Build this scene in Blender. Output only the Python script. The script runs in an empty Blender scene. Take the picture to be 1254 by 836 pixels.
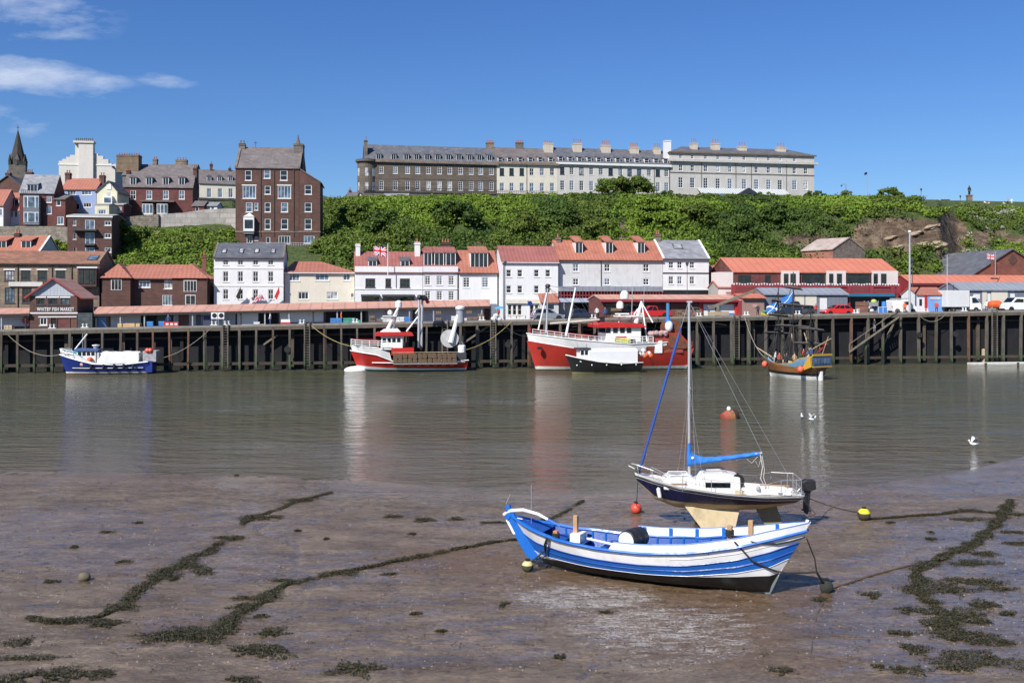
import bpy, math, random
import numpy as np
from mathutils import Vector, Matrix
from mathutils import noise as mn
RND = random.Random(11)
rad = math.radians
SC = bpy.context.scene
COL = SC.collection
# ---- measuring the place: camera 8.7 m above the water, 35 mm lens, looking along +Y
F, VH, UC, H = 1219.17, 370.0, 627.0, 8.7
def X_(u, Y): return (u-UC)*Y/F
def Z_(v, Y): return H-(v-VH)*Y/F
def QY(u, t): return (121.9+.157*62.7+t)/(1-.157*(u-UC)/F)      # distance of the line t metres behind the quay edge
def DZ(X): return 5.1+(X+62.7)*.0161                             # height of the quay road, which climbs to the right
QA = math.atan(.157)
def on_quay(u, t):
    Y = QY(u, t); X = X_(u, Y); return X, Y, DZ(X)

# ---------------------------------------------------------------- materials
MATS = {}
def _nt(name):
    m = bpy.data.materials.new(name); m.use_nodes = True
    nt = m.node_tree; b = nt.nodes['Principled BSDF']; return m, nt, b
def rgb(c): return (c[0], c[1], c[2], 1)
def nd(nt, t, **kw):
    n = nt.nodes.new(t)
    for k, v in kw.items(): setattr(n, k, v)
    return n
def mathn(nt, op, a, b=None, clamp=False):
    n = nd(nt, 'ShaderNodeMath', operation=op, use_clamp=clamp)
    for i, q in enumerate((a, b)):
        if q is None: continue
        if isinstance(q, (int, float)): n.inputs[i].default_value = q
        else: nt.links.new(q, n.inputs[i])
    return n.outputs[0]
def mixc(nt, fac, a, b, mode='MIX'):
    n = nd(nt, 'ShaderNodeMix', data_type='RGBA', blend_type=mode)
    for i, q in ((0, fac), (6, a), (7, b)):
        if isinstance(q, (int, float)): n.inputs[i].default_value = q
        elif isinstance(q, tuple): n.inputs[i].default_value = rgb(q)
        else: nt.links.new(q, n.inputs[i])
    return n.outputs[2]
def ramp(nt, src, lo, hi, a=0., b=1.):
    n = nd(nt, 'ShaderNodeMapRange', clamp=True)
    nt.links.new(src, n.inputs[0])
    for i, q in zip((1, 2, 3, 4), (lo, hi, a, b)): n.inputs[i].default_value = q
    return n.outputs[0]
def coords(nt, scale=(1, 1, 1), kind='Object'):
    tc = nd(nt, 'ShaderNodeTexCoord'); mp = nd(nt, 'ShaderNodeMapping')
    nt.links.new(tc.outputs[kind], mp.inputs[0]); mp.inputs[3].default_value = scale
    return mp.outputs[0]
def noise(nt, vec, scale, detail=4, rough=.55):
    n = nd(nt, 'ShaderNodeTexNoise'); nt.links.new(vec, n.inputs['Vector'])
    n.inputs['Scale'].default_value = scale; n.inputs['Detail'].default_value = detail; n.inputs['Roughness'].default_value = rough
    return n.outputs[0]
def mul(c, k): return tuple(min(1, x*k) for x in c)
def mat(name, c, rough=.7, var=.18, scale=.8, streak=.0, bump=.0, metal=0., stain=None, stain_amt=.0, spec=.5, bscale=8, pattern=None, per=.4):
    """weathered surface: base colour c, mottling var, vertical streaks, stain colour, optional row / tile pattern"""
    if name in MATS: return MATS[name]
    m, nt, b = _nt(name)
    v = coords(nt)
    n1 = noise(nt, v, scale, 5, .6); n2 = noise(nt, v, scale*9, 3, .6)
    f = mathn(nt, 'ADD', mathn(nt, 'MULTIPLY', n1, .65), mathn(nt, 'MULTIPLY', n2, .35))
    col = mixc(nt, ramp(nt, f, .33, .67), mul(c, 1-var), mul(c, 1+var))
    h = n2
    if streak:
        vs = coords(nt, (1.6, 1.6, .12)); s = noise(nt, vs, 2.2, 4, .65)
        col = mixc(nt, ramp(nt, s, .5, .72, 0, streak), col, mul(c, .45))
    if stain:
        s2 = noise(nt, coords(nt, (1, 1, .7)), scale*.9+.1, 6, .7)
        col = mixc(nt, ramp(nt, s2, .52, .66, 0, stain_amt), col, stain)
    if pattern:
        tc = nd(nt, 'ShaderNodeTexCoord'); sx = nd(nt, 'ShaderNodeSeparateXYZ'); nt.links.new(tc.outputs['Object'], sx.inputs[0])
        ax = sx.outputs[0]
        if pattern in ('pantile', 'seam'):
            w = mathn(nt, 'SINE', mathn(nt, 'MULTIPLY', ax, 2*math.pi/per))
            wz = mathn(nt, 'SINE', mathn(nt, 'MULTIPLY', sx.outputs[2], 2*math.pi/(per*.75)))
            if pattern == 'seam': ww = ramp(nt, w, .8, 1)
            else: ww = mathn(nt, 'ADD', mathn(nt, 'MULTIPLY', ramp(nt, w, -1, 1), .65), mathn(nt, 'MULTIPLY', ramp(nt, wz, .3, 1), .35))
            col = mixc(nt, mathn(nt, 'MULTIPLY', ww, .42), col, mul(c, .42)); h = mathn(nt, 'SUBTRACT', 1., ww)
        if pattern in ('slate', 'brick', 'plank', 'block'):
            cb = nd(nt, 'ShaderNodeCombineXYZ')
            nt.links.new(mathn(nt, 'ADD', ax, sx.outputs[1]), cb.inputs[0]); nt.links.new(sx.outputs[2], cb.inputs[1])
            bt = nd(nt, 'ShaderNodeTexBrick'); nt.links.new(cb.outputs[0], bt.inputs[0])
            bt.inputs['Scale'].default_value = 1; bt.inputs['Mortar Size'].default_value = per*.07
            bt.inputs['Brick Width'].default_value = per*(8 if pattern == 'plank' else 2.2); bt.inputs['Row Height'].default_value = per
            bt.inputs['Color1'].default_value = rgb((.72, .72, .72)); bt.inputs['Color2'].default_value = rgb((1.18, 1.15, 1.12))
            bt.inputs['Mortar'].default_value = rgb((.6, .6, .6) if pattern != 'brick' else (1.25, 1.2, 1.15))
            col = mixc(nt, .75, col, bt.outputs[0], 'MULTIPLY'); h = mathn(nt, 'ADD', n2, bt.outputs[1])
    nt.links.new(col, b.inputs['Base Color'])
    b.inputs['Metallic'].default_value = metal
    b.inputs['Specular IOR Level'].default_value = spec
    nt.links.new(ramp(nt, n2, .3, .7, max(.03, rough-.1), min(1, rough+.12)), b.inputs['Roughness'])
    if bump:
        bp = nd(nt, 'ShaderNodeBump'); bp.inputs['Strength'].default_value = min(1, bump); bp.inputs['Distance'].default_value = .05
        nt.links.new(h, bp.inputs['Height']); nt.links.new(bp.outputs[0], b.inputs['Normal'])
    MATS[name] = m; return m

def glass(name, c, rough=.04):
    if name in MATS: return MATS[name]
    m, nt, b = _nt(name)
    n = noise(nt, coords(nt, (1, 1, 1)), .9, 2)
    nt.links.new(mixc(nt, ramp(nt, n, .4, .6), mul(c, .55), mul(c, 1.5)), b.inputs['Base Color'])
    b.inputs['Roughness'].default_value = rough; b.inputs['Specular IOR Level'].default_value = .8
    bp = nd(nt, 'ShaderNodeBump'); bp.inputs['Strength'].default_value = .25; bp.inputs['Distance'].default_value = .05
    nt.links.new(noise(nt, coords(nt), 1.7, 1), bp.inputs['Height']); nt.links.new(bp.outputs[0], b.inputs['Normal'])
    MATS[name] = m; return m

G_DARK = glass('glass_dark', (.012, .014, .018)); G_BLUE = glass('glass_blue', (.09, .13, .18), .06); G_PALE = glass('glass_curtain', (.35, .36, .37), .15)
WHITE = mat('white_paint', (.78, .78, .77), .45, .06, 1.5)
WTRIM = mat('white_trim', (.7, .7, .68), .5, .06, 1.5)
BLACK = mat('black_paint', (.015, .015, .017), .5, .3, 2)
DARKM = mat('dark_metal', (.05, .052, .055), .5, .3, 3)
STEEL = mat('galvanised', (.42, .43, .44), .4, .15, 3, metal=.4)
ALUM = mat('silver_mast', (.6, .6, .6), .35, .1, 2, metal=.5)
RUST = mat('rust', (.16, .055, .025), .85, .4, 2, bump=.3)
ROPE = mat('rope', (.30, .27, .2), .9, .2, 8); ROPED = mat('dark_rope', (.025, .025, .024), .9, .3, 8)
RUBBER = mat('tyre_rubber', (.018, .018, .018), .85, .2, 4)
PANTILE = mat('pantile', (.42, .155, .10), .8, .2, .5, pattern='pantile', per=.55, bump=.6, streak=.25, stain=(.22, .07, .05), stain_amt=.5)
PANTILE_R = mat('pantile_red', (.32, .115, .10), .8, .2, .5, pattern='pantile', per=.55, bump=.6, streak=.3, stain=(.2, .06, .05), stain_amt=.5)
PANTILE_O = mat('pantile_orange', (.38, .145, .10), .8, .16, .5, pattern='pantile', per=.6, bump=.5, streak=.2)
TILEBR = mat('brown_tile', (.27, .13, .085), .85, .25, .6, pattern='slate', per=.3, streak=.3, stain=(.12, .08, .06), stain_amt=.6)
SLATE = mat('slate', (.115, .12, .14), .6, .22, .6, pattern='slate', per=.35, streak=.2, bump=.3, stain=(.26, .25, .24), stain_amt=.4)
SLATE_L = mat('slate_light', (.27, .275, .30), .6, .2, .6, pattern='slate', per=.35, streak=.2, bump=.3, stain=(.14, .15, .17), stain_amt=.5)
SLATE_B = mat('slate_brown', (.155, .135, .135), .7, .22, .6, pattern='slate', per=.35, streak=.3, bump=.3, stain=(.11, .1, .1), stain_amt=.5)
BRICK = mat('brick', (.17, .068, .048), .85, .25, .7, pattern='brick', per=.3, streak=.25, stain=(.10, .05, .04), stain_amt=.6)
BRICK_D = mat('brick_dark', (.10, .05, .04), .85, .25, .7, pattern='brick', per=.3, streak=.3, stain=(.07, .045, .04), stain_amt=.6)
BRICK_R = mat('brick_red', (.13, .045, .04), .85, .25, .7, pattern='brick', per=.3, streak=.25, stain=(.09, .03, .03), stain_amt=.5)
STONE = mat('sandstone', (.235, .185, .135), .9, .22, .7, pattern='block', per=.5, streak=.4, stain=(.12, .10, .08), stain_amt=.6, bump=.3)
STONE_G = mat('grey_stone', (.17, .15, .13), .9, .25, .7, pattern='block', per=.5, streak=.4, stain=(.08, .075, .07), stain_amt=.6, bump=.3)
RUBBLE = mat('rubble_wall', (.24, .21, .175), .95, .35, 1.2, pattern='block', per=.4, streak=.3, stain=(.10, .10, .07), stain_amt=.7, bump=.6)
CRES_B = mat('terrace_brown_stone', (.135, .11, .088), .9, .18, .5, pattern='block', per=.6, streak=.35, stain=(.09, .085, .08), stain_amt=.4)
CREAM = mat('cream_render', (.64, .59, .49), .8, .08, .6, streak=.22)
CRES_C = mat('terrace_cream_stucco', (.62, .58, .49), .8, .08, .6, streak=.25)
CRES_W = mat('terrace_white_stucco', (.52, .505, .475), .8, .1, .5, streak=.35)
CRES_D = mat('terrace_grey_stucco', (.47, .455, .43), .8, .1, .5, streak=.4)
RENDER = mat('white_render', (.70, .70, .705), .75, .07, .6, streak=.18)
RENDER_G = mat('grey_white_render', (.57, .57, .56), .8, .10, .9, streak=.3, stain=(.42, .42, .40), stain_amt=.5)
RENDER_L = mat('pale_render', (.66, .66, .68), .75, .07, .6, streak=.18)
RENDER_B = mat('blue_render', (.26, .34, .56), .8, .08, .6, streak=.2)
RENDER_Y = mat('yellow_render', (.62, .59, .44), .8, .08, .6, streak=.2)
CONC = mat('concrete', (.36, .35, .33), .9, .16, .7, streak=.35, stain=(.18, .17, .15), stain_amt=.5)
ASPH = mat('asphalt', (.16, .155, .15), .9, .2, .5, bump=.2)
WOOD_W = mat('weathered_wood', (.20, .17, .13), .9, .3, 1.2, streak=.5, stain=(.07, .07, .045), stain_amt=.7, bump=.4)
WOOD_L = mat('pale_wood', (.42, .33, .22), .85, .25, 1.2, streak=.4, stain=(.2, .17, .12), stain_amt=.6, bump=.4)
WOOD_D = mat('dark_wood', (.06, .045, .035), .9, .3, 1.2, streak=.4, bump=.4)
WOOD_N = mat('new_wood', (.46, .25, .11), .7, .2, 2, streak=.3)
SHEET = mat('dark_quay_face', (.018, .018, .022), .7, .4, .5, streak=.4, stain=(.05, .035, .02), stain_amt=.5, pattern='seam', per=.8)
RED = mat('red_paint', (.50, .025, .02), .4, .12, 1, streak=.15)
REDW = mat('worn_red_hull', (.46, .035, .025), .5, .15, .6, streak=.35, stain=(.2, .05, .03), stain_amt=.5)
REDR = mat('rusty_red_hull', (.30, .06, .035), .7, .3, .7, streak=.55, stain=(.16, .07, .04), stain_amt=.8)
REDB = mat('red_timber', (.26, .035, .045), .6, .15, 1, streak=.2)
REDC = mat('orange_red_sheeting', (.54, .185, .115), .6, .1, .5, streak=.25, pattern='seam', per=1.2)
PINK = mat('faded_red_sheeting', (.53, .29, .22), .8, .15, .4, streak=.35, stain=(.42, .2, .13), stain_amt=.6, pattern='seam', per=1.5)
GREYS = mat('grey_blue_boards', (.16, .18, .22), .8, .12, .8, streak=.2, pattern='seam', per=.6)
GREYL = mat('grey_roof_sheet', (.24, .26, .30), .7, .12, .5, streak=.25, pattern='seam', per=1.)
BLUEP = mat('blue_paint', (.02, .14, .52), .4, .08, 1, streak=.1)
BLUEL = mat('light_blue_panel', (.19, .34, .66), .6, .08, 1, streak=.15)
NAVY = mat('navy_hull', (.008, .012, .06), .3, .2, 1)
NAVYB = mat('royal_blue_hull', (.015, .035, .22), .4, .15, 1, streak=.2, stain=(.03, .04, .1), stain_amt=.4)
HWHITE = mat('boat_white', (.80, .80, .78), .35, .06, 1.4, streak=.12)
HWORN = mat('boat_white_worn', (.70, .69, .65), .5, .1, 1.4, streak=.3, stain=(.4, .3, .2), stain_amt=.4)
TARP = mat('white_tarpaulin', (.58, .58, .59), .6, .08, 1, streak=.15, bump=.3)
ORANGE = mat('orange_plastic', (.75, .12, .03), .5, .1, 3); YELL = mat('yellow_plastic', (.72, .55, .05), .5, .1, 3)
BUOYR = mat('buoy_red', (.62, .07, .04), .45, .15, 4, stain=(.3, .1, .07), stain_amt=.5)

# ---------------------------------------------------------------- mesh builder
class MB:
    def __init__(s): s.v = []; s.f = []; s.m = []; s.T = None
    def pt(s, p):
        if s.T is not None: p = s.T @ Vector(p)
        s.v.append((p[0], p[1], p[2])); return len(s.v)-1
    def face(s, pts, m=0): s.f.append([s.pt(p) for p in pts]); s.m.append(m); return s
    def idx(s, ids, m=0): s.f.append(list(ids)); s.m.append(m)
    def box(s, x0, x1, y0, y1, z0, z1, m=0):
        i = [s.pt(p) for p in ((x0, y0, z0), (x1, y0, z0), (x1, y1, z0), (x0, y1, z0), (x0, y0, z1), (x1, y0, z1), (x1, y1, z1), (x0, y1, z1))]
        for q in ((3, 2, 1, 0), (4, 5, 6, 7), (0, 1, 5, 4), (1, 2, 6, 5), (2, 3, 7, 6), (3, 0, 4, 7)): s.idx([i[k] for k in q], m)
        return s
    def cbox(s, cx, cy, z0, w, d, h, m=0): return s.box(cx-w/2, cx+w/2, cy-d/2, cy+d/2, z0, z0+h, m)
    def prism(s, pts, a, b, axis='y', m=0):
        """pts: outline in the plane across axis (x,z for 'y'; y,z for 'x'; x,y for 'z'), run from a to b"""
        def P(p, q):
            return {'y': (p[0], q, p[1]), 'x': (q, p[0], p[1]), 'z': (p[0], p[1], q)}[axis]
        i = [s.pt(P(p, a)) for p in pts]; j = [s.pt(P(p, b)) for p in pts]; n = len(pts)
        s.idx(i, m); s.idx(j[::-1], m)
        for k in range(n): s.idx((i[k], j[k], j[(k+1) % n], i[(k+1) % n]), m)
        return s
    def bar(s, p0, p1, w, d=None, m=0):
        """square bar between two points"""
        p0, p1 = Vector(p0), Vector(p1); d = d or w; a = (p1-p0).normalized()
        up = Vector((0, 0, 1)) if abs(a.z) < .95 else Vector((0, 1, 0))
        r = a.cross(up).normalized()*w/2; t = r.cross(a).normalized()*d/2
        i = [s.pt(q+c) for q in (p0, p1) for c in (-r-t, r-t, r+t, -r+t)]
        for q in ((0, 1, 2, 3), (7, 6, 5, 4), (0, 4, 5, 1), (1, 5, 6, 2), (2, 6, 7, 3), (3, 7, 4, 0)): s.idx([i[k] for k in q], m)
        return s
    def cyl(s, p0, p1, r0, r1=None, n=8, m=0, cap=True):
        return s.tube([p0, p1], [r0, r0 if r1 is None else r1], n, m, cap)
    def tube(s, pts, r, n=6, m=0, cap=True):
        pts = [Vector(p) for p in pts]; k = len(pts); rs = r if isinstance(r, (list, tuple)) else [r]*k
        rings = []
        for i, p in enumerate(pts):
            a = (pts[min(i+1, k-1)]-pts[max(i-1, 0)]).normalized()
            up = Vector((0, 0, 1)) if abs(a.z) < .9 else Vector((0, 1, 0))
            x = a.cross(up).normalized(); y = a.cross(x).normalized()
            rings.append([s.pt(p+x*math.cos(2*math.pi*j/n)*rs[i]+y*math.sin(2*math.pi*j/n)*rs[i]) for j in range(n)])
        for i in range(k-1):
            for j in range(n): s.idx((rings[i][j], rings[i][(j+1) % n], rings[i+1][(j+1) % n], rings[i+1][j]), m)
        if cap: s.idx(rings[0][::-1], m); s.idx(rings[-1], m)
        return s
    def lathe(s, prof, c=(0, 0, 0), n=12, m=0, axis='z'):
        """prof: (radius, height) pairs turned round the axis through c"""
        rings = []
        for r, h in prof:
            ring = []
            for j in range(n):
                a = 2*math.pi*j/n; x, y = r*math.cos(a), r*math.sin(a)
                q = {'z': (x, y, h), 'x': (h, x, y), 'y': (x, h, y)}[axis]
                ring.append(s.pt((c[0]+q[0], c[1]+q[1], c[2]+q[2])))
            rings.append(ring)
        for i in range(len(rings)-1):
            for j in range(n): s.idx((rings[i][j], rings[i][(j+1) % n], rings[i+1][(j+1) % n], rings[i+1][j]), m)
        s.idx(rings[0][::-1], m); s.idx(rings[-1], m)
        return s
    def ball(s, c, r, n=10, k=7, sc=(1, 1, 1), m=0, jit=0):
        rings = []
        for i in range(k+1):
            a = math.pi*i/k; ring = []
            for j in range(n):
                b = 2*math.pi*j/n; q = 1+jit*(RND.random()-.5)
                rr = max(.02, math.sin(a))
                ring.append(s.pt((c[0]+r*sc[0]*rr*math.cos(b)*q, c[1]+r*sc[1]*rr*math.sin(b)*q, c[2]-r*sc[2]*math.cos(a)*q)))
            rings.append(ring)
        for i in range(k):
            for j in range(n): s.idx((rings[i][j], rings[i][(j+1) % n], rings[i+1][(j+1) % n], rings[i+1][j]), m)
        s.idx(rings[0][::-1], m); s.idx(rings[-1], m)
        return s
    def build(s, name, mats, parent=None, smooth=False, loc=None, rz=0, bevel=0):
        if not isinstance(mats, (list, tuple)): mats = [mats]
        me = bpy.data.meshes.new(name); me.from_pydata(s.v, [], s.f)
        for q in mats: me.materials.append(q)
        if len(mats) > 1: me.polygons.foreach_set('material_index', s.m)
        me.update()
        import bmesh
        b = bmesh.new(); b.from_mesh(me); bmesh.ops.recalc_face_normals(b, faces=b.faces); b.to_mesh(me); b.free()
        if smooth:
            me.polygons.foreach_set('use_smooth', [True]*len(me.polygons))
            me.set_sharp_from_angle(angle=rad(40))
        o = bpy.data.objects.new(name, me); COL.objects.link(o)
        if loc is not None: o.location = loc
        if rz: o.rotation_euler = (0, 0, rz)
        if parent is not None: o.parent = parent
        if bevel:
            md = o.modifiers.new('edge', 'BEVEL'); md.width = bevel; md.segments = 2; md.limit_method = 'ANGLE'
        return o
def tag(o, label, cat, group=None, kind=None):
    o['label'] = label; o['category'] = cat
    if group: o['group'] = group
    if kind: o['kind'] = kind
    return o
def thing(name, label, cat, loc=(0, 0, 0), rz=0, group=None, rx=0):
    o = bpy.data.objects.new(name, None); COL.objects.link(o); o.location = loc; o.rotation_euler = (rx, 0, rz); o.empty_display_size = .2
    return tag(o, label, cat, group)
def struct(o, kind='structure'):
    o['kind'] = kind; return o
def dup(o, loc=None, rz=None, label=None, parent=None):
    c = o.copy(); COL.objects.link(c)
    if loc is not None: c.location = loc
    if rz is not None: c.rotation_euler = (0, 0, rz)
    if label: c['label'] = label
    if parent is not None: c.parent = parent
    for ch in o.children: dup(ch, parent=c)
    return c
def sag(p0, p1, drop, n=12):
    p0, p1 = Vector(p0), Vector(p1)
    return [p0.lerp(p1, i/n)+Vector((0, 0, -4*drop*(i/n)*(1-i/n))) for i in range(n+1)]
# ---------------------------------------------------------------- buildings
WCACHE = {}
def window_mesh(w, h, style, frame):
    """frame with its bars, 0..w by 0..h, set back in the opening"""
    k = (w, h, style, frame.name)
    if k in WCACHE: return WCACHE[k]
    b = MB(); fw = min(.11, w*.12); y0, y1 = .05, .12
    b.box(0, w, y0, y1, 0, fw); b.box(0, w, y0, y1, h-fw, h); b.box(0, fw, y0, y1, fw, h-fw); b.box(w-fw, w, y0, y1, fw, h-fw)
    bw = fw*.55
    nx, nz = {'sash': (1, 2), 'sash4': (2, 2), 'sash6': (2, 4), 'geo': (3, 4), 'case2': (2, 1), 'case3': (3, 1), 'case4': (4, 1), 'plain': (1, 1), 'case2t': (2, 2), 'case3t': (3, 2), 'door': (2, 1)}[style]
    for i in range(1, nx): x = w*i/nx; b.box(x-bw/2, x+bw/2, y0+.01, y1-.01, fw, h-fw)
    for i in range(1, nz): z = h*i/nz; b.box(fw, w-fw, y0+.015, y1-.015, z-bw/2, z+bw/2)
    me = b.build('frame_mesh', frame); m = me.data; bpy.data.objects.remove(me)
    WCACHE[k] = m; return m
def quad_mesh(w, h, g):
    k = ('q', w, h, g.name)
    if k not in WCACHE:
        m = bpy.data.meshes.new('pane'); m.from_pydata([(0, .1, 0), (w, .1, 0), (w, .1, h), (0, .1, h)], [], [(0, 1, 2, 3)]); m.materials.append(g); WCACHE[k] = m
    return WCACHE[k]
def sill_mesh(w, m_):
    k = ('s', w, m_.name)
    if k not in WCACHE:
        o = MB().box(-.08, w+.08, -.07, .1, -.1, -.003).build('sill', m_); WCACHE[k] = o.data; bpy.data.objects.remove(o)
    return WCACHE[k]
def qz(x): return max(.1, round(x*20)/20)
def link(name, me, parent, loc=(0, 0, 0)):
    o = bpy.data.objects.new(name, me); COL.objects.link(o); o.parent = parent; o.location = loc; return o
POT = {}
def pot_mesh(m_):
    if m_.name not in POT:
        o = MB().lathe([(.14, 0), (.16, .08), (.12, .12), (.11, .5), (.14, .52), (.14, .6)], n=8).build('pot', m_); POT[m_.name] = o.data; bpy.data.objects.remove(o)
    return POT[m_.name]
TERRA = mat('terracotta_pot', (.36, .14, .08), .85, .2, 3)

class House:
    def __init__(s, name, label, u0, u1, vb, ve, depth, wall, t=None, Y=None, cat='house', group=None):
        Y0, Y1 = (QY(u0, t), QY(u1, t)) if t is not None else (Y if isinstance(Y, tuple) else (Y, Y))
        s.p0 = Vector((X_(u0, Y0), Y0)); p1 = Vector((X_(u1, Y1), Y1)); d = p1-s.p0
        s.W = d.length; s.d = d/s.W; s.n = Vector((-s.d.y, s.d.x)); s.rz = math.atan2(d.y, d.x)
        s.z0 = Z_(vb, Y0); s.E = Z_(ve, Y0)-s.z0; s.D = depth; s.wallm = wall; s.op = []; s.gab = None; s.extra = []
        s.root = thing(name, label, cat, (s.p0.x, s.p0.y, s.z0), s.rz, group)
        s.ov = .25; s.slope = None
    def fx(s, u, y=0):
        p = s.p0+s.n*y; a = (u-UC)/F
        return (a*p.y-p.x)/(s.d.x-a*s.d.y)
    def fz(s, v, x, y=0):
        return Z_(v, s.p0.y+x*s.d.y+y*s.n.y)-s.z0
    def win(s, u0, u1, v0, v1, style='sash', g=None, frame=None, sill=True, name='window', lintel=None):
        g = g or RND.choice([G_DARK]*5+[G_BLUE]*2+[G_PALE]); frame = frame or WHITE
        x0 = s.fx(u0); x1 = s.fx(u1); z0 = s.fz(v1, x0); z1 = s.fz(v0, x0)
        w, h = qz(x1-x0), qz(z1-z0); z0 = max(z0, .02)
        s.op.append((x0, x0+w, z0, z0+h))
        o = link(name, window_mesh(w, h, style, frame), s.root, (x0, 0, z0)); link('pane', quad_mesh(w, h, g), o)
        if sill and name == 'window': link('sill', sill_mesh(w, WTRIM if frame is WHITE else frame), o)
        if lintel:
            l = MB().box(-.12, w+.12, -.05, .05, h+.02, h+.22).build('lintel', lintel, o)
        return o
    def row(s, us, w, v0, v1, style='sash', **k):
        for u in us: s.win(u-w/2, u+w/2, v0, v1, style, **k)
    def door(s, u0, u1, v0, v1, m_, name='door'):
        x0 = s.fx(u0); x1 = s.fx(u1); z0 = max(.02, s.fz(v1, x0)); z1 = s.fz(v0, x0)
        s.op.append((x0, x1, z0, z1))
        o = MB().box(x0, x1, .08, .13, z0, z1).build(name, m_, s.root); return o
    def course(s, v, th, out=.08, m_=None, name='string_course', u0=None, u1=None):
        x0 = 0 if u0 is None else s.fx(u0); x1 = s.W if u1 is None else s.fx(u1); z = s.fz(v, x0)
        return MB().box(x0-(out if u0 is None else 0), x1+(out if u1 is None else 0), -out, -.002, z-th/2, z+th/2).build(name, m_ or s.wallm, s.root)
    def walls(s, back=True):
        b = MB(); W, E, D = s.W, s.E, s.D
        xs = sorted({0, W} | {max(0, min(W, q)) for o in s.op for q in o[:2]}); zs = sorted({-3., E} | {max(-3, min(E, q)) for o in s.op for q in o[2:]})
        for i in range(len(xs)-1):
            if xs[i+1]-xs[i] < 1e-4: continue
            cx = (xs[i]+xs[i+1])/2; j = 0
            while j < len(zs)-1:
                if zs[j+1]-zs[j] < 1e-4: j += 1; continue
                cz = (zs[j]+zs[j+1])/2
                if not any(o[0] < cx < o[1] and o[2] < cz < o[3] for o in s.op):
                    b.face([(xs[i], 0, zs[j]), (xs[i+1], 0, zs[j]), (xs[i+1], 0, zs[j+1]), (xs[i], 0, zs[j+1])])
                j += 1
        for x0, x1, z0, z1 in s.op:
            y = .18
            for q in (((x0, 0, z0), (x0, y, z0), (x0, y, z1), (x0, 0, z1)), ((x1, 0, z0), (x1, 0, z1), (x1, y, z1), (x1, y, z0)),
                      ((x0, 0, z0), (x1, 0, z0), (x1, y, z0), (x0, y, z0)), ((x0, 0, z1), (x0, y, z1), (x1, y, z1), (x1, 0, z1))): b.face(q)
        for x in (0, W): b.face([(x, 0, -3), (x, D, -3), (x, D, E), (x, 0, E)])
        b.face([(0, D, -3), (W, D, -3), (W, D, E), (0, D, E)]); b.face([(0, 0, E-.02), (W, 0, E-.02), (W, D, E-.02), (0, D, E-.02)])
        if s.gab:
            for x in (0, W): b.face([(x, 0, E), (x, D, E)]+[(x, q[0], q[1]) for q in s.gab])
        o = b.build('wall', s.wallm, s.root); return o
    def gable(s, vr, m_, ov=.25, ox=.12, th=.16, yr=None):
        yr = yr or s.D/2; R_ = s.fz(vr, 0, yr); s.R = R_; s.yr = yr; s.ov = ov; s.slope = (R_-s.E)/yr; k = s.slope
        e = s.E-ov*k
        s.gab = [(yr, R_-.02)]
        k2 = (R_-s.E)/(s.D-yr); e2 = s.E-ov*k2
        pts = [(-ov, e), (-ov, e+th), (yr, R_+th), (s.D+ov, e2+th), (s.D+ov, e2), (yr, R_)]
        o = MB().prism(pts, -ox, s.W+ox, 'x').build('roof', m_, s.root); s.roof = o; return o
    def hip(s, vr, m_, ov=.3, hx=None, th=.12):
        yr = s.D/2; R_ = s.fz(vr, 0, yr); s.R = R_; s.yr = yr; s.ov = ov; s.slope = (R_-s.E)/yr
        hx = s.D/2 if hx is None else hx; hl, hr = hx if isinstance(hx, tuple) else (hx, hx)
        b = MB(); E = s.E-ov*s.slope*.0+.0; W, D = s.W, s.D
        a = [(-ov, -ov, E), (W+ov, -ov, E), (W+ov, D+ov, E), (-ov, D+ov, E)]; c = [(hl, yr, R_), (W-hr, yr, R_)]
        lo = [(p[0], p[1], p[2]-th) for p in a]
        b.face([a[0], a[1], c[1], c[0]]); b.face([a[1], a[2], c[1]]); b.face([a[2], a[3], c[0], c[1]]); b.face([a[3], a[0], c[0]])
        for i in range(4): b.face([lo[i], lo[(i+1) % 4], a[(i+1) % 4], a[i]])
        b.face(lo[::-1]); s.slope = (R_-s.E)/(yr+ov)
        o = b.build('roof', m_, s.root); s.roof = o; return o
    def parapet(s, h=.35, m_=None, w=.3):
        """raised gable copings at both ends of a gabled roof"""
        for x in (-.13, s.W-.17):
            MB().prism([(-s.ov, s.E-s.ov*s.slope+.1), (-s.ov, s.E-s.ov*s.slope+h+.1), (s.yr, s.R+h+.1), (s.D+s.ov, s.E-s.ov*s.slope+h+.1), (s.D+s.ov, s.E-s.ov*s.slope+.1), (s.yr, s.R+.1)], x, x+w, 'x').build('gable_coping', m_ or WTRIM, s.root)
    def dormer(s, u0, u1, v0, v1, cheek=None, roofm=None, style='case2', pitched=False, frame=None, g=None, over=.12):
        x0 = s.fx(u0); z1 = s.fz(v1, x0); yf = max(.02, (z1-s.E)/s.slope+.05); x0, x1 = s.fx(u0, yf), s.fx(u1, yf)
        zb, zt = s.fz(v1, x0, yf), s.fz(v0, x0, yf); cheek = cheek or GREYL; roofm = roofm or s.roof.data.materials[0]
        hr = .0
        if pitched: hr = (x1-x0)*.35; zt -= hr
        yb = min(s.yr, (zt-s.E)/s.slope+.4); b = MB()
        b.box(x0, x1, yf, yb, zb-.25, zt, 0)
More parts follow.
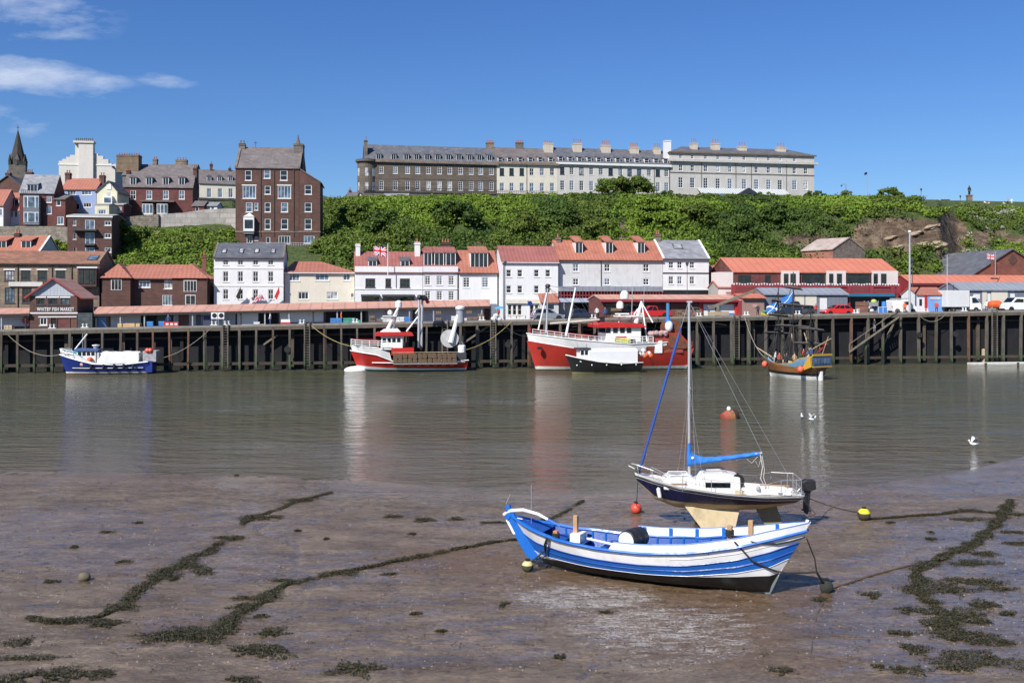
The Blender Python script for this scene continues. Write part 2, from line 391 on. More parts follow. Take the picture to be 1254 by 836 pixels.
        if pitched:
            xm = (x0+x1)/2
            b.prism([(x0-over, zt), (x0-over, zt+.08), (xm, zt+hr+.08), (x1+over, zt+.08), (x1+over, zt)], yf-.15, yb+.3, 'y', 1)
        else:
            dz = (yb-yf)*.35
            b.face([(x0-over, yf-.15, zt), (x1+over, yf-.15, zt), (x1+over, yb+dz/s.slope*.6, zt+dz), (x0-over, yb+dz/s.slope*.6, zt+dz)], 1)
            b.prism([(yf-.15, zt-.02), (yf-.15, zt+.1), (yb+.3, zt+dz+.1), (yb+.3, zt+dz-.02)], x0-over, x1+over, 'x', 1)
        fw = .09; w = x1-x0; h = zt-zb; y0 = yf-.05
        b.box(x0, x1, y0, yf-.003, zb, zb+fw, 2); b.box(x0, x1, y0, yf-.003, zt-fw, zt-.03, 2); b.box(x0, x0+fw, y0, yf-.003, zb+fw, zt-fw, 2); b.box(x1-fw, x1, y0, yf-.003, zb+fw, zt-fw, 2)
        n = {'case2': 2, 'case3': 3, 'case4': 4, 'plain': 1, 'sash': 1}[style]
        for i in range(1, n): b.box(x0+w*i/n-.03, x0+w*i/n+.03, y0, yf-.003, zb+fw, zt-fw, 2)
        if style == 'sash': b.box(x0+fw, x1-fw, y0, yf-.003, (zb+zt)/2-.03, (zb+zt)/2+.03, 2)
        o = b.build('dormer', [cheek, roofm, frame or WHITE], s.root)
        MB().face([(x0+fw, yf-.02, zb+fw), (x1-fw, yf-.02, zb+fw), (x1-fw, yf-.02, zt-fw), (x0+fw, yf-.02, zt-fw)]).build('pane', g or G_DARK, o)
        return o
    def skylight(s, u0, u1, v0, v1, g=None):
        xm = s.fx((u0+u1)/2); z0, z1 = s.fz(v1, xm), s.fz(v0, xm)
        # put it on the front slope: solve for y where roof height meets the ray
        def on(v):
            y = 0
            for _ in range(8): y = max(0, (s.fz(v, xm, y)-s.E)/s.slope)
            return y
        ya, yb = on(v1), on(v0); x0, x1 = s.fx(u0, ya), s.fx(u1, ya); k = s.slope
        def P(x, y, up): return (x, y, s.E+k*y+.16+up)
        b = MB(); b.face([P(x0, ya, .08), P(x1, ya, .08), P(x1, yb, .08), P(x0, yb, .08)]); 
        for a, c in (((x0, ya), (x1, ya)), ((x1, ya), (x1, yb)), ((x1, yb), (x0, yb)), ((x0, yb), (x0, ya))): b.bar(P(a[0], a[1], .06), P(c[0], c[1], .06), .1)
        o = b.build('skylight', DARKM, s.root)
        e = .06
        MB().face([P(x0+e, ya+e, .1), P(x1-e, ya+e, .1), P(x1-e, yb-e, .1), P(x0+e, yb-e, .1)]).build('pane', g or G_BLUE, o)
    def chimney(s, u0, u1, v0, v1, m_, y=None, d=.9, pots=3, cap=True, potm=None, poth=1.):
        y = s.yr-d/2 if y is None else y; x0, x1 = s.fx(u0, y), s.fx(u1, y); z1, z0 = s.fz(v0, x0, y), s.fz(v1, x0, y)
        b = MB(); b.box(x0, x1, y, y+d, z0-.6, z1)
        if cap: b.box(x0-.08, x1+.08, y-.08, y+d+.08, z1-.3, z1-.15); b.box(x0-.05, x1+.05, y-.05, y+d+.05, z1, z1+.08)
        o = b.build('chimney', m_, s.roof if hasattr(s, 'roof') else s.root)
        for i in range(pots):
            p = link('chimney_pot', pot_mesh(potm or TERRA), o, (x0+(x1-x0)*(i+.5)/pots, y+d/2, z1+.05)); p.scale = (1, 1, poth)
        return o
    def pipe(s, u, v0, v1, m_=None, r=.06):
        x = s.fx(u); MB().cyl((x, -.09, s.fz(v1, x)), (x, -.09, s.fz(v0, x)), r, n=6).build('drainpipe', m_ or DARKM, s.root)
    def gutter(s, m_=None):
        MB().box(-.1, s.W+.1, -s.ov-.1, -s.ov+.02, s.E-s.ov*(s.slope or 0)-.08, s.E-s.ov*(s.slope or 0)+.03).build('gutter', m_ or BLACK, s.root)
    def box(s, name, u0, u1, v0, v1, y0, y1, m_):
        x0, x1 = s.fx(u0, y0), s.fx(u1, y0)
        return MB().box(x0, x1, y0, y1, s.fz(v1, x0, y0), s.fz(v0, x0, y0)).build(name, m_, s.root)
# ---------------------------------------------------------------- world, sun, camera
def make_world():
    w = bpy.data.worlds.new('World'); SC.world = w; w.use_nodes = True; nt = w.node_tree; nt.nodes.clear()
    out = nd(nt, 'ShaderNodeOutputWorld'); bg = nd(nt, 'ShaderNodeBackground'); sky = nd(nt, 'ShaderNodeTexSky', sky_type='NISHITA')
    sky.sun_disc = False; sky.sun_elevation = SUN_EL; sky.sun_rotation = SUN_ROT; sky.altitude = 0; sky.air_density = 1.0; sky.dust_density = .2; sky.ozone_density = 2.2
    tc = nd(nt, 'ShaderNodeTexCoord'); sp = nd(nt, 'ShaderNodeSeparateXYZ'); nt.links.new(tc.outputs['Generated'], sp.inputs[0])
    # wispy cirrus: stretched noise over the sky, kept to patches by direction
    y = mathn(nt, 'MAXIMUM', sp.outputs[1], .05)
    px = mathn(nt, 'DIVIDE', sp.outputs[0], y); pz = mathn(nt, 'DIVIDE', sp.outputs[2], y)
    cb = nd(nt, 'ShaderNodeCombineXYZ'); nt.links.new(px, cb.inputs[0]); nt.links.new(pz, cb.inputs[1])
    mp = nd(nt, 'ShaderNodeMapping'); nt.links.new(cb.outputs[0], mp.inputs[0]); mp.inputs[3].default_value = (7, 24, 1); mp.inputs[2].default_value = (0, 0, .1)
    n = noise(nt, mp.outputs[0], 1.3, 8, .62)
    tot = None
    for cu, cv, ru, rv, amt in ((10, 8, 120, 42, .62), (40, 92, 115, 24, .72), (205, 99, 45, 10, .38), (0, 150, 62, 20, .4), (-150, 60, 120, 60, .6)):
        a = mathn(nt, 'POWER', mathn(nt, 'MULTIPLY', mathn(nt, 'SUBTRACT', px, (cu-UC)/F), F/ru), 2)
        c = mathn(nt, 'POWER', mathn(nt, 'MULTIPLY', mathn(nt, 'SUBTRACT', mathn(nt, 'ADD', pz, mathn(nt, 'MULTIPLY', mathn(nt, 'SUBTRACT', px, (cu-UC)/F), .12)), (VH-cv)/F), F/rv), 2)
        d = mathn(nt, 'MULTIPLY', ramp(nt, mathn(nt, 'ADD', a, c), 1.6, 0.), amt)
        tot = d if tot is None else mathn(nt, 'MAXIMUM', tot, d)
    f = mathn(nt, 'MULTIPLY', ramp(nt, mathn(nt, 'ADD', tot, mathn(nt, 'MULTIPLY', mathn(nt, 'SUBTRACT', n, .5), 2.1)), .25, 1.1, 0, .75), ramp(nt, tot, 0, .3), clamp=True)
    hs = nd(nt, 'ShaderNodeHueSaturation'); hs.inputs['Saturation'].default_value = SKY_SAT; hs.inputs['Value'].default_value = 1.0; nt.links.new(sky.outputs[0], hs.inputs['Color'])
    el = ramp(nt, sp.outputs[2], .04, .30); base = mixc(nt, 1., hs.outputs[0], mixc(nt, el, (.72, .93, 1.26), SKY_TINT), 'MULTIPLY'); col = mixc(nt, f, base, (9.5, 10.2, 11.5))
    # MixRGB clamps tuple alpha only, so the cloud colour is scene-linear
    nt.links.new(col, bg.inputs[0]); bg.inputs[1].default_value = SKY_STR; nt.links.new(bg.outputs[0], out.inputs[0])
SUN_DIR = Vector((-.42, -.61, .68)).normalized()
SUN_EL = math.asin(SUN_DIR.z); SUN_ROT = math.atan2(SUN_DIR.x, SUN_DIR.y)
SKY_STR, SKY_SAT, SKY_TINT = .068, 1.2, (.74, .93, 1.34)
make_world()
sl = bpy.data.lights.new('sun', 'SUN'); sl.energy = 5.0; sl.angle = rad(.5); sl.color = (1, .955, .88)
so = bpy.data.objects.new('sun', sl); COL.objects.link(so); so.rotation_euler = (-SUN_DIR).to_track_quat('-Z', 'Y').to_euler(); so.location = (-60, -60, 90)
cam = bpy.data.cameras.new('camera'); cam.lens = 35; cam.sensor_width = 36; cam.shift_y = -48/1254; cam.clip_end = 6000; cam.clip_start = .5
co = bpy.data.objects.new('camera', cam); COL.objects.link(co); co.location = (0, 0, H); co.rotation_euler = (rad(90), 0, 0); SC.camera = co
vs = SC.view_settings; vs.view_transform = 'Standard'; vs.look = 'None'; vs.gamma = 1; vs.exposure = .36
SC.cycles.use_denoising = True; SC.cycles.max_bounces = 6; SC.cycles.diffuse_bounces = 2; SC.cycles.glossy_bounces = 3; SC.cycles.use_adaptive_sampling = True; SC.cycles.adaptive_threshold = .02
SC.cycles.caustics_reflective = False; SC.cycles.caustics_refractive = False; SC.cycles.sample_clamp_indirect = 4

# ---------------------------------------------------------------- mud, water, land
SH = [(-200, 572), (0, 576), (150, 578), (400, 583), (500, 593), (650, 604), (750, 606), (900, 603), (1000, 600), (1100, 588), (1180, 577), (1254, 558), (1400, 530)]
SHX = np.array([X_(u, H*F/(v-VH)) for u, v in SH]); SHY = np.array([H*F/(v-VH) for u, v in SH])
NOI = {}
def fbm(x, y, sc, seed=0, octs=4, g=.5):
    """value noise on numpy arrays"""
    out = np.zeros_like(x); amp = 1; tot = 0
    for o in range(octs):
        r = NOI.get((seed, o))
        if r is None: r = NOI[(seed, o)] = np.random.RandomState(seed*17+o).rand(256, 256)
        X = x/sc*2**o; Y = y/sc*2**o; xi = np.floor(X).astype(int); yi = np.floor(Y).astype(int); fx = X-xi; fy = Y-yi
        fx = fx*fx*(3-2*fx); fy = fy*fy*(3-2*fy)
        a = r[xi % 256, yi % 256]; b = r[(xi+1) % 256, yi % 256]; c = r[xi % 256, (yi+1) % 256]; d = r[(xi+1) % 256, (yi+1) % 256]
        out += amp*(a*(1-fx)*(1-fy)+b*fx*(1-fy)+c*(1-fx)*fy+d*fx*fy); tot += amp; amp *= g
    return out/tot
def chan(x, y):
    out = 0
    for x0, a, ph, w in ((-7, -.18, 0, .16), (-15, .12, 2, .22), (2.2, -.05, 1, .13), (13.5, .1, 3, .2), (20, .05, 5, .18)):
        out = out+np.exp(-((x-(x0+a*(y-30)+.9*np.sin(y*.45+ph)+.35*np.sin(y*1.3+ph*2)))/w)**2)
    return np.clip(out, 0, 1)*np.clip((fbm(x, y, 4, 31, 2)-.38)*5, 0, 1)
def mud_z(x, y):
    x = np.asarray(x, float); y = np.asarray(y, float)
    d = np.interp(x, SHX, SHY)-y
    z = np.where(d > 0, .011*d, .05*d)
    z = z+.07*(fbm(x, y*2.2, 5, 1)-.5)*np.clip(d/6+.35, .12, 1)+.035*(fbm(x, y*3, .9, 2)-.5)*np.clip(d/6+.3, .2, 1)
    z = z+(.055*(fbm(x, y*2., .45, 3, 4, .65)-.5)+.03*(fbm(x*.7+y*.5, y*2.4, .22, 4, 2, .6)-.5))*np.clip(d/8+.25, .2, 1)
    return z-.045*chan(x, y)*np.clip(d/3, 0, 1)
def mud(u, v):
    """pixel to the point of the mud it shows"""
    z = .1
    for _ in range(6):
        Y = (H-z)*F/(v-VH); X = X_(u, Y); z = float(mud_z(X, Y))
    return X, Y, z
def grid_obj(name, xs, ys, zf, m_, attrs=None):
    X, Y = np.meshgrid(xs, ys); Z = zf(X, Y); n, k = X.shape
    v = np.stack([X, Y, Z], -1).reshape(-1, 3); i = np.arange(n*k).reshape(n, k)
    f = np.stack([i[:-1, :-1], i[:-1, 1:], i[1:, 1:], i[1:, :-1]], -1).reshape(-1, 4)
    me = bpy.data.meshes.new(name); me.vertices.add(len(v)); me.vertices.foreach_set('co', v.ravel())
    me.loops.add(f.size); me.loops.foreach_set('vertex_index', f.ravel()); me.polygons.add(len(f))
    me.polygons.foreach_set('loop_start', np.arange(0, f.size, 4)); me.polygons.foreach_set('use_smooth', [True]*len(f)); me.update()
    for nm, fn in (attrs or {}).items():
        a = me.attributes.new(nm, 'FLOAT', 'POINT'); a.data.foreach_set('value', fn(X, Y, Z).ravel().astype(np.float32))
    me.materials.append(m_); o = bpy.data.objects.new(name, me); COL.objects.link(o); return o
def blobs(lst):
    def fn(X, Y, Z):
        U = UC+X*F/Y; V = VH+(H-.1)*F/Y; out = np.zeros_like(X)
        for cu, cv, ru, rv, a in lst:
            q = ((U-cu)/ru)**2+((V-cv)/rv)**2; out = np.maximum(out, a*np.clip(1.3-q, 0, 1))
        return out
    return fn
def mud_material():
    m, nt, b = _nt('wet_mud'); v = coords(nt); vy = coords(nt, (1, 2.4, 1))
    def at(n): a = nd(nt, 'ShaderNodeAttribute', attribute_name=n); return a.outputs['Fac']
    n1 = noise(nt, vy, .35, 6, .6); n2 = noise(nt, vy, 2.2, 5, .7); n3 = noise(nt, v, 14, 3, .7); n4 = noise(nt, v, 45, 2, .6)
    col = mixc(nt, ramp(nt, n1, .35, .65), MUD_A, MUD_B)
    col = mixc(nt, ramp(nt, n2, .42, .7, 0, .6), col, (.06, .045, .036))
    sand = mathn(nt, 'MULTIPLY', at('sand'), ramp(nt, n2, .25, .6, .6, 1))
    col = mixc(nt, mathn(nt, 'MULTIPLY', sand, .85), col, (.16, .095, .05))
    weed = mathn(nt, 'MULTIPLY', at('algae'), ramp(nt, n2, .45, .62)); col = mixc(nt, mathn(nt, 'MULTIPLY', weed, .6), col, (.06, .06, .02))
    st2 = noise(nt, coords(nt, (1, 3.5, 1)), 1.6, 6, .75); pale_amt = mathn(nt, 'ADD', mathn(nt, 'MULTIPLY', at('salt'), .50), mathn(nt, 'SUBTRACT', mathn(nt, 'MULTIPLY', st2, 1.5), 1.12))
    pale_amt = mathn(nt, 'ADD', pale_amt, mathn(nt, 'MULTIPLY', mathn(nt, 'SUBTRACT', n3, .5), 1.3)); pale_amt = mathn(nt, 'MULTIPLY', ramp(nt, pale_amt, .0, .3), ramp(nt, at('salt'), 0, .15))
    col = mixc(nt, mathn(nt, 'MULTIPLY', pale_amt, .85), col, (.55, .53, .51))  # whitish streaks mixed into the mud colour within the masked patches
    n5 = noise(nt, coords(nt, (1, 1.6, 1)), 8, 6, .85); col = mixc(nt, 1., col, mixc(nt, ramp(nt, n5, .34, .64), (.42, .40, .38), (1.4, 1.38, 1.33)), 'MULTIPLY')
    spk = ramp(nt, noise(nt, v, 24, 1, .5), .70, .76); col = mixc(nt, mathn(nt, 'MULTIPLY', spk, .5), col, (.42, .37, .33))
    dk = ramp(nt, noise(nt, v, 6, 2, .6), .66, .74); col = mixc(nt, mathn(nt, 'MULTIPLY', dk, .5), col, (.03, .025, .022))
    wetn = mathn(nt, 'ADD', mathn(nt, 'MULTIPLY', at('wet'), .75), mathn(nt, 'SUBTRACT', ramp(nt, noise(nt, coords(nt, (1, 3.2, 1)), .5, 5, .62), .35, .65), .55))
    wet = ramp(nt, wetn, .0, .35)
    col = mixc(nt, mathn(nt, 'MULTIPLY', wet, .6), col, mixc(nt, 1., col, (.5, .48, .47), 'MULTIPLY')); nt.links.new(col, b.inputs['Base Color'])
    r = nd(nt, 'ShaderNodeMapRange'); nt.links.new(wet, r.inputs[0]); r.inputs[3].default_value = .30; r.inputs[4].default_value = .10
    nt.links.new(r.outputs[0], b.inputs['Roughness']); b.inputs['Specular IOR Level'].default_value = .55
    bs = nd(nt, 'ShaderNodeMapRange'); nt.links.new(wet, bs.inputs[0]); bs.inputs[3].default_value = .75; bs.inputs[4].default_value = .07
    bp = nd(nt, 'ShaderNodeBump'); bp.inputs['Distance'].default_value = .075; nt.links.new(bs.outputs[0], bp.inputs['Strength'])
    nt.links.new(mathn(nt, 'ADD', mathn(nt, 'MULTIPLY', n5, 1.6), mathn(nt, 'ADD', n2, mathn(nt, 'MULTIPLY', n4, .3))), bp.inputs['Height']); nt.links.new(bp.outputs[0], b.inputs['Normal'])
    return m
MUD_A, MUD_B = (.155, .112, .074), (.30, .228, .160)
wetf = blobs([(1150, 760, 190, 90, 1), (1180, 680, 120, 50, .9), (1180, 590, 130, 18, 1), (110, 665, 200, 50, .9), (360, 700, 200, 24, .7), (300, 640, 120, 30, .6), (160, 560, 400, 40, .4), (480, 780, 300, 60, .45), (880, 640, 150, 22, 1.), (640, 640, 120, 18, .6), (330, 755, 60, 14, .9), (690, 600, 400, 14, 1)])
sandf = blobs([(760, 715, 200, 26, .9), (560, 690, 110, 22, .9), (860, 770, 130, 60, .9), (900, 645, 60, 9, .8), (240, 780, 90, 14, .5), (960, 735, 80, 20, 1), (960, 820, 120, 16, .7)])
palef = blobs([(720, 735, 110, 22, 1), (790, 775, 110, 40, .95), (870, 780, 80, 45, .8), (950, 690, 1, 1, 0), (640, 720, 40, 12, .6), (810, 820, 80, 20, .6)])
algaef = blobs([(560, 610, 260, 22, .8), (160, 610, 200, 20, .6), (960, 570, 120, 14, .5)])
xs = np.concatenate([np.arange(-60, -24, .35), np.arange(-24, 26, .085), np.arange(26, 60, .35)]); ys = np.concatenate([np.arange(16, 34, .075), np.arange(34, 48, .11), np.arange(48, 66, .4)])
MUDO = grid_obj('mud_flat', xs, ys, mud_z, mud_material(), {'wet': lambda X, Y, Z: np.maximum(np.maximum(wetf(X, Y, Z), 1.3*chan(X, Y)), np.clip(1.1-(np.interp(X, SHX, SHY)-Y)/5, 0, 1)), 'sand': sandf, 'salt': palef, 'algae': algaef}); struct(MUDO)

def water_material():
    m, nt, b = _nt('harbour_water')
    tc = nd(nt, 'ShaderNodeTexCoord'); sp = nd(nt, 'ShaderNodeSeparateXYZ'); nt.links.new(tc.outputs['Object'], sp.inputs[0])
    v = coords(nt, (.42, 1, 1)); big = noise(nt, coords(nt, (.25, .8, 1)), .12, 4, .6); n1 = noise(nt, v, .9, 4, .6); n2 = noise(nt, v, 3.2, 3, .6); n0 = noise(nt, v, .28, 2, .5)
    near = ramp(nt, sp.outputs[1], 44, 75)
    col = mixc(nt, near, (.135, .112, .078), (.080, .082, .042)); col = mixc(nt, ramp(nt, big, .35, .65, 0, .5), col, (.11, .095, .07))
    nt.links.new(col, b.inputs['Base Color']); b.inputs['Roughness'].default_value = .05; b.inputs['IOR'].default_value = 1.33
    hh = mathn(nt, 'ADD', mathn(nt, 'MULTIPLY', n0, 1.2), mathn(nt, 'ADD', mathn(nt, 'MULTIPLY', n1, 1.7), mathn(nt, 'MULTIPLY', n2, .4)))
    bp = nd(nt, 'ShaderNodeBump'); bp.inputs['Distance'].default_value = .6
    calm = mathn(nt, 'MULTIPLY', ramp(nt, big, .36, .62, .22, 1.15), ramp(nt, sp.outputs[1], 44, 62, .35, 1.)); nt.links.new(mathn(nt, 'MULTIPLY', calm, .9), bp.inputs['Strength'])
    nt.links.new(hh, bp.inputs['Height']); nt.links.new(bp.outputs[0], b.inputs['Normal']); return m
wv = [(-400, 40.), (400, 40.), (400, 190), (-400, 190)]
wme = bpy.data.meshes.new('water'); wme.from_pydata([(x, y, 0) for x, y in [(-400, 10), (400, 10), (400, 210), (-400, 150)]], [], [(0, 1, 2, 3)]); wme.materials.append(water_material())
wo = bpy.data.objects.new('water', wme); COL.objects.link(wo); struct(wo)
gm = bpy.data.meshes.new('ground'); gm.from_pydata([(x, y, -1.6) for x, y in [(-4000, -4000), (4000, -4000), (4000, 5000), (-4000, 5000)]], [], [(0, 1, 2, 3)])
gm.materials.append(mat('river_bed', (.12, .09, .07), .9, .2, .05)); go = bpy.data.objects.new('ground', gm); COL.objects.link(go); struct(go)

# quay road surface: climbs gently to the right, from the quay edge back to the foot of the hill
def Yedge(X): return 121.9+.157*(X+62.7)
b = MB(); st = list(range(-150, 171, 10))
for i in range(len(st)-1):
    a, c = st[i], st[i+1]
    b.face([(a, Yedge(a)+.3, DZ(a)), (c, Yedge(c)+.3, DZ(c)), (c, Yedge(c)+60, DZ(c)), (a, Yedge(a)+60, DZ(a))])
struct(b.build('quay_road', ASPH))

# ---- hillside
CREST_U = [(-200, 235), (380, 240), (400, 246), (430, 243), (470, 243), (520, 238), (600, 237), (700, 239), (800, 238), (900, 241), (1000, 243), (1090, 241), (1150, 244), (1254, 249), (1500, 252)]
def prof(u):
    cr = float(np.interp(u, [c[0] for c in CREST_U], [c[1] for c in CREST_U]))
    if u < 200: return [(150, 398), (158, 372), (168, 332), (178, 312), (189, 282), (200, 265), (215, 252), (240, 238), (300, 229), (400, 225)]
    if u < 288: return [(150, 398), (160, 362), (172, 325), (182, 298), (193, 287), (200, 264), (215, 252), (240, 240), (300, 233), (400, 230)]
    if u < 398: return [(150, 398), (160, 360), (175, 318), (183, 301), (200, 300), (215, 275), (230, 255), (240, 245), (300, 240), (400, 238)]
    if u < 1000: return [(148, 396), (160, 380), (166, 345), (178, 308), (195, 276), (212, 256), (230, cr), (262, cr+.5), (300, cr+1), (400, cr+4)]
    if u < 1158: return [(156, 392), (170, 368), (177, 335), (182, 305), (187, 268), (194, 256), (215, cr), (262, cr+1), (300, cr+2), (400, cr+4)]
    return [(160, 390), (182, 368), (202, 332), (216, 308), (226, 276), (240, 262), (262, cr), (280, cr+.5), (300, cr+1), (400, cr+4)]
UK = [-250, 150, 205, 285, 297, 392, 425, 700, 960, 1010, 1150, 1172, 1500]
def prof_arr(u):
    return np.array([q[0] for q in prof(u)]), np.array([Z_(q[1], q[0]) for q in prof(u)])
PA = [prof_arr(u+(.01 if u not in (285, 392, 1010, 1150) else -.01)) for u in UK]
def hill_z0(X, Y):
    X = np.asarray(X, float); Y = np.asarray(Y, float); U = UC+X*F/np.maximum(Y, 1)
    zz = np.stack([np.interp(Y, a, b) for a, b in PA], 0); Uc = np.clip(U, UK[0], UK[-1]-.01)
    k = np.searchsorted(UK, Uc, side='right')-1; u0 = np.array(UK)[k]; u1 = np.array(UK)[np.minimum(k+1, len(UK)-1)]
    f = np.clip((Uc-u0)/(u1-u0), 0, 1)
    a = np.take_along_axis(zz, k[None], 0)[0]; c = np.take_along_axis(zz, np.minimum(k+1, len(UK)-1)[None], 0)[0]
    return a*(1-f)+c*f
def hill_z(X, Y):
    z = hill_z0(X, Y); U = UC+np.asarray(X)*F/np.maximum(Y, 1); V = VH-(z-H)*F/Y
    amp = np.clip((V-246)/22, 0, 1)*np.clip((385-V)/20, 0, 1)*np.where(U > 400, 1, .35)
    rk = np.clip(rockf(X, Y, z)-.35, 0, .5)*2
    return z+amp*(8.5*(fbm(X, Y, 10, 5, 4, .55)-.5)+1.4*(fbm(X, Y*.6, 2.6, 6, 4, .6)-.5)+rk*(2.6*(fbm(X*.5, z*1.6, 2.2, 9, 4, .6)-.5)+2.*(fbm(X, Y, 3, 12, 3)-.5)))-.1
def rockf(X, Y, Z):
    U = UC+X*F/Y; V = VH-(Z-H)*F/Y; n = fbm(X, Z*1.4, 6, 8, 4)
    r = np.zeros_like(X)
    for cu, cv, ru, rv, a in ((1105, 288, 62, 22, 1.15), (1160, 292, 22, 28, 1.4), (1215, 292, 30, 9, .8), (1000, 300, 50, 14, .9), (890, 290, 40, 12, .4), (620, 300, 60, 10, .45), (1250, 298, 22, 9, .9), (765, 285, 8, 16, .9)):
        q = ((U-cu)/ru)**2+((V-cv)/rv)**2; r = np.maximum(r, a*np.clip(1.5-q, 0, 1))
    return np.clip(r+(n-.5)*1.1, 0, 1)
def hill_material():
    m, nt, b = _nt('hillside'); v = coords(nt); a = nd(nt, 'ShaderNodeAttribute', attribute_name='rock').outputs['Fac']
    st_ = coords(nt, (.35, .35, 1.6)); n = noise(nt, st_, 1., 7, .65); n2 = noise(nt, v, 1.5, 5, .7)
    g = mixc(nt, ramp(nt, n2, .35, .65), (.035, .06, .012), (.11, .15, .035))
    rk = mixc(nt, ramp(nt, n, .35, .62), (.03, .022, .015), (.165, .108, .068)); rk = mixc(nt, ramp(nt, noise(nt, v, .35, 5, .6), .48, .6, 0, .85), rk, (.27, .20, .13))
    col = mixc(nt, ramp(nt, a, .35, .6), g, rk); nt.links.new(col, b.inputs['Base Color']); b.inputs['Roughness'].default_value = .95
    bp = nd(nt, 'ShaderNodeBump'); bp.inputs['Strength'].default_value = 1; bp.inputs['Distance'].default_value = .9; nt.links.new(mathn(nt, 'ADD', n, n2), bp.inputs['Height']); nt.links.new(bp.outputs[0], b.inputs['Normal'])
    return m
hx = np.concatenate([np.arange(-190, 200, .65), np.arange(200, 330, 2)]); hy = np.concatenate([np.arange(146, 272, .42), np.arange(272, 420, 8)])
HILL = grid_obj('hillside', hx, hy, lambda X, Y: hill_z(X, Y), hill_material(), {'rock': rockf}); struct(HILL)

# ---------------------------------------------------------------- foliage
def leaf_material(name, c0, c1, c2):
    m, nt, b = _nt(name); g = nd(nt, 'ShaderNodeNewGeometry')
    r = g.outputs['Random Per Island']; n = noise(nt, coords(nt), .22, 3, .6); n2 = noise(nt, coords(nt), .07, 2, .5)
    col = mixc(nt, r, c0, c1); col = mixc(nt, ramp(nt, n, .42, .62, 0, .75), col, c2); col = mixc(nt, ramp(nt, n2, .45, .6, 0, .5), col, mul(c0, .8))
    nt.links.new(col, b.inputs['Base Color']); b.inputs['Roughness'].default_value = .7; b.inputs['Specular IOR Level'].default_value = .25
    tr = nd(nt, 'ShaderNodeBsdfTranslucent'); nt.links.new(mixc(nt, .5, col, (.12, .2, .02)), tr.inputs[0])
    mx = nd(nt, 'ShaderNodeMixShader'); mx.inputs[0].default_value = .22; nt.links.new(b.outputs[0], mx.inputs[1]); nt.links.new(tr.outputs[0], mx.inputs[2])
    nt.links.new(mx.outputs[0], nt.nodes['Material Output'].inputs[0]); return m
LEAF = leaf_material('scrub_leaves', (.07, .105, .018), (.185, .235, .045), (.10, .17, .02))
LEAF_D = leaf_material('dark_leaves', (.05, .09, .018), (.10, .16, .03), (.07, .13, .024))
LEAF_L = leaf_material('bright_leaves', (.12, .19, .02), (.22, .31, .04), (.17, .27, .03))
LEAF_G = leaf_material('grey_leaves', (.12, .14, .06), (.22, .24, .12), (.10, .14, .05))
BLOSSOM = leaf_material('blossom', (.5, .48, .4), (.62, .6, .52), (.10, .15, .04))
NR = np.random.RandomState(5)
def leaves(centres, radii, per, size, squash=.75, shell=.55):
    """leaf quads through ellipsoid clumps: returns verts, faces"""
    C = np.repeat(np.array(centres), per, 0); Rr = np.repeat(np.array(radii), per); n = len(C)
    d = NR.normal(size=(n, 3)); d /= np.linalg.norm(d, axis=1)[:, None]; d[:, 2] = np.where(d[:, 2] < -.3, -d[:, 2], d[:, 2])
    # lumpy clumps: pull the radius by a per-direction wobble
    wob = 1+.28*np.sin(d[:, 0]*5+C[:, 0]*3)*np.cos(d[:, 1]*4+C[:, 1]*2)+.18*np.sin(d[:, 2]*9+C[:, 0])
    r = Rr*(shell+(1-shell)*NR.rand(n))*wob; p = C+d*r[:, None]*np.array([1, 1, squash])
    nrm = d+NR.normal(scale=.55, size=(n, 3)); nrm /= np.linalg.norm(nrm, axis=1)[:, None]
    t = np.cross(nrm, NR.normal(size=(n, 3))); t /= np.linalg.norm(t, axis=1)[:, None]; w = np.cross(nrm, t)
    s = size*(.6+.8*NR.rand(n))[:, None]; t = t*s; w = w*s*.7
    V = np.stack([p-t, p-w*.9, p+t, p+w*.9], 1).reshape(-1, 3); return V
def leaf_obj(name, V, m_, parent=None, loc=None):
    me = bpy.data.meshes.new(name); n = len(V)//4; me.vertices.add(len(V)); me.vertices.foreach_set('co', V.astype(np.float32).ravel())
    me.loops.add(n*4); me.loops.foreach_set('vertex_index', np.arange(n*4)); me.polygons.add(n); me.polygons.foreach_set('loop_start', np.arange(0, n*4, 4)); me.update()
    me.materials.append(m_); o = bpy.data.objects.new(name, me); COL.objects.link(o)
    if parent: o.parent = parent
    if loc: o.location = loc
    return o
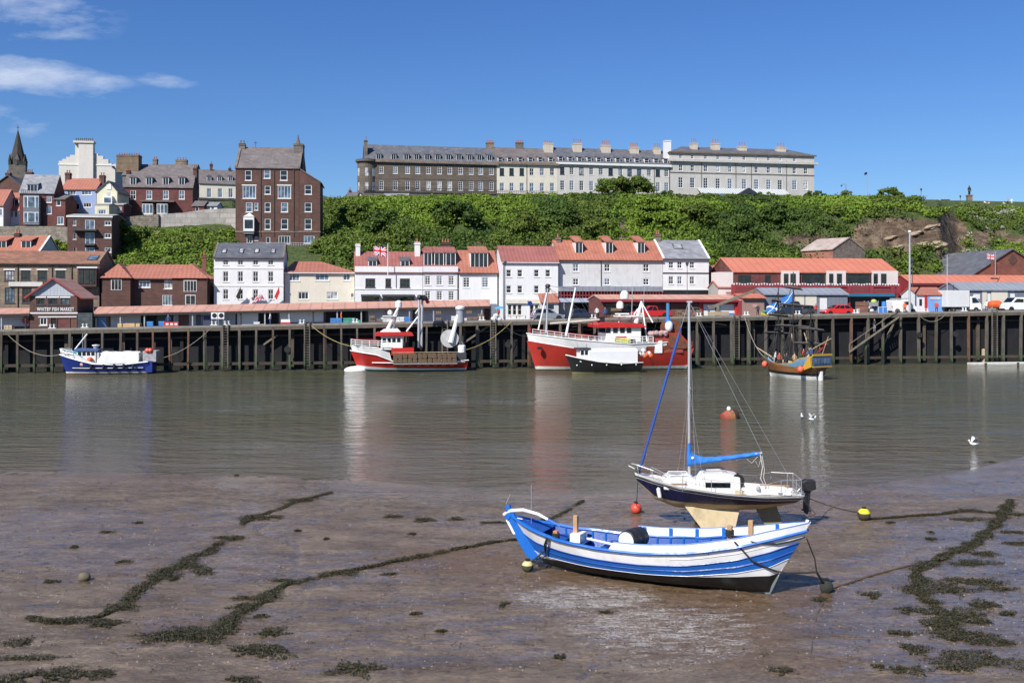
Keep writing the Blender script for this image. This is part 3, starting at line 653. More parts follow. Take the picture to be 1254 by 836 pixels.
def scatter_scrub():
    cs, rs, cl, rl, cd, rd_, cb, rb = [], [], [], [], [], [], [], []
    n = 9600; U = NR.uniform(395, 1370, n); Yv = NR.uniform(160, 268, n); X = (U-UC)*Yv/F
    Z = hill_z(X, Yv); rk = rockf(X, Yv, Z); V = VH-(Z-H)*F/Yv
    m1 = fbm(X, Z*1.3, 9, 21, 3); m2 = fbm(X, Z*1.5, 14, 22, 3)
    for i in range(n):
        if rk[i] > .46+.35*RND.random() or V[i] > 345: continue
        if (V[i] < 258 and U[i] > 1125) or (V[i] < 246 and U[i] > 1040 and RND.random() < .6): continue
        if Yv[i] > 232 and U[i] < 1150: continue
        r = RND.uniform(.7, 1.7)*(.55 if V[i] < 247 else 1); r = r*RND.uniform(1.7, 2.4) if (V[i] > 260 and RND.random() < .18) else r; p = (X[i], Yv[i], Z[i]+r*.25)
        if U[i] > 1180 and .5 < m1[i] and RND.random() < .35: cb.append(p); rb.append(r*.7)
        elif m2[i] > .56: cl.append(p); rl.append(r)
        elif m1[i] < .44: cd.append(p); rd_.append(r*1.15)
        else: cs.append(p); rs.append(r)
    # left town slope and ledge
    n = 1300; U = NR.uniform(130, 292, n); Yv = NR.uniform(162, 198, n); X = (U-UC)*Yv/F; Z = hill_z(X, Yv); V = VH-(Z-H)*F/Yv
    for i in range(n):
        if V[i] > 345 or V[i] < 284 or (U[i] < 150 and V[i] < 300): continue
        r = RND.uniform(.5, 1.3); (cl if RND.random() < .4 else cs).append((X[i], Yv[i], Z[i]+.2)); (rl if cl and cl[-1] == (X[i], Yv[i], Z[i]+.2) else rs).append(r)
    o = tag(leaf_obj('hill_scrub', leaves(cs, rs, 75, .24), LEAF), 'dense mid green scrub covering the hillside below the terrace', 'scrub', kind='stuff')
    tag(leaf_obj('bright_scrub', leaves(cl, rl, 75, .24), LEAF_L), 'bright yellow green scrub patches on the sunny hillside', 'scrub', kind='stuff')
    tag(leaf_obj('dark_scrub', leaves(cd, rd_, 75, .24), LEAF_D), 'darker green bushes in hollows of the hillside', 'scrub', kind='stuff')
    if cb: tag(leaf_obj('blossom_scrub', leaves(cb, rb, 60, .2), BLOSSOM), 'pale flowering scrub on the slope under the statue', 'scrub', kind='stuff')
scatter_scrub()
def tree(name, label, cat, u, v, Y, w, h, m_, clumps=22, per=150, size=.22, zbase=None, trunkm=None, seed=1, group=None):
    """v: foot of the tree; w, h in metres"""
    r = random.Random(seed); X = X_(u, Y); z = Z_(v, Y) if zbase is None else zbase
    root = thing(name, label, cat, (X, Y, z), 0, group); cs, rs = [], []
    b = MB(); b.tube([(0, 0, -.5), (.05*w*.2, 0, h*.25), (0, .1, h*.55)], [.05*h*.6+.05, .035*h+.04, .02*h+.02], 7)
    for i in range(clumps):
        a = r.uniform(0, 6.283); q = r.random()**.5; hz = r.uniform(.16, .86); k = math.sqrt(max(.05, 1-hz*hz*1.05))*1.1
        c = (math.cos(a)*q*w*.40*k, math.sin(a)*q*w*.35*k, h*hz); cs.append(c); rs.append(r.uniform(.16, .26)*min(w, h*1.25))
        if i % 3 == 0: b.tube([(0, 0, h*.25), (c[0]*.5, c[1]*.5, (h*.25+c[2])/2), c], [.02*h, .012*h, .005*h], 5)
    b.build('trunk', trunkm or WOOD_D, root); leaf_obj('crown', leaves(cs, rs, per, size), m_, root); return root
# ---------------------------------------------------------------- extra roof form: gable facing the harbour
def fgable(s, vr, m_, ov=.3, th=.14, up=None, coping=None):
    xm = s.W/2 if up is None else s.fx(up); R_ = s.fz(vr, xm); s.R = R_; E = s.E; s.yr = s.D/2; s.ov = 0
    kl, kr = (R_-E)/xm, (R_-E)/(s.W-xm)
    MB().face([(0, 0, E), (s.W, 0, E), (xm, 0, R_)]).build('gable_wall', coping or s.wallm, s.root); MB().face([(0, s.D, E), (s.W, s.D, E), (xm, s.D, R_)]).build('gable_wall', s.wallm, s.root)
    o = MB().prism([(-ov, E-ov*kl), (-ov, E-ov*kl+th), (xm, R_+th), (s.W+ov, E-ov*kr+th), (s.W+ov, E-ov*kr), (xm, R_)], -.3, s.D+.2, 'y').build('roof', m_, s.root)
    s.roof = o; s.slope = 1; return o
House.fgable = fgable
HC = {}
# ---- church spire
Y = 300; k = Y/F
t_ = thing('church_spire', 'dark pointed church spire at the far left skyline', 'church spire', (X_(22, Y), Y, Z_(226, Y)), rad(20))
hb = (226-203)*k; ht = (226-159)*k
MB().box(-2.3, 2.3, -2.3, 2.3, -3, hb).build('tower', STONE_G, t_)
MB().tube([(0, 0, hb), (0, 0, ht)], [2.5, .08], 8).build('spire', mat('sooty_stone', (.045, .042, .04), .9, .3, 1), t_)
for a, c in ((1, 1), (1, -1), (-1, 1), (-1, -1)): MB().box(a*2-.35, a*2+.35, c*2-.35, c*2+.35, hb, hb+1.2).tube([(a*2, c*2, hb+1.2), (a*2, c*2, hb+3.2)], [.5, .03], 4).build('pinnacle', MATS['sooty_stone'], t_)
for a, r in ((0, 1), (math.pi/2, 1)): 
    p = MB(); p.T = Matrix.Rotation(a, 4, 'Z'); p.prism([(-.6, hb+1.5), (.6, hb+1.5), (0, hb+3.5)], -2.15, 2.15, 'y').build('spire_light', STONE_G, t_)
p = MB().box(-.07, .07, -.07, .07, ht-.3, ht+1.4).box(-.4, .4, -.06, .06, ht+.6, ht+.75).build('cross', DARKM, t_)
# ---- crow-stepped white building
Y = 238; k = Y/F; X0 = X_(72, Y); z0 = Z_(226, Y)
t_ = thing('stepped_gable_building', 'tall pale grey building with stepped gables round one wide central chimney', 'building', (X0, Y, z0), rad(8))
def pz(u, v): return ((u-72)*k, (226-v)*k)
out = [pz(72, 232), pz(72, 197), pz(76, 197), pz(76, 194.5), pz(80.5, 194.5), pz(80.5, 192), pz(85, 192), pz(85, 189.5), pz(91, 189.5), pz(91, 174), pz(113, 174), pz(113, 187), pz(118, 187), pz(118, 190), pz(124, 190), pz(124, 194), pz(130, 194), pz(130, 199), pz(134, 199), pz(134, 204), pz(138, 207), pz(138, 232)]
PALE = mat('pale_grey_render', (.60, .57, .52), .85, .08, .5, streak=.25)
MB().prism(out, 0, .9, 'y').build('gable_wall', PALE, t_)
MB().box(pz(72, 0)[0], pz(138, 0)[0], .9, 12, -2, pz(0, 199)[1]).build('wall', PALE, t_)
MB().prism([pz(74, 198), pz(104, 184), pz(137, 205)], .95, 12, 'y').build('roof', SLATE, t_)
MB().box(pz(96, 0)[0], pz(113, 0)[0], -.7, 0, -2, pz(0, 174)[1]).build('chimney_breast', PALE, t_)
MB().box(pz(90, 0)[0], pz(114, 0)[0], -.95, 1.1, pz(0, 175)[1], pz(0, 172.6)[1]).build('chimney_cap', PALE, t_)
MB().box(-.15, pz(138.5, 0)[0], -.12, -.003, pz(0, 202)[1], pz(0, 200.6)[1]).build('cornice', WTRIM, t_)
POTD = mat('grey_pot', (.16, .14, .12), .9, .2, 3)
for i in range(9): link('chimney_pot', pot_mesh(POTD), t_, (pz(92+2.4*i, 0)[0], .1, pz(0, 173)[1])).scale = (1.3, 1.3, 1.4)
# ---- brown stack house behind the terrace
h = House('rear_house', 'slate roofed house with one very wide brown brick chimney stack', 150, 236, 232, 214, 8, STONE_G, Y=232); h.gable(202, SLATE_B); h.walls()
h.chimney(142.5, 169.5, 190, 208, mat('brown_stack', (.17, .125, .085), .9, .2, 1, pattern='brick', per=.4, streak=.3), y=1, d=2.2, pots=9)
h.chimney(187, 192, 195, 207, STONE_G, pots=2); h.chimney(215, 228.5, 196, 208, STONE, pots=4)
# ---- red brick terrace with dormers
h = House('brick_terrace', 'dark red brick terrace with four arched dormers above a terrace wall', 152, 236, 265, 228, 6.5, BRICK_R, Y=(204, 206))
h.gable(212.5, SLATE_B); h.row([163, 182.5, 203, 222.5], 7, 233, 244, 'sash4'); h.walls()
for u in (163, 182.5, 203, 222.5): h.dormer(u-3.6, u+3.6, 215, 226.5, WTRIM, SLATE_B, 'case2', True, over=.25)
h.box('porch_roof', 171, 213, 245, 246.8, -1.6, -.02, SLATE_B)
for a, c in ((174, 187), (192, 205)): 
    h.box('bay_window', a, c, 249.5, 263, -1.3, -.02, WTRIM); x0, x1 = h.fx(a, -1.3), h.fx(c, -1.3)
    for i in range(3): MB().box(x0+(x1-x0)*i/3+.1, x0+(x1-x0)*(i+1)/3-.1, -1.36, -1.31, h.fz(261, x0), h.fz(251, x0)).build('pane', G_BLUE, h.root)
h.win(219, 226, 249, 261, 'case2'); h.chimney(154.5, 159, 209, 219, BRICK_D, pots=2); h.chimney(236.5, 241, 206, 217, BRICK_D, pots=2)
h = House('garden_annexe', 'low red brick annexe with one small white window at the terrace end', 235.5, 250, 265, 252, 4, BRICK_R, Y=203); h.win(239, 243.5, 253.5, 259, 'plain'); h.gable(247, SLATE_B); h.walls()
h = House('conservatory', 'small white conservatory on the retaining wall', 248, 266, 262, 252, 4, WTRIM, Y=204); h.row([251.5, 256, 260.5], 3.6, 253, 261, 'plain', g=G_BLUE); h.gable(248.5, SLATE_L); h.walls()
# ---- cream houses behind
h = House('cream_terrace', 'cream terrace with blue sash windows and grey dormers beside the tall brick house', 244, 300, 256, 224, 9, CREAM, Y=(226, 229))
h.gable(208, SLATE_B); h.row([256, 269.5, 282.5], 5.5, 230.5, 242, 'case2', g=G_BLUE); h.row([273, 285], 5, 248, 254, 'case2', g=G_BLUE); h.walls(); h.course(243.5, .5, .4, DARKM, 'balcony')
for u in (256, 269, 282): h.dormer(u-2.6, u+2.6, 214, 222, WTRIM, SLATE_B, 'case2', True)
h.chimney(257, 260.5, 201, 210, BRICK_D, pots=1); h.chimney(280, 283, 206, 211, BRICK_D, pots=1)
# ---- red bay-window house
h = House('bay_window_house', 'red brick house with a tall white bay window and grey slate roof', 24, 66, 277, 235.5, 7.5, BRICK_R, Y=(190, 191))
h.gable(214.5, SLATE_L); h.win(57, 63, 240, 248, 'case2', G_BLUE); h.win(57, 63, 252, 262, 'plain', G_BLUE); h.walls()
h.box('bay', 28.5, 48, 239, 275, -1.2, -.02, NAVY if 0 else GREYS)
for a, c in ((241.5, 254), (261, 271.5)):
    x0, x1 = h.fx(29, -1.25), h.fx(47.5, -1.25); o = MB().box(x0, x1, -1.27, -1.21, h.fz(c, 0)-.12, h.fz(a, 0)+.12).build('window', WTRIM, h.root)
    for i in range(3): MB().box(x0+.12+(x1-x0)*[0, .25, .75][i], x0-.12+(x1-x0)*[.25, .75, 1][i], -1.33, -1.28, h.fz(c, 0), h.fz(a, 0)).build('pane', G_BLUE, o)
h.dormer(33, 46, 226, 234.8, WTRIM, SLATE_L, 'case3'); b = MB()
for i in range(9): x = h.fx(29+i*2.3); b.box(x-.03, x+.03, -1.2, -1.14, h.fz(239, 0), h.fz(233.5, 0))
b.box(h.fx(28.5), h.fx(48), -1.21, -1.13, h.fz(233.8, 0), h.fz(233.2, 0)); b.build('balcony_rail', DARKM, h.root)
h = House('brick_annexe', 'low red brick annexe with two white windows between bay house and blue house', 66, 80, 277, 244, 5, BRICK_R, Y=191); h.win(69, 74.5, 244.8, 252, 'plain'); h.win(70, 78, 265, 275, 'case2', G_BLUE); h.gable(240, SLATE_B); h.walls()
# ---- far-left houses
h = House('brick_gable_house', 'dark brick gabled house with a tall stack behind the orange roofs', -14, 30, 250, 232, 9, BRICK_D, Y=212); h.fgable(215, SLATE_B, up=10); h.walls(); h.chimney(6.5, 12, 212, 226, BRICK_D, y=.5, pots=2); h.chimney(32, 39, 211, 224, BRICK_D, y=3, pots=3)
h = House('orange_roof_house', 'small house at the left edge with a steep orange roof and dark roof window', 5.5, 24, 270, 257, 6, RENDER, Y=193); h.gable(237, PANTILE_O); h.row([9, 14, 19.5], 3.6, 259, 266, 'case2'); h.walls(); h.dormer(12.5, 23.5, 244, 252, BRICK_R, PANTILE_O, 'case2')
h = House('orange_roof_house', 'white walled house cut by the left edge with an orange roof', -22, 4, 272, 251, 6, RENDER, Y=190); h.gable(233, PANTILE_O); h.row([-4, 1], 3.6, 256, 264, 'case2'); h.walls()
# ---- blue and cream houses
h = House('blue_house', 'pale blue rendered house with an orange tiled roof', 75.5, 118, 265, 231.5, 6, RENDER_B, Y=198)
h.win(82, 93, 233.5, 239, 'case3'); h.win(99.5, 112, 233.5, 239, 'case3'); h.win(102, 112, 248, 254, 'case3'); h.win(88, 97.5, 248.5, 260, 'case2', name='french_door'); h.gable(219.5, PANTILE_O); h.walls()
h.chimney(79.5, 85.5, 212, 222, BRICK_D, pots=2); h.chimney(121.5, 127.5, 215, 227, BRICK_D, y=2, pots=2)
MB().box(h.fx(85), h.fx(112), -1.2, -1.15, h.fz(260.5, 0), h.fz(256.5, 0)).build('balcony_rail', mat('thin_rail', (.3, .32, .36), .5), h.root)
h = House('cream_gable_house', 'cream gabled house with a small upper window beside the blue house', 118.5, 143.5, 266, 234.5, 6, RENDER_Y, Y=196); h.win(131, 136, 225.5 if 0 else 236, 242, 'case2'); h.fgable(222, SLATE, up=133); h.walls()
o = h.box('gable_window', 130.5, 136, 226, 232, -.1, -.01, WTRIM); h.box('bay_window', 126, 137, 240, 250, -.9, -.02, WTRIM); h.box('bay_glass', 127.5, 135.5, 242, 248, -.95, -.905, G_BLUE)
h = House('cream_flat_extension', 'cream flat roofed extension with a dark window below the cream gable', 116, 133.5, 267, 251, 4, RENDER_Y, Y=190); h.win(120, 130, 256.5, 262.5, 'case3'); h.gable(250.3, CONC, .1); h.walls()
h = House('brick_hut', 'small flat brick hut with a white window on the terrace', 134, 151, 268, 251, 4, BRICK_R, Y=194); h.win(139.5, 148.5, 253, 260, 'case2'); h.gable(249.8, CONC, .1); h.walls()
# ---- brick flats
h = House('brick_flats', 'red brown brick block of flats with white french doors and balconies', 82.5, 137, 316, 264.5, 9, BRICK_D, Y=(172, 173))
for a, c in ((269, 276), (285.5, 293), (303, 308.5)): h.win(89.5, 93.3, a, c, 'plain')
for a, c in ((270.5, 276), (285.5, 291.5), (303, 309)): h.win(128, 136, a, c, 'case2')
for a, c in ((269, 281), (285, 299), (303, 310)): h.win(104, 116, a, c, 'case2', G_BLUE, name='french_door')
h.gable(263, CONC, .15); h.walls(); h.course(281.8, .3, 1.0, DARKM, 'balcony', 91, 120); h.course(299.5, .3, .6, DARKM, 'balcony', 103, 117); h.course(265, .25, .15, WTRIM, 'coping')
# ---- house with dormers
h = House('dormer_house', 'low cottage with orange tiles and square grey dormers at the left edge', -20, 49, 325, 308, 7, RENDER_G, Y=160); h.gable(290, PANTILE); h.walls(); h.dormer(-4, 8, 295, 304, DARKM, PANTILE, 'case2'); h.dormer(26, 38, 295, 304, DARKM, PANTILE, 'case2'); h.chimney(17, 23.5, 286, 297, BRICK_D, pots=2); h.parapet(.15)
# ---- sandstone building
h = House('sandstone_warehouse', 'long two storey sandstone building with a brown roof behind the fish market', -30, 121.5, 402, 322, 9, STONE, t=20)
for u in (11.5, 31.5, 52, 74.5): h.win(u-6, u+6, 331, 343.5, 'case3t', frame=DARKM, lintel=WTRIM)
for u in (12, 33, 56): h.win(u-6, u+6, 352, 371, 'case3t', frame=DARKM)
h.win(-16, -6, 331, 343.5, 'case3t', frame=DARKM); h.gable(308, TILEBR); h.walls(); h.parapet(.3, STONE); h.skylight(107, 118, 315, 320)
h.box('sign_board', 10.5, 52, 345, 350.5, -.25, -.01, mat('faded_sign', (.55, .54, .5), .8, .15, .6, streak=.3)); h.gutter()
h.box('oriel', 95, 118, 328, 351, -1., -.02, mat('oriel_timber', (.07, .03, .03), .7)); x0, x1 = h.fx(96, -1), h.fx(117, -1)
for i in range(3): MB().box(x0+(x1-x0)*i/3+.08, x0+(x1-x0)*(i+1)/3-.08, -1.06, -1.01, h.fz(347, 0), h.fz(330, 0)).build('pane', G_DARK, h.root)
h.box('oriel_roof', 94, 119, 326.5, 328.3, -1.2, -.02, WTRIM)
for u in (22, 64, 88): h.pipe(u, 324, 380)
# ---- orange roofed brick houses behind the shed
h = House('brick_cottages', 'dark brick cottages with orange hipped roofs and white casements behind the market shed', 123, 257, 402, 340, 8, BRICK_D, t=21)
for a, c, e, g in ((136, 149, 342, 355), (170, 184, 343.5, 352), (201, 212.5, 343, 353.5), (225, 241, 343, 357), (227, 239.5, 361.5, 373)): h.win(a, c, e, g, 'case3')
h.win(198.5, 213, 361, 374, 'case4', name='french_door'); h.win(141, 148, 365, 380, 'plain', frame=DARKM, name='door_panel'); h.hip(323.5, PANTILE_O, hx=3.5); h.walls(); h.gutter()
for a, c, m in ((127, 162, 144), (213, 255, 234)):
    x0, x1, xm = h.fx(a), h.fx(c), h.fx(m); zr = h.fz(322.5, xm)
    MB().box(x0, x1, -1.3, -.01, -1, h.E).build('wing_wall', BRICK_D, h.root)
    b = MB(); e = h.E-.05; b.face([(x0-.25, -1.6, e), (xm, .6, zr), (xm, 4.5, zr), (x0-.25, 4.5, e)]); b.face([(x1+.25, -1.6, e), (x1+.25, 4.5, e), (xm, 4.5, zr), (xm, .6, zr)]); b.face([(x0-.25, -1.6, e), (x1+.25, -1.6, e), (xm, .6, zr)])
    b.face([(x0-.25, -1.6, e), (x1+.25, -1.6, e), (x1+.25, 4.5, e), (x0-.25, 4.5, e)]); b.build('wing_roof', PANTILE_O, h.root)
def bay(h, a, c, e, g, y, n=3):
    x0, x1 = h.fx(a, y), h.fx(c, y); z0, z1 = h.fz(g, x0, y), h.fz(e, x0, y); o = MB().box(x0, x1, y-.06, y-.003, z0, z1).build('window', WTRIM, h.root)
    for i in range(n): MB().box(x0+.1+(x1-x0-.1)*i/n, x0+(x1-x0-.1)*(i+1)/n, y-.1, y-.065, z0+.1, z1-.1).build('pane', G_DARK, o)
bay(h, 136, 149, 342, 355, -1.3); bay(h, 225, 241, 343, 357, -1.3, 4); bay(h, 227, 239.5, 361, 373, -1.3, 2)
h.chimney(247.5, 252, 313, 334, BRICK, y=5, d=.6, pots=1)
# ---- white four storey house
h = House('white_guesthouse', 'four storey white house with paired sashes and four skylights in grey slate', 262, 347, 402, 315, 9, RENDER_G if 0 else RENDER, t=21)
for u in (276.4, 294.5, 313, 331.6):
    for a, c, d in ((317.8, 324.5, 0), (332, 345, 0), (354, 366.5, 0), (375, 389, 0)): h.win(u-3.4, u+3.4, a, c, 'case2t', G_DARK, frame=DARKM if 0 else WTRIM)
h.gable(298.5, SLATE); h.walls(); h.course(328.2, .2, .06, WTRIM); h.course(349.7, .2, .06, WTRIM); h.parapet(.12, STONE_G); h.gutter()
for u in (274, 295, 314, 334): h.skylight(u-2.5, u+2.5, 306.5, 311.5, G_PALE)
# ---- cream two storey house
h = House('cream_house', 'wide cream two storey house with an orange hipped roof', 348.5, 434, 402, 333, 9, CREAM, t=22)
for a, c, e, g in ((353.6, 367, 335, 344), (386, 403, 335, 343.5), (420, 429, 334.5, 343.5), (365, 378, 357, 366.5), (400, 413.5, 357, 366.5), (430, 434, 359, 364)): h.win(a, min(c, 433.4), e, g, 'case3' if c-a > 10 else 'case2')
h.hip(320, PANTILE_O, hx=(1.2, 5)); h.walls(); h.gutter(WTRIM)
# ---- white pub and neighbours
h = House('white_inn', 'long white building with a red roof and chimneys at each end behind the flag', 434.5, 517.5, 402, 332.5, 8, RENDER, t=20)
for a, c in ((447.5, 459.5), (472, 479), (489.7, 502)): h.win(a, c, 341, 352, 'case3t' if c-a > 9 else 'case2t', frame=DARKM)
h.gable(309, PANTILE_R); h.walls(); h.course(353.8, .15, .08, WTRIM); h.box('parapet', 434.5, 517.5, 326, 333, -.3, .25, RENDER)
h.dormer(451, 461.5, 319, 326.5, GREYL, SLATE, 'case2'); h.dormer(490.5, 501.5, 319, 326.5, GREYL, SLATE, 'case2'); h.chimney(435.5, 441, 299, 318, RENDER, y=3, pots=0); h.chimney(508, 514.5, 297, 316, RENDER, y=3, pots=1)
for a, c in ((442, 465), (468, 508)):
    h.box('awning', a, c, 360.5, 363, -1.2, -.02, DARKM); h.box('shop_window', a+.5, c-.5, 363, 369, -.1, -.02, G_DARK)
h = House('narrow_white_house', 'narrow white house with three boxy dormers in a row', 518, 561, 402, 332.5, 8, RENDER_L, t=20)
for u in (523.5, 538, 552.5):
    for a, c in ((337.5, 349), (356, 367.5)): h.win(u-3.6, u+3.6, a, c, 'sash6')
h.gable(308.5, PANTILE_R); h.walls(); h.box('parapet', 518, 561, 326, 333, -.3, .25, RENDER_L)
for a, c in ((518.8, 529), (531.8, 543.6), (545.8, 558)): h.dormer(a, c, 309.5, 325.5, DARKM, PANTILE_R, 'case2')
h.course(353.8, .15, .08, WTRIM); h.chimney(541, 551, 297, 308, BRICK_D, y=6, pots=3); h.pipe(560.5, 331, 372)
h = House('white_cottage', 'white cottage with an orange roof and one wide dormer', 562, 609, 402, 333, 8, RENDER, t=20)
for u in (571, 594): h.win(u-4.2, u+4.2, 339.5, 352, 'sash6')
h.gable(307.5, PANTILE_O); h.walls(); h.dormer(576, 597.5, 309.5, 328, WTRIM, PANTILE_O, 'case4'); h.gutter(); h.chimney(607.5, 613.5, 306, 322, STONE_G, y=2, pots=1); h.box('shop_front', 583, 608, 372, 390, -.12, -.01, GREYS)
h = House('white_cafe', 'white three storey building with small paired windows and a cream shop front', 614.5, 683.5, 402, 320, 8, RENDER, t=17)
for u in (623, 636.7, 657, 671):
    for a, c in ((330, 339), (349.4, 358.8)): h.win(u-3.3, u+3.3, a, c, 'sash', G_DARK)
for a, c in ((622, 626.5), (628, 632.5), (634, 639), (649, 653.5), (655, 659.5)): h.win(a, c, 373, 385.5, 'sash', G_DARK, frame=CREAM)
h.gable(302, PANTILE_R); h.walls(); h.box('shop_fascia', 620, 663, 366.5, 371.5, -.3, -.02, CREAM); h.gutter(WTRIM); h.pipe(616.5, 320, 390, GREYL)
h.box('porch', 663, 684, 370.5, 392, -2.0, -.02, RENDER_G); h.box('porch_window', 671, 678, 373, 378, -2.06, -2.01, G_DARK)
x0, x1 = h.fx(661.5, -2), h.fx(684.5, -2); za, zc = h.fz(370.8, x0, -2), h.fz(360, x0, 0); MB().prism([(-2.3, za), (-2.3, za+.12), (-.02, zc+.12), (-.02, zc)], x0, x1, 'x').build('porch_roof', PANTILE_O, h.root)
h = House('long_white_inn', 'large grey white building with three small dormers and a red lattice balcony', 684.5, 811.5, 400, 317.5, 9.5, RENDER_G, t=18)
for u in (705, 743.5, 791):
    h.win(u-3.8, u+3.8, 323, 332.6, 'sash4'); h.win(u-3.8, u+3.8, 340.6, 349, 'sash4')
h.gable(295, PANTILE); h.gutter(); h.pipe(736, 318, 350)
for u in (709, 746, 785): h.dormer(u-4.5, u+4.5, 296.5, 310.5, WTRIM, PANTILE, 'case2', frame=WHITE)
h.door(702, 724, 371, 393, G_DARK, 'glazed_door'); h.door(737, 751, 373, 393, mat('garage_door', (.6, .6, .6), .6), 'garage_door'); h.walls()
h.chimney(681.5, 686.5, 291, 318, STONE, y=4, pots=1); h.chimney(803.5, 809, 287, 316, STONE, y=4, pots=2)
h.box('balcony_roof', 685, 812, 350.5, 356.5, -2, -.02, GREYL); h.box('balcony_beam', 685, 812, 365, 370, -2, -.02, mat('pale_blue_beam', (.42, .46, .56), .6, .1, 1, streak=.2)); h.box('balcony_back', 688, 811, 357, 365, -.1, -.01, mat('balcony_dark_red', (.12, .02, .025), .7))
b = MB(); x0, x1 = h.fx(687, -1.9), h.fx(811, -1.9); z0, z1 = h.fz(365, x0, -1.9), h.fz(357, x0, -1.9)
for i in range(34): x = x0+(x1-x0)*i/33; b.box(x-.06, x+.06, -1.95, -1.85, z0, z1)
b.box(x0, x1, -1.97, -1.83, z0+.35, z0+.5); b.build('balcony_lattice', REDB, h.root)
for u in (690, 727, 733, 753): h.box('post', u, u+1.5, 370, 396, -1.9, -1.7, GREYL)
h = House('white_slate_house', 'tall white house with black lines and a steep grey slate roof', 812, 868, 400, 316, 9, RENDER, t=18)
for u in (821.8, 832.3, 847.5):
    h.win(u-3.1, u+3.1, 319.8, 328.6, 'sash4'); h.win(u-3.1, u+3.1, 338, 348, 'sash4')
h.gable(295, SLATE_L); h.walls(); h.gutter(); h.skylight(826, 836.6, 300.5, 306, G_PALE); h.course(334.3, .18, .06, BLACK); h.box('shop_front', 812.5, 867.5, 355.5, 361.5, -.2, -.02, BLACK); h.box('shop_glass', 813, 867, 362, 390, -.08, -.01, G_DARK); h.course(354.5, .14, .08, WTRIM)
h.parapet(.18, WTRIM)
h = House('brick_back_house', 'dark brick lean-to house in the gap behind the white slate house', 868.5, 892, 400, 334, 8, BRICK_D, t=22); h.gable(326, PANTILE); h.walls()
h = House('small_red_roof_shed', 'tiny grey shed with an orange roof between the houses', 879, 898, 395, 352, 4, CONC, t=12); h.gable(345, PANTILE_O); h.walls()
# ---- restaurant with red roof and balcony
h = House('harbour_restaurant', 'long two storey restaurant with an orange red roof and a red balcony', 898, 1099.5, 398, 333, 10, BRICK_R, t=12)
PB = mat('pinkish_render', (.66, .60, .57), .7, .06, 1)
def pbay(a, c, wins):
    h.box('bay_front', a, c, 331.5, 348.5, -.45, -.02, PB)
    for p, q in wins: h.box('bay_window', p, q, 335, 348, -.52, -.46, G_DARK)
h.door(904, 920, 337, 348, G_DARK, 'glazed_door'); h.door(937, 944, 337, 348, G_DARK, 'glazed_door'); h.door(982, 1011, 334.5, 348, G_DARK, 'glazing'); h.door(1038, 1068, 334.5, 348, G_DARK, 'glazing')
h.gable(316.5, REDC, ov=.2); h.walls()
pbay(957.5, 979, ((960, 965.5), (968, 974.5))); pbay(1013, 1036, ((1015.5, 1020.5), (1025, 1031))); pbay(1069, 1099.6, ((1070, 1075), (1079, 1085.5)))
h.box('ground_floor_front', 897, 1100, 359, 385, -.3, -.02, mat('deep_teal_front', (.02, .05, .07), .6)); h.box('side_wall', 880, 897.8, 333, 385, -.1, 3, PB)
h.box('deck', 896, 1102, 357.5, 359, -2.6, -.31, REDB)
b = MB(); y = -2.6; x0, x1 = h.fx(896, y), h.fx(1102, y); zt, zb = h.fz(348.3, x0, y), h.fz(358.5, x0, y)
b.box(x0, x1, y-.1, y+.1, zt-.35, zt)
for i in range(4): b.box(x0, x1, y-.03, y+.03, zb+.15+i*.24, zb+.24+i*.24)
for u in (898, 930, 955, 985, 1012, 1040, 1067, 1093, 1100): x = h.fx(u, y); b.box(x-.3, x+.3, y-.14, y+.12, zb-.1, zt+.02)
b.build('balcony_rail', REDB, h.root)
for u in (897, 930, 985, 1040, 1067, 1099): x = h.fx(u, y); MB().box(x-.12, x+.12, y-.1, y+.1, -.5, zb).build('post', REDB, h.root)
b = MB()
for i in range(62):
    x = x0+.3+(x1-x0-.6)*i/61; zz = zt+.02+.05*math.sin(i*1.3); b.face([(x-.16, y-.16, zz+.16), (x+.16, y-.16, zz+.16), (x, y-.18, zz-.16)])
b.build('bunting', mat('bunting_cloth', (.7, .68, .66), .8), h.root)
o = h.box('awning', 1036, 1096, 359.3, 363, -3.4, -2.7, mat('teal_awning', (.02, .13, .22), .7)); 
# tin roofed old brick store behind
h = House('old_brick_store', 'old brick store with a rusty tin roof and a stone gable below the cliff', 982, 1020, 335, 307, 8.6, mat('orange_old_brick', (.30, .13, .09), .9, .25, .6, pattern='brick', per=.3, stain=(.2, .15, .12), stain_amt=.6), Y=(176, 170.5)); h.gable(294, mat('pale_tin_roof', (.40, .33, .29), .8, .3, .6, pattern='seam', per=.5, stain=(.3, .13, .09), stain_amt=.6)); h.walls()
x = h.W+.02; MB().face([(x, 0, -2), (x, h.D, -2), (x, h.D, h.E), (x, h.yr, h.R-.03), (x, 0, h.E)]).build('gable_wall', RUBBLE, h.root)
# big slate warehouse on the right
h = House('slate_warehouse', 'big warehouse with a dark slate roof and brick gable at the right edge', 1190, 1290, 392, 337, 34, BRICK, Y=(165, 168)); h.fgable(305.5, SLATE, up=1239); h.walls()
x = h.fx(1240); z = h.fz(318, x); MB().prism([(x-.9, z), (x, z+1), (x+.9, z), (x, z-1)], -.08, -.003, 'y').build('diamond_panel', BRICK_D, h.root)
h.box('brick_pier', 1215, 1220, 318, 337, -.5, -.02, BRICK)
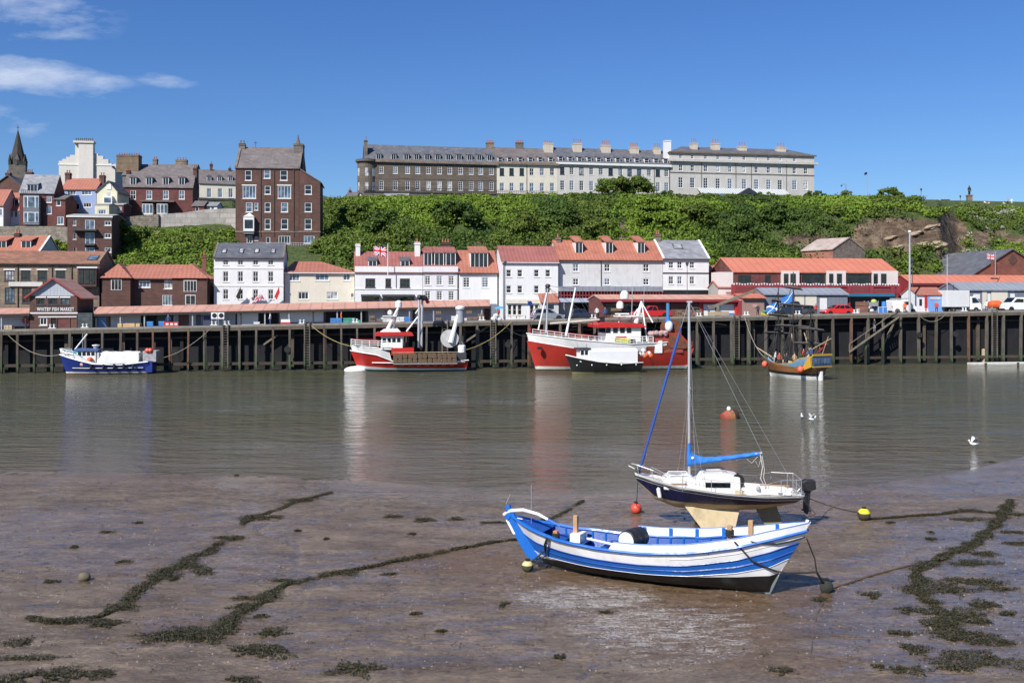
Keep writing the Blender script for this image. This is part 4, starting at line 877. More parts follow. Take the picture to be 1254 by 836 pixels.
# long red canopy and grey huts on the right
h = House('red_canopy_building', 'long low building with an orange red sheet roof behind the vans', 1116, 1300, 392, 347, 14, REDB, t=14); h.gable(337.5, REDC, ov=.15, yr=3); h.walls(); h.course(348.3, .35, .5, mat('dark_red_fascia', (.12, .02, .02), .7), 'fascia')
h = House('grey_harbour_huts', 'long grey boarded hut row with cream doors behind the white vans', 1175, 1300, 384, 355, 6, GREYS, t=8)
h.gable(346.5, GREYL, yr=2.5); 
for a, c in ((1209, 1213.5), (1237, 1243)): h.door(a, c, 357.5, 378, WTRIM)
h.walls(); h.box('cream_panel', 1203, 1208.5, 355.5, 378, -.04, -.01, CREAM); h.box('cream_panel', 1214, 1234, 355.5, 378, -.04, -.01, CREAM); h.box('door_panel', 1192, 1200, 360, 366, -.04, -.01, WTRIM)
# ---- retaining walls and fences of the left slope
def wall_run(name, label, pts, th, m_, cat='wall', capm=None):
    """pts: (u, Y, v_bottom, v_top)"""
    b = MB(); P = [(X_(u, Y), Y, Z_(vb, Y), Z_(vt, Y)) for u, Y, vb, vt in pts]; o = P[0]
    for p, q in zip(P[:-1], P[1:]):
        d = Vector((q[0]-p[0], q[1]-p[1])).normalized(); n = Vector((-d.y, d.x))*th
        a = [(p[0]-o[0], p[1]-o[1]), (q[0]-o[0], q[1]-o[1]), (q[0]-o[0]+n.x, q[1]-o[1]+n.y), (p[0]-o[0]+n.x, p[1]-o[1]+n.y)]
        zb = (p[2], q[2], q[2], p[2]); zt = (p[3], q[3], q[3], p[3])
        lo = [(a[i][0], a[i][1], zb[i]-o[2]-2) for i in range(4)]; hi = [(a[i][0], a[i][1], zt[i]-o[2]) for i in range(4)]
        b.face(lo[::-1]); b.face(hi)
        for i in range(4): b.face([lo[i], lo[(i+1) % 4], hi[(i+1) % 4], hi[i]])
    r = b.build(name, m_, None, loc=(o[0], o[1], o[2])); return tag(r, label, cat)
CW = mat('pale_concrete_wall', (.37, .35, .33), .9, .2, .3, streak=.6, stain=(.2, .18, .16), stain_amt=.7, pattern='block', per=1.)
wall_run('retaining_wall', 'tall pale concrete retaining wall left of the tall brick house', [(194, 196.5, 292, 262), (222, 196.5, 292, 261), (250, 196.5, 292, 256.5), (292, 196.5, 292, 255)], .5, CW)
wall_run('retaining_wall', 'mossy rubble stone wall under the brick terrace', [(150, 195, 290, 266), (194, 196, 288, 262)], .5, RUBBLE)
wall_run('retaining_wall', 'rough stone wall below the red bay window house', [(-20, 185, 305, 277), (48, 185, 305, 277), (84, 184, 305, 278)], .5, RUBBLE)
wall_run('buttress_wall', 'ivy edged stone wall on the green slope', [(165, 189, 305, 281), (196, 189, 300, 283)], .4, RUBBLE)
# ---------------------------------------------------------------- the tall brick house
h = House('tall_brick_house', 'very tall dark brick house of five storeys standing alone on the slope', 288.5, 366, 303, 204.5, 9, BRICK_D, Y=(185, 186))
for a, c in ((300, 308), (343, 352)): h.win(a, c, 208.5, 221, 'sash')
h.win(323, 331, 208, 218.5, 'sash')
for a, c in ((297, 313.5), (340, 356.5)): h.win(a, c, 227.5, 243, 'case4', G_BLUE, lintel=WTRIM)
for e, g in ((227.5, 238), (248, 259.7), (268, 281)): h.win(324, 331.5, e, g, 'sash')
for e, g in ((248, 259.7), (268, 281)): h.win(344, 352.7, e, g, 'sash', G_BLUE if e < 260 else G_DARK)
h.win(301, 309, 248, 259.7, 'sash'); h.win(311.3, 316, 248, 257.5, 'sash'); h.win(302, 309, 288.6, 298, 'case2'); h.win(312, 316, 290, 294.5, 'plain'); h.win(325.5, 331, 290, 298, 'plain'); h.win(341, 355.5, 288.6, 299, 'case4', name='french_door')
h.gable(181, SLATE_B); h.walls(); h.parapet(.3, STONE_G, .45); h.course(206, .35, .12, BRICK_R, 'cornice'); h.course(283.6, .25, .08, STONE, 'string_course')
h.box('oriel', 298, 311, 266, 283, -1., -.02, WTRIM); h.box('oriel_glass', 299.5, 309.5, 269, 279.5, -1.05, -1.01, G_DARK); h.box('oriel_base', 298, 311, 281, 286.5, -.9, -.03, SLATE)
x0, x1 = h.fx(297.5, -1.1), h.fx(311.5, -1.1); zr = h.fz(266, x0); b = MB(); P = [(x0, -1.1, zr), (x1, -1.1, zr), (x1, 0, zr), (x0, 0, zr)]; tp = ((x0+x1)/2, -.1, zr+.8)
for i in range(4): b.face([P[i], P[(i+1) % 4], tp])
b.face(P[::-1]); b.build('oriel_roof', WTRIM, h.root)
h.chimney(292.5, 300, 176, 190, STONE_G, y=3.9, pots=2, potm=POTD)
c = h.chimney(359.5, 371, 176.5, 204, STONE_G, y=3.2, d=2.4, pots=0); x = (h.fx(359.5, 3.2)+h.fx(371, 3.2))/2; z = h.fz(176.5, x)
MB().tube([(x-.2, 4.4, z), (x-.2, 4.4, z+1.1), (x-.2, 4.4, z+2.5)], [.75, .35, .05], 8).build('chimney_spirelet', STONE_G, c)
for u in (319.5, 336, 360): h.pipe(u, 206, 290)
x = h.fx(313, 4.5); b = MB().cyl((x, 4.5, h.R), (x, 4.5, h.R+1.3), .04).box(x-.35, x+.35, 4.47, 4.53, h.R+.9, h.R+1.0); b.build('weather_vane', DARKM, h.roof)
CHM = mat('chimney_render', (.52, .46, .38), .85, .15, 1, streak=.4)
h2 = House('brick_side_wing', 'brick wing with a steeply falling roofline against the tall house', 366.3, 392, 303, 223.5, 9, BRICK_D, Y=(186, 186.5))
for e, g in ((226.5, 238), (248, 259.5), (268, 281)): h2.win(373, 381.5, e, g, 'sash')
h2.win(372, 385, 288.6, 298, 'case3'); W = h2.W; zt = h2.fz(207, 0)
h2.walls(); MB().face([(0, 0, h2.E), (W, 0, h2.E), (0, 0, zt)]).face([(0, 9, h2.E), (W, 9, h2.E), (0, 9, zt)]).face([(0, 0, h2.E), (0, 9, h2.E), (0, 9, zt), (0, 0, zt)]).build('gable_wall', BRICK_D, h2.root)
MB().prism([(-.0, zt), (-.0, zt+.2), (W+.3, h2.E+.12), (W+.3, h2.E-.1)], -.15, 9.2, 'y').build('roof', SLATE_B, h2.root); h2.course(283.6, .25, .08, STONE)
b = MB(); y = -2.
for hh in (h,):
    xa, xb = hh.fx(312, y), hh.fx(392, y); z0 = hh.fz(303, xa); z1 = hh.fz(297.5, xa); b.box(xa, xb, y-.04, y+.04, z1-.08, z1)
    for i in range(28): x = xa+(xb-xa)*i/27; b.box(x-.03, x+.03, y-.03, y+.03, z0-.5, z1)
    b.box(xa, xb, y-.04, y+.04, (z0+z1)/2, (z0+z1)/2+.05)
b.build('garden_rail', STEEL, h.root)
# ---------------------------------------------------------------- cliff-top crescent
def YC(u): return 245+(u-446)/551*22
def lerp(a, b_, f): return a+(b_-a)*f
A = House('brown_stone_terrace', 'long brown stone terrace with blue grey roof at the left of the cliff top', 447, 608, 246, 196.3, 11, CRES_B, Y=(YC(447), YC(608)), group='terraces of the cliff top crescent')
dw = [463.6, 482, 497.5, 510, 523, 536, 549, 562, 575, 587, 599.5]; uw = [467, 484, 499, 511.5, 524.7, 538, 550.7, 564, 577, 588.7, 601.8]
for u in uw:
    f = (u-447)/161; A.win(u-2.8, u+2.8, 203.3+f*2, 212.2+f*1.8, 'sash6', G_BLUE if RND.random() < .5 else G_DARK, frame=WTRIM); A.win(u-2.8, u+2.8, 221+f*1.5, 232.5+f, 'sash6', frame=WTRIM)
A.gable(177.5, SLATE, ov=.5, yr=5.5); A.walls(); A.course(196.6, .55, .5, STONE, 'cornice'); A.course(217.5, .15, .06, CRES_B)
for u in dw: A.dormer(u-3, u+3, 188.3+(u-447)/161*1.5, 195+(u-447)/161*2, SLATE, SLATE, 'case2', frame=WTRIM)
A.chimney(446.2, 450, 172, 188, STONE_G, y=1.5, d=1.6, pots=1, poth=2); A.chimney(595.5, 604.8, 174.5, 185, STONE, pots=4)
xc, yc, r = .6, 1.6, 2.4
b = MB(); b.lathe([(r, -2), (r, A.E-.1)], (xc, yc, 0), 24); b.lathe([(r+.45, A.E-.3), (r+.5, A.E+.25)], (xc, yc, 0), 24); b.build('round_corner', CRES_B, A.root)
b = MB()
for z in (A.fz(222.5, xc), A.fz(205, xc)):
    for a in (-150, -95, -50):
        c, s_ = math.cos(rad(a)), math.sin(rad(a)); b.T = Matrix.Translation((xc+c*(r+.02), yc+s_*(r+.02), z-2.2)) @ Matrix.Rotation(rad(a)+math.pi/2, 4, 'Z'); b.box(-.4, .4, -.03, .03, 0, 2.0)
b.T = None; b.build('corner_window', G_PALE, A.root)
def iron_balcony(h, ua, uc, va, vb, y=-1.3):
    b = MB(); x0, x1 = h.fx(ua, y), h.fx(uc, y); z0, z1 = h.fz(vb, x0), h.fz(va, x0)
    b.box(x0, x1, y, -.01, z0-.25, z0); b.box(x0, x1, y-.03, y+.03, z1-.07, z1); n = int((x1-x0)/.45)
    for i in range(n+1): x = x0+(x1-x0)*i/n; b.box(x-.035, x+.035, y-.03, y+.03, z0, z1)
    b.box(x0, x1, y-.02, y+.02, (z0+z1)/2-.03, (z0+z1)/2+.03); b.build('iron_balcony', BLACK, h.root)
iron_balcony(A, 446, 608, 229.5, 235)
A.box('basement_front', 447, 608, 235.5, 247, -1.2, -.02, mat('basement_wall', (.12, .11, .10), .9, .3, .6))
# raised lettering band below the upper windows is too small to read: left as plain moulding
B = House('cream_terrace', 'cream stuccoed terrace section with two brick stacks in the middle of the crescent', 608.3, 683, 246, 199.3, 11, CRES_C, Y=(YC(608.3), YC(683)), group='terraces of the cliff top crescent')
for u in (614.6, 626.5, 639, 651, 663.6, 676):
    B.win(u-2.7, u+2.7, 205.8, 215, 'sash4', frame=DARKM if u < 645 else WTRIM); B.win(u-2.7, u+2.7, 223.8, 234.2, 'sash4', G_BLUE, frame=WTRIM)
B.gable(181, SLATE_B, ov=.5, yr=5.5); B.walls(); B.course(199.6, .5, .5, STONE, 'cornice'); iron_balcony(B, 608.5, 683, 233.5, 237.5)
for u in (612.5, 624, 637, 649.5, 661.5, 674.5): B.dormer(u-2.6, u+2.6, 192.8, 198.3, WTRIM, SLATE_B, 'sash', frame=WTRIM)
B.chimney(632, 641.2, 174.5, 186, STONE_G, pots=4); B.chimney(666.5, 677.5, 175, 185, CHM, y=4, d=1.6, pots=4, potm=TERRA); B.pipe(645, 200, 236); B.box('basement_front', 608.3, 683, 238, 247, -1., -.02, CRES_C)
C_ = House('white_terrace', 'white stuccoed terrace section behind the round tree on the cliff top', 683.3, 819.5, 246, 199.8, 11, CRES_W, Y=(YC(683.3), YC(819.5)), group='terraces of the cliff top crescent')
for u in (688.5, 700, 712, 724, 735.7, 747.8, 759.6, 771, 782.6, 794.7, 805.6, 816):
    f = (u-688.5)/128; C_.win(u-2.7, u+2.7, 204.8+f*3.2, 213.6+f*2.9, 'sash6', frame=DARKM if RND.random() < .4 else WTRIM); C_.win(u-2.7, u+2.7, 220.8+f*2.6, 233+f*1.8, 'sash6', frame=WTRIM)
C_.gable(181.3, SLATE, ov=.5, yr=5.5); C_.walls(); C_.course(200.2, .6, .5, WTRIM, 'cornice')
for i in range(12): u = 686.5+i*11.7; f = (u-688)/128; C_.dormer(u-2.7, u+2.7, 191.8+f*3, 197.3+f*3, WTRIM, SLATE, 'sash', frame=WTRIM)
for a, c, e, g in ((702, 712.7, 174, 185), (737, 748, 176, 186), (772, 782.5, 178.5, 188), (801, 809.5, 179.5, 187)): C_.chimney(a, c, e+1.5, g, CHM, y=4, d=1.6, pots=4, poth=2)
C_.pipe(760, 202, 238); C_.pipe(801, 203, 238)
D = House('end_terrace_hotel', 'tall grey white end block with strong cornice and glass verandah at the crescent right end', 821, 997, 247, 186, 12, CRES_D, Y=(YC(821), YC(997)), group='terraces of the cliff top crescent')
for u in (833.4, 847.7, 864, 879, 893.7, 911, 926, 941, 955, 972.7, 986.4):
    f = (u-833)/154
    if u < 985: D.win(u-1.9, u+1.9, 188.5+f*4, 194.2+f*4, 'sash4', sill=False)
    D.win(u-2.3, u+2.3, 201.3+f*4, 209.5+f*3.8, 'sash4'); D.win(u-2.9, u+2.9, 217+f*4, 230+f*2.8, 'sash6')
D.hip(179, SLATE, ov=.5, hx=5); D.walls(); D.course(186.3, .35, .5, STONE, 'cornice'); D.course(196.2, .6, .75, CRES_D, 'cornice'); D.course(211, .2, .12, STONE_G)
for a, c, e, g in ((847, 854.5, 173.5, 182), (872.5, 882, 174, 183), (905, 914.8, 177.5, 184), (952, 962.7, 178.5, 187)): D.chimney(a, c, e+1.5, g, CHM, y=3, d=1.6, pots=3, poth=2)
D.chimney(814.3, 821.8, 172, 192, RENDER, y=1, d=1.5, pots=0)
for u in (859, 901, 920, 963): D.pipe(u, 197, 236)
y = -3.2; x0, x1 = D.fx(859, y), D.fx(967, y); z0, z1, z2 = D.fz(247, x0, y), D.fz(237, x0, y), D.fz(230.5, x0)
v = MB().prism([(y, z1), (y, z1+.1), (-.02, z2+.1), (-.02, z2)], x0, x1, 'x').build('verandah_roof', mat('verandah_glass', (.33, .37, .38), .35, .1, 2), D.root)
b = MB(); n = 40
for i in range(n+1): x = x0+(x1-x0)*i/n; b.bar((x, y, z1+.14), (x, -.05, z2+.14), .09)
for i in range(0, n+1, 4): x = x0+(x1-x0)*i/n; b.box(x-.06, x+.06, y, y+.12, z0-1, z1)
b.build('verandah_frame', WTRIM, v)
D.box('verandah_front', 860, 966, 237.5, 247, -3.1, -3.0, G_BLUE)
xa, xb = D.fx(905, -4), D.fx(927, -4); zt = D.fz(238, xa, -4); b = MB().box(xa, xb, -4.6, -3.25, z0-1, zt).prism([(xa-.4, zt), (xb+.4, zt), ((xa+xb)/2, zt+1.7)], -4.8, -3.2, 'y'); b.build('entrance_porch', mat('dark_porch', (.03, .032, .04), .5), D.root)
h = House('hilltop_cottage', 'tiny white cottage end on the cliff top at the left of the crescent', 436, 445, 250, 242, 5, RENDER, Y=240); h.fgable(236, SLATE_B); h.walls()
h = House('hilltop_shed', 'small dark roofed hut by the crescent left end', 424, 437, 250, 241, 5, STONE_G, Y=238); h.gable(236, SLATE_B); h.walls(); h.chimney(427, 429.5, 233, 238, BRICK_D, pots=1)
h = House('glass_garden_room', 'pale long garden room at the foot of the brown terrace', 470, 500, 249, 240, 3, RENDER_G, Y=240); h.gable(237.5, SLATE_L); h.row([475, 481, 487, 493], 4, 241.5, 246, 'case2'); h.walls()
# ---------------------------------------------------------------- cliff-top trees, lamps, statue
tree('round_tree', 'large round bright green tree in front of the white terrace', 'tree', 763, 244, 240, 18.5, 5.3, LEAF, 52, 260, .26, seed=3)
tree('cliff_bush', 'low dark bush right of the hotel verandah', 'bush', 996, 246, 238, 7, 2.3, LEAF_D, 18, 200, .2, seed=4)
tree('cliff_bush', 'grey green bush behind the low dark bush', 'bush', 1036, 246, 240, 4.6, 2.4, LEAF_G, 14, 160, .18, seed=5)
tree('cliff_bush', 'rounded green bush on the cliff top below a lamp', 'bush', 1089, 246, 236, 8, 3.0, LEAF, 20, 200, .2, seed=6)
tree('cliff_bush', 'low bush beside the verandah left end', 'bush', 866, 245, 238, 6, 1.8, LEAF_L, 12, 160, .2, seed=7)
tree('cliff_bush', 'low green bush between the porch and the dark bush', 'bush', 938, 245, 238, 8, 1.9, LEAF, 14, 160, .2, seed=8)
tree('cliff_bush', 'tall leafy shrub right of the round tree', 'bush', 815, 244, 237, 7, 2.2, LEAF_D, 14, 160, .2, seed=9)
tree('slope_bush', 'dark round bush above the green retaining wall', 'bush', 232, 297, 189.5, 3.2, 2.2, LEAF_D, 12, 130, .18, seed=10)
tree('slope_bush', 'bright bush at the right end of the pale retaining wall', 'bush', 254, 297, 189.5, 2.6, 1.9, LEAF_L, 10, 130, .18, seed=11)
tree('slope_bush', 'yellow green bush left of the brick flats', 'bush', 70, 310, 176, 4.8, 2.6, LEAF_L, 14, 150, .2, seed=12)
tree('slope_tree', 'dark ivy covered tree right of the brick flats', 'tree', 148, 305, 180, 4.4, 5.2, LEAF_D, 22, 170, .2, seed=13)
tree('slope_tree', 'mid green tree on the slope under the stone wall', 'tree', 170, 306, 182, 4.6, 4.0, LEAF, 20, 170, .2, seed=14)
tree('slope_tree', 'spreading green tree right of the tall brick house', 'tree', 414, 318, 176, 5.5, 4.4, LEAF, 22, 170, .2, seed=15)
tree('hotel_bush', 'dark bush at the foot of the tall brick house by the rail', 'bush', 388, 316, 180, 5, 3.0, LEAF, 16, 170, .2, seed=16)
def lamp(name, label, u, vb, vt, Y, head='lantern', z=None, r=.06, group=None, arm=0):
    X = X_(u, Y); z0 = Z_(vb, Y) if z is None else z; hh = Z_(vt, Y)-z0; t = thing(name, label, 'street lamp', (X, Y, z0), 0, group)
    MB().tube([(0, 0, -.3), (0, 0, .8), (0, 0, hh-.5)], [r*1.6, r, r*.7], 7).build('pole', DARKM, t)
    if arm:
        MB().tube([(0, 0, hh-.6), (0, 0, hh), (arm*.5, 0, hh+.1), (arm, 0, hh-.1)], .04, 6).build('arm', DARKM, t); MB().ball((arm, 0, hh-.3), .24, 8, 5, (1, 1, .8)).build('lamp_head', DARKM, t)
    else: MB().lathe([(.1, hh-.5), (.24, hh-.1), (.26, hh), (.08, hh+.2)], n=6).build('lantern', DARKM, t)
    return t
lamp('street_lamp', 'single arm lamp standing left of the tall flagpole on the cliff top', 1036, 246, 226, 245, arm=-1.1)
lamp('street_lamp', 'lamp post right of the rounded bush on the cliff top', 1128, 246, 231.5, 245)
lamp('street_lamp', 'short lamp post left of the statue', 1176, 250, 240, 262)
t = thing('flag_pole', 'tall thin pole with a dark flag on the cliff top', 'flagpole', (X_(1062, 245), 245, Z_(246, 245))); MB().cyl((0, 0, -.3), (0, 0, 7.2), .07, .05, 6).build('pole', STEEL, t); MB().prism([(-.7, 6.3), (0, 6.5), (0, 7.1), (-.7, 6.9)], -.02, .02, 'y').build('flag', NAVY, t)
# statue
Y = 264; t = thing('statue', 'dark bronze standing figure on a tall stone pedestal at the cliff edge', 'statue', (X_(1187, Y), Y, Z_(249.3, Y)))
MB().box(-.85, .85, -.85, .85, -.8, .5).box(-.6, .6, -.6, .6, .5, 2.0).box(-.72, .72, -.72, .72, 2.0, 2.25).build('pedestal', STONE, t)
bz = mat('bronze', (.035, .032, .03), .5, .2, 3)
MB().tube([(-.17, 0, 2.25), (-.17, 0, 3.2), (-.1, 0, 3.3)], [.14, .17, .2], 7).tube([(.17, .1, 2.25), (.16, 0, 3.2), (.1, 0, 3.3)], [.14, .17, .2], 7).tube([(0, 0, 3.15), (0, 0, 3.7), (0, 0, 4.2), (0, 0, 4.4)], [.3, .27, .34, .1], 8).tube([(-.32, 0, 4.15), (-.48, -.15, 3.7), (-.3, -.3, 3.4)], .1, 6).tube([(.32, 0, 4.15), (.42, .1, 3.7), (.45, -.1, 3.3)], .1, 6).ball((0, 0, 4.55), .19, 8, 6, (1, 1, 1.2)).build('bronze_figure', bz, t)
for u, v in ((1150+8, 247.5), (1248, 251)): tag(MB().box(-1.2, 1.2, -.2, .2, 0, .5).box(-1.2, 1.2, .15, .22, .5, .95).build('bench', WOOD_D, None, loc=(X_(u, 262), 262, Z_(v+1, 262))), 'low dark bench on the grass %s of the statue' % ('left' if u < 1200 else 'right'), 'bench')

for i, (u, v, Y, w, h_, m_, lb) in enumerate(((470, 289, 189, 9, 4.2, LEAF_D, 'dark rounded tree on the slope above the white inn left chimney'), (560, 281, 193, 11, 4.5, LEAF_D, 'dark spreading tree under the middle of the brown terrace'), (530, 268, 203, 8, 3.0, LEAF_L, 'bright domed tree high on the slope below the brown terrace'), (652, 290, 188, 10, 6.5, LEAF, 'broad green tree above the white cafe roof'), (690, 280, 194, 12, 5, LEAF_D, 'dark wide tree on the slope below the white terrace'), (735, 292, 187, 8, 4.5, LEAF, 'green dome tree above the long white inn dormers'), (800, 284, 191, 11, 5.5, LEAF_L, 'bright broad tree on the slope above the chimney pair'), (850, 276, 197, 12, 4, LEAF, 'mid green spreading tree under the end terrace block'), (905, 290, 187, 10, 6, LEAF_D, 'dark tree on the slope above the restaurant left end'), (950, 274, 196, 11, 4, LEAF_D, 'dark tree high on the slope left of the bare cliff'), (600, 262, 208, 9, 3, LEAF, 'green rounded tree high on the slope under the terrace join'), (435, 268, 202, 8, 5, LEAF, 'green tree at the left end of the cliff under the hut'))):
    tree('hillside_tree', lb, 'tree', u, v, Y, w, h_, m_, 26, 230, .24, seed=30+i, zbase=float(hill_z(np.array([X_(u, Y)]), np.array([float(Y)]))[0]))
SLB = mat('pale_sandstone_ledge', (.33, .26, .18), .95, .4, .9, stain=(.12, .09, .06), stain_amt=.8, bump=.9)
for i, (u, v, w, hh, lb) in enumerate(((1088, 292, 4.2, .8, 'long pale rock ledge at the left of the brown cliff'), (1118, 287, 5.5, .9, 'longest slanting pale ledge in the middle of the brown cliff'), (1138, 279, 4.5, 1.1, 'upper slanting pale ledge under the cliff edge'), (1131, 300, 3.0, 1.3, 'rounded pale boulder at the cliff foot, left of its neighbour'), (1150, 300, 3.4, 1.7, 'large pale boulder at the cliff foot beside the dark cleft'), (1100, 303, 2.6, .9, 'small pale boulder at the cliff foot behind the silver pole'))):
    Y = 176.
    for _ in range(60):
        Y += .25
        if float(hill_z(np.array([X_(u, Y)]), np.array([Y]))[0]) > Z_(v, Y): break
    o = MB().ball((0, 0, 0), 1, 12, 7, (w/2.3, 1.1, hh/2.3), jit=.5).build('rock_ledge', SLB, None, loc=(X_(u, Y), Y, Z_(v, Y))); o.rotation_euler = (0, rad(-16 if hh < 1.2 else 0), 0); tag(o, lb, 'rock')
# ---------------------------------------------------------------- the timber quay
def W(u, v, t):
    Y = QY(u, t); return Vector((X_(u, Y), Y, Z_(v, Y)))
def WD(u, t, dz=0):
    X, Y, z = on_quay(u, t); return Vector((X, Y, z+dz))
def qthing(name, label, cat, u, t, group=None, rz=0):
    p = WD(u, t); return thing(name, label, cat, tuple(p), QA+rz, group)
def inv(root): return (Matrix.Translation(root.location) @ root.rotation_euler.to_matrix().to_4x4()).inverted()
def AB(root):
    b = MB(); b.T = inv(root); return b
def pile_mat(name, c, weed):
    m, nt, b = _nt(name); tc = nd(nt, 'ShaderNodeTexCoord'); sp = nd(nt, 'ShaderNodeSeparateXYZ'); nt.links.new(tc.outputs['Object'], sp.inputs[0])
    n = noise(nt, coords(nt, (2, 2, .5)), 1.4, 5, .65); z = mathn(nt, 'ADD', sp.outputs[2], mathn(nt, 'MULTIPLY', n, 2.2))
    col = mixc(nt, ramp(nt, n, .35, .65), mul(c, .6), mul(c, 1.35)); col = mixc(nt, ramp(nt, z, 3.2, 1.9), col, weed); col = mixc(nt, ramp(nt, z, 1.75, 1.45), col, (.02, .02, .014))
    nt.links.new(col, b.inputs['Base Color']); b.inputs['Roughness'].default_value = .9; return m
PM = [pile_mat('pile_grey', (.115, .10, .082), (.06, .09, .045)), pile_mat('pile_brown', (.09, .07, .055), (.045, .075, .03)), pile_mat('pile_rust', (.15, .085, .06), (.11, .07, .035))]
SHM = pile_mat('quay_sheet', (.010, .010, .013), (.013, .016, .011))
Q = thing('timber_quay', 'long dark timber quay wall with pale upright piles across the river', 'quay', (0, Yedge(0), 0), QA)
b = AB(Q); X = -150
st = list(range(-150, 171, 8))
for a, c in zip(st[:-1], st[1:]):
    P = [(a, Yedge(a)+1.2, -1.5), (c, Yedge(c)+1.2, -1.5), (c, Yedge(c)+1.2, DZ(c)-.1), (a, Yedge(a)+1.2, DZ(a)-.1)]; b.face(P)
b.build('sheet_wall', SHM, Q)
def strip(name, m_, t0, t1, za, zb, fn=DZ):
    b = AB(Q)
    for a, c in zip(st[:-1], st[1:]):
        c2 = c-.02; A_ = [(a, Yedge(a)+t0, fn(a)+za), (c2, Yedge(c2)+t0, fn(c)+za), (c2, Yedge(c2)+t1, fn(c)+za), (a, Yedge(a)+t1, fn(a)+za)]; B_ = [(p[0], p[1], p[2]-za+zb) for p in A_]
        b.face(A_[::-1]); b.face(B_)
        for i in range(4): b.face([A_[i], A_[(i+1) % 4], B_[(i+1) % 4], B_[i]])
    return b.build(name, m_, Q)
strip('edge_beam', mat('edge_timber', (.11, .095, .075), .9, .3, 1, streak=.4, bump=.4), -.35, .28, -.42, -.02); strip('kerb', mat('bleached_timber', (.24, .215, .185), .9, .25, .8, streak=.3), -.3, .12, .0, .28); strip('lower_beam', WOOD_D, -.15, .1, .75, 1.1, lambda x: 0)
strip('tide_ledge', mat('tide_ledge', (.17, .16, .12), .9, .35, .6), .45, 1.1, -.1, .1, lambda x: 0); strip('middle_beam', WOOD_D, .6, .9, -1.35, -1.1)
us = [1+20.8*i for i in range(-2, 69)]; rq = random.Random(3)
for i, u in enumerate(us):
    u += rq.uniform(-1.2, 1.2); p = WD(u, -.12); w = rq.uniform(.2, .3); loc = inv(Q) @ Vector((p.x, p.y, 0)); m_ = PM[0] if rq.random() < .6 else PM[1] if rq.random() < .75 else PM[2]
    b = MB().box(-w/2, w/2, -.26, .12, -1.5, p.z-.02)
    if rq.random() < .25: b.box(w/2+.02, w/2+.16, -.16, .12, -1.5, p.z-rq.uniform(.4, 2))
    o = b.build('pile', m_, Q); o.location = (loc.x, loc.y, 0); o.rotation_euler[1] = rq.uniform(-.014, .014)
for i in range(20):
    u = 10+70*i+rq.uniform(-3, 3); p = WD(u, .8); loc = inv(Q) @ Vector((p.x, p.y, 0)); o = MB().box(-.2, .2, -.15, .2, -1.5, p.z-.4).build('pile', PM[1] if i % 3 else SHM, Q); o.location = (loc.x, loc.y, 0)
# loose diagonal braces
for ua, va, uc, vc in ((318, 425, 340, 410), (560, 425, 600, 398), (1078, 430, 1098, 388), (700, 400, 730, 396), (850, 392, 890, 398)):
    AB(Q).bar(W(ua, va, .5), W(uc, vc, .5), .22).build('brace', WOOD_W, Q)
def ladder(u, vb, name='ladder'):
    t = -.5; pa, pb = WD(u-3.1, t, .5), WD(u+3.1, t, .5); zb = Z_(vb, QY(u, t)); b = AB(Q)
    for p in (pa, pb): b.bar((p.x, p.y, zb), tuple(p), .13)
    n = int((pa.z-zb)/.33)
    for i in range(1, n): z = zb+.33*i; b.bar((pa.x, pa.y, z), (pb.x, pb.y, z), .07)
    b.build('ladder', STEEL if 0 else PM[0], Q)
for u, vb in ((276, 452), (376, 450), (604, 447), (902, 440), (1218, 438), (545, 449)): ladder(u, vb)
# stair
S = thing('quay_stair', 'weathered timber stair going down the quay face to the left', 'stairs', tuple(W(1042, 432, -1.2)), QA)
p0, p1 = W(1040, 431, -.6), W(1101, 388, -.6)
for t in (-.55, -1.6):
    a, c = W(1040, 431, t), W(1101, 388, t); AB(S).bar(a, c, .10, .22).build('stringer', WOOD_W, S); AB(S).bar(a+Vector((0, 0, 1.1)), c+Vector((0, 0, 1.1)), .07).build('handrail', WOOD_W, S)
b = AB(S)
for i in range(1, 22):
    f = i/22; a = W(1040, 431, -.6).lerp(W(1101, 388, -.6), f); c = W(1040, 431, -1.55).lerp(W(1101, 388, -1.55), f); b.bar(a+Vector((0, 0, .1)), c+Vector((0, 0, .1)), .26, .05)
b.build('treads', WOOD_W, S)
for u, v in ((1060, 417), (1081, 402)): p = W(u, v, -1.1); AB(S).bar((p.x, p.y, -1), tuple(p), .3).build('post', PM[1], S)
for f in (0, .33, .66, 1.): a = W(1040, 431, -1.6).lerp(W(1101, 388, -1.6), f); AB(S).bar(a, a+Vector((0, 0, 1.1)), .08).build('baluster', WOOD_W, S)
# pontoon at the right
p0, p1 = W(1187, 441, -1.5), W(1300, 441, -1.5)
t = thing('white_pontoon', 'long low white pontoon beam floating at the foot of the quay on the right', 'pontoon', (p0.x, p0.y, 0), QA); L = (p1-p0).length
MB().box(0, L, -.5, .5, -.2, .2).build('float', HWORN, t)
for i in range(4): MB().box(2+i*5, 2.4+i*5, -.52, -.501, 0, .17).build('fender', RUBBER, t)
p = W(1206, 436, .3); tag(MB().lathe([(.42, -.8), (.45, 0), (.42, 1.35), (.2, 1.45)], n=12).build('mooring_post', WOOD_L, None, loc=(p.x, p.y, .6)), 'short pale round post standing behind the white pontoon', 'post')

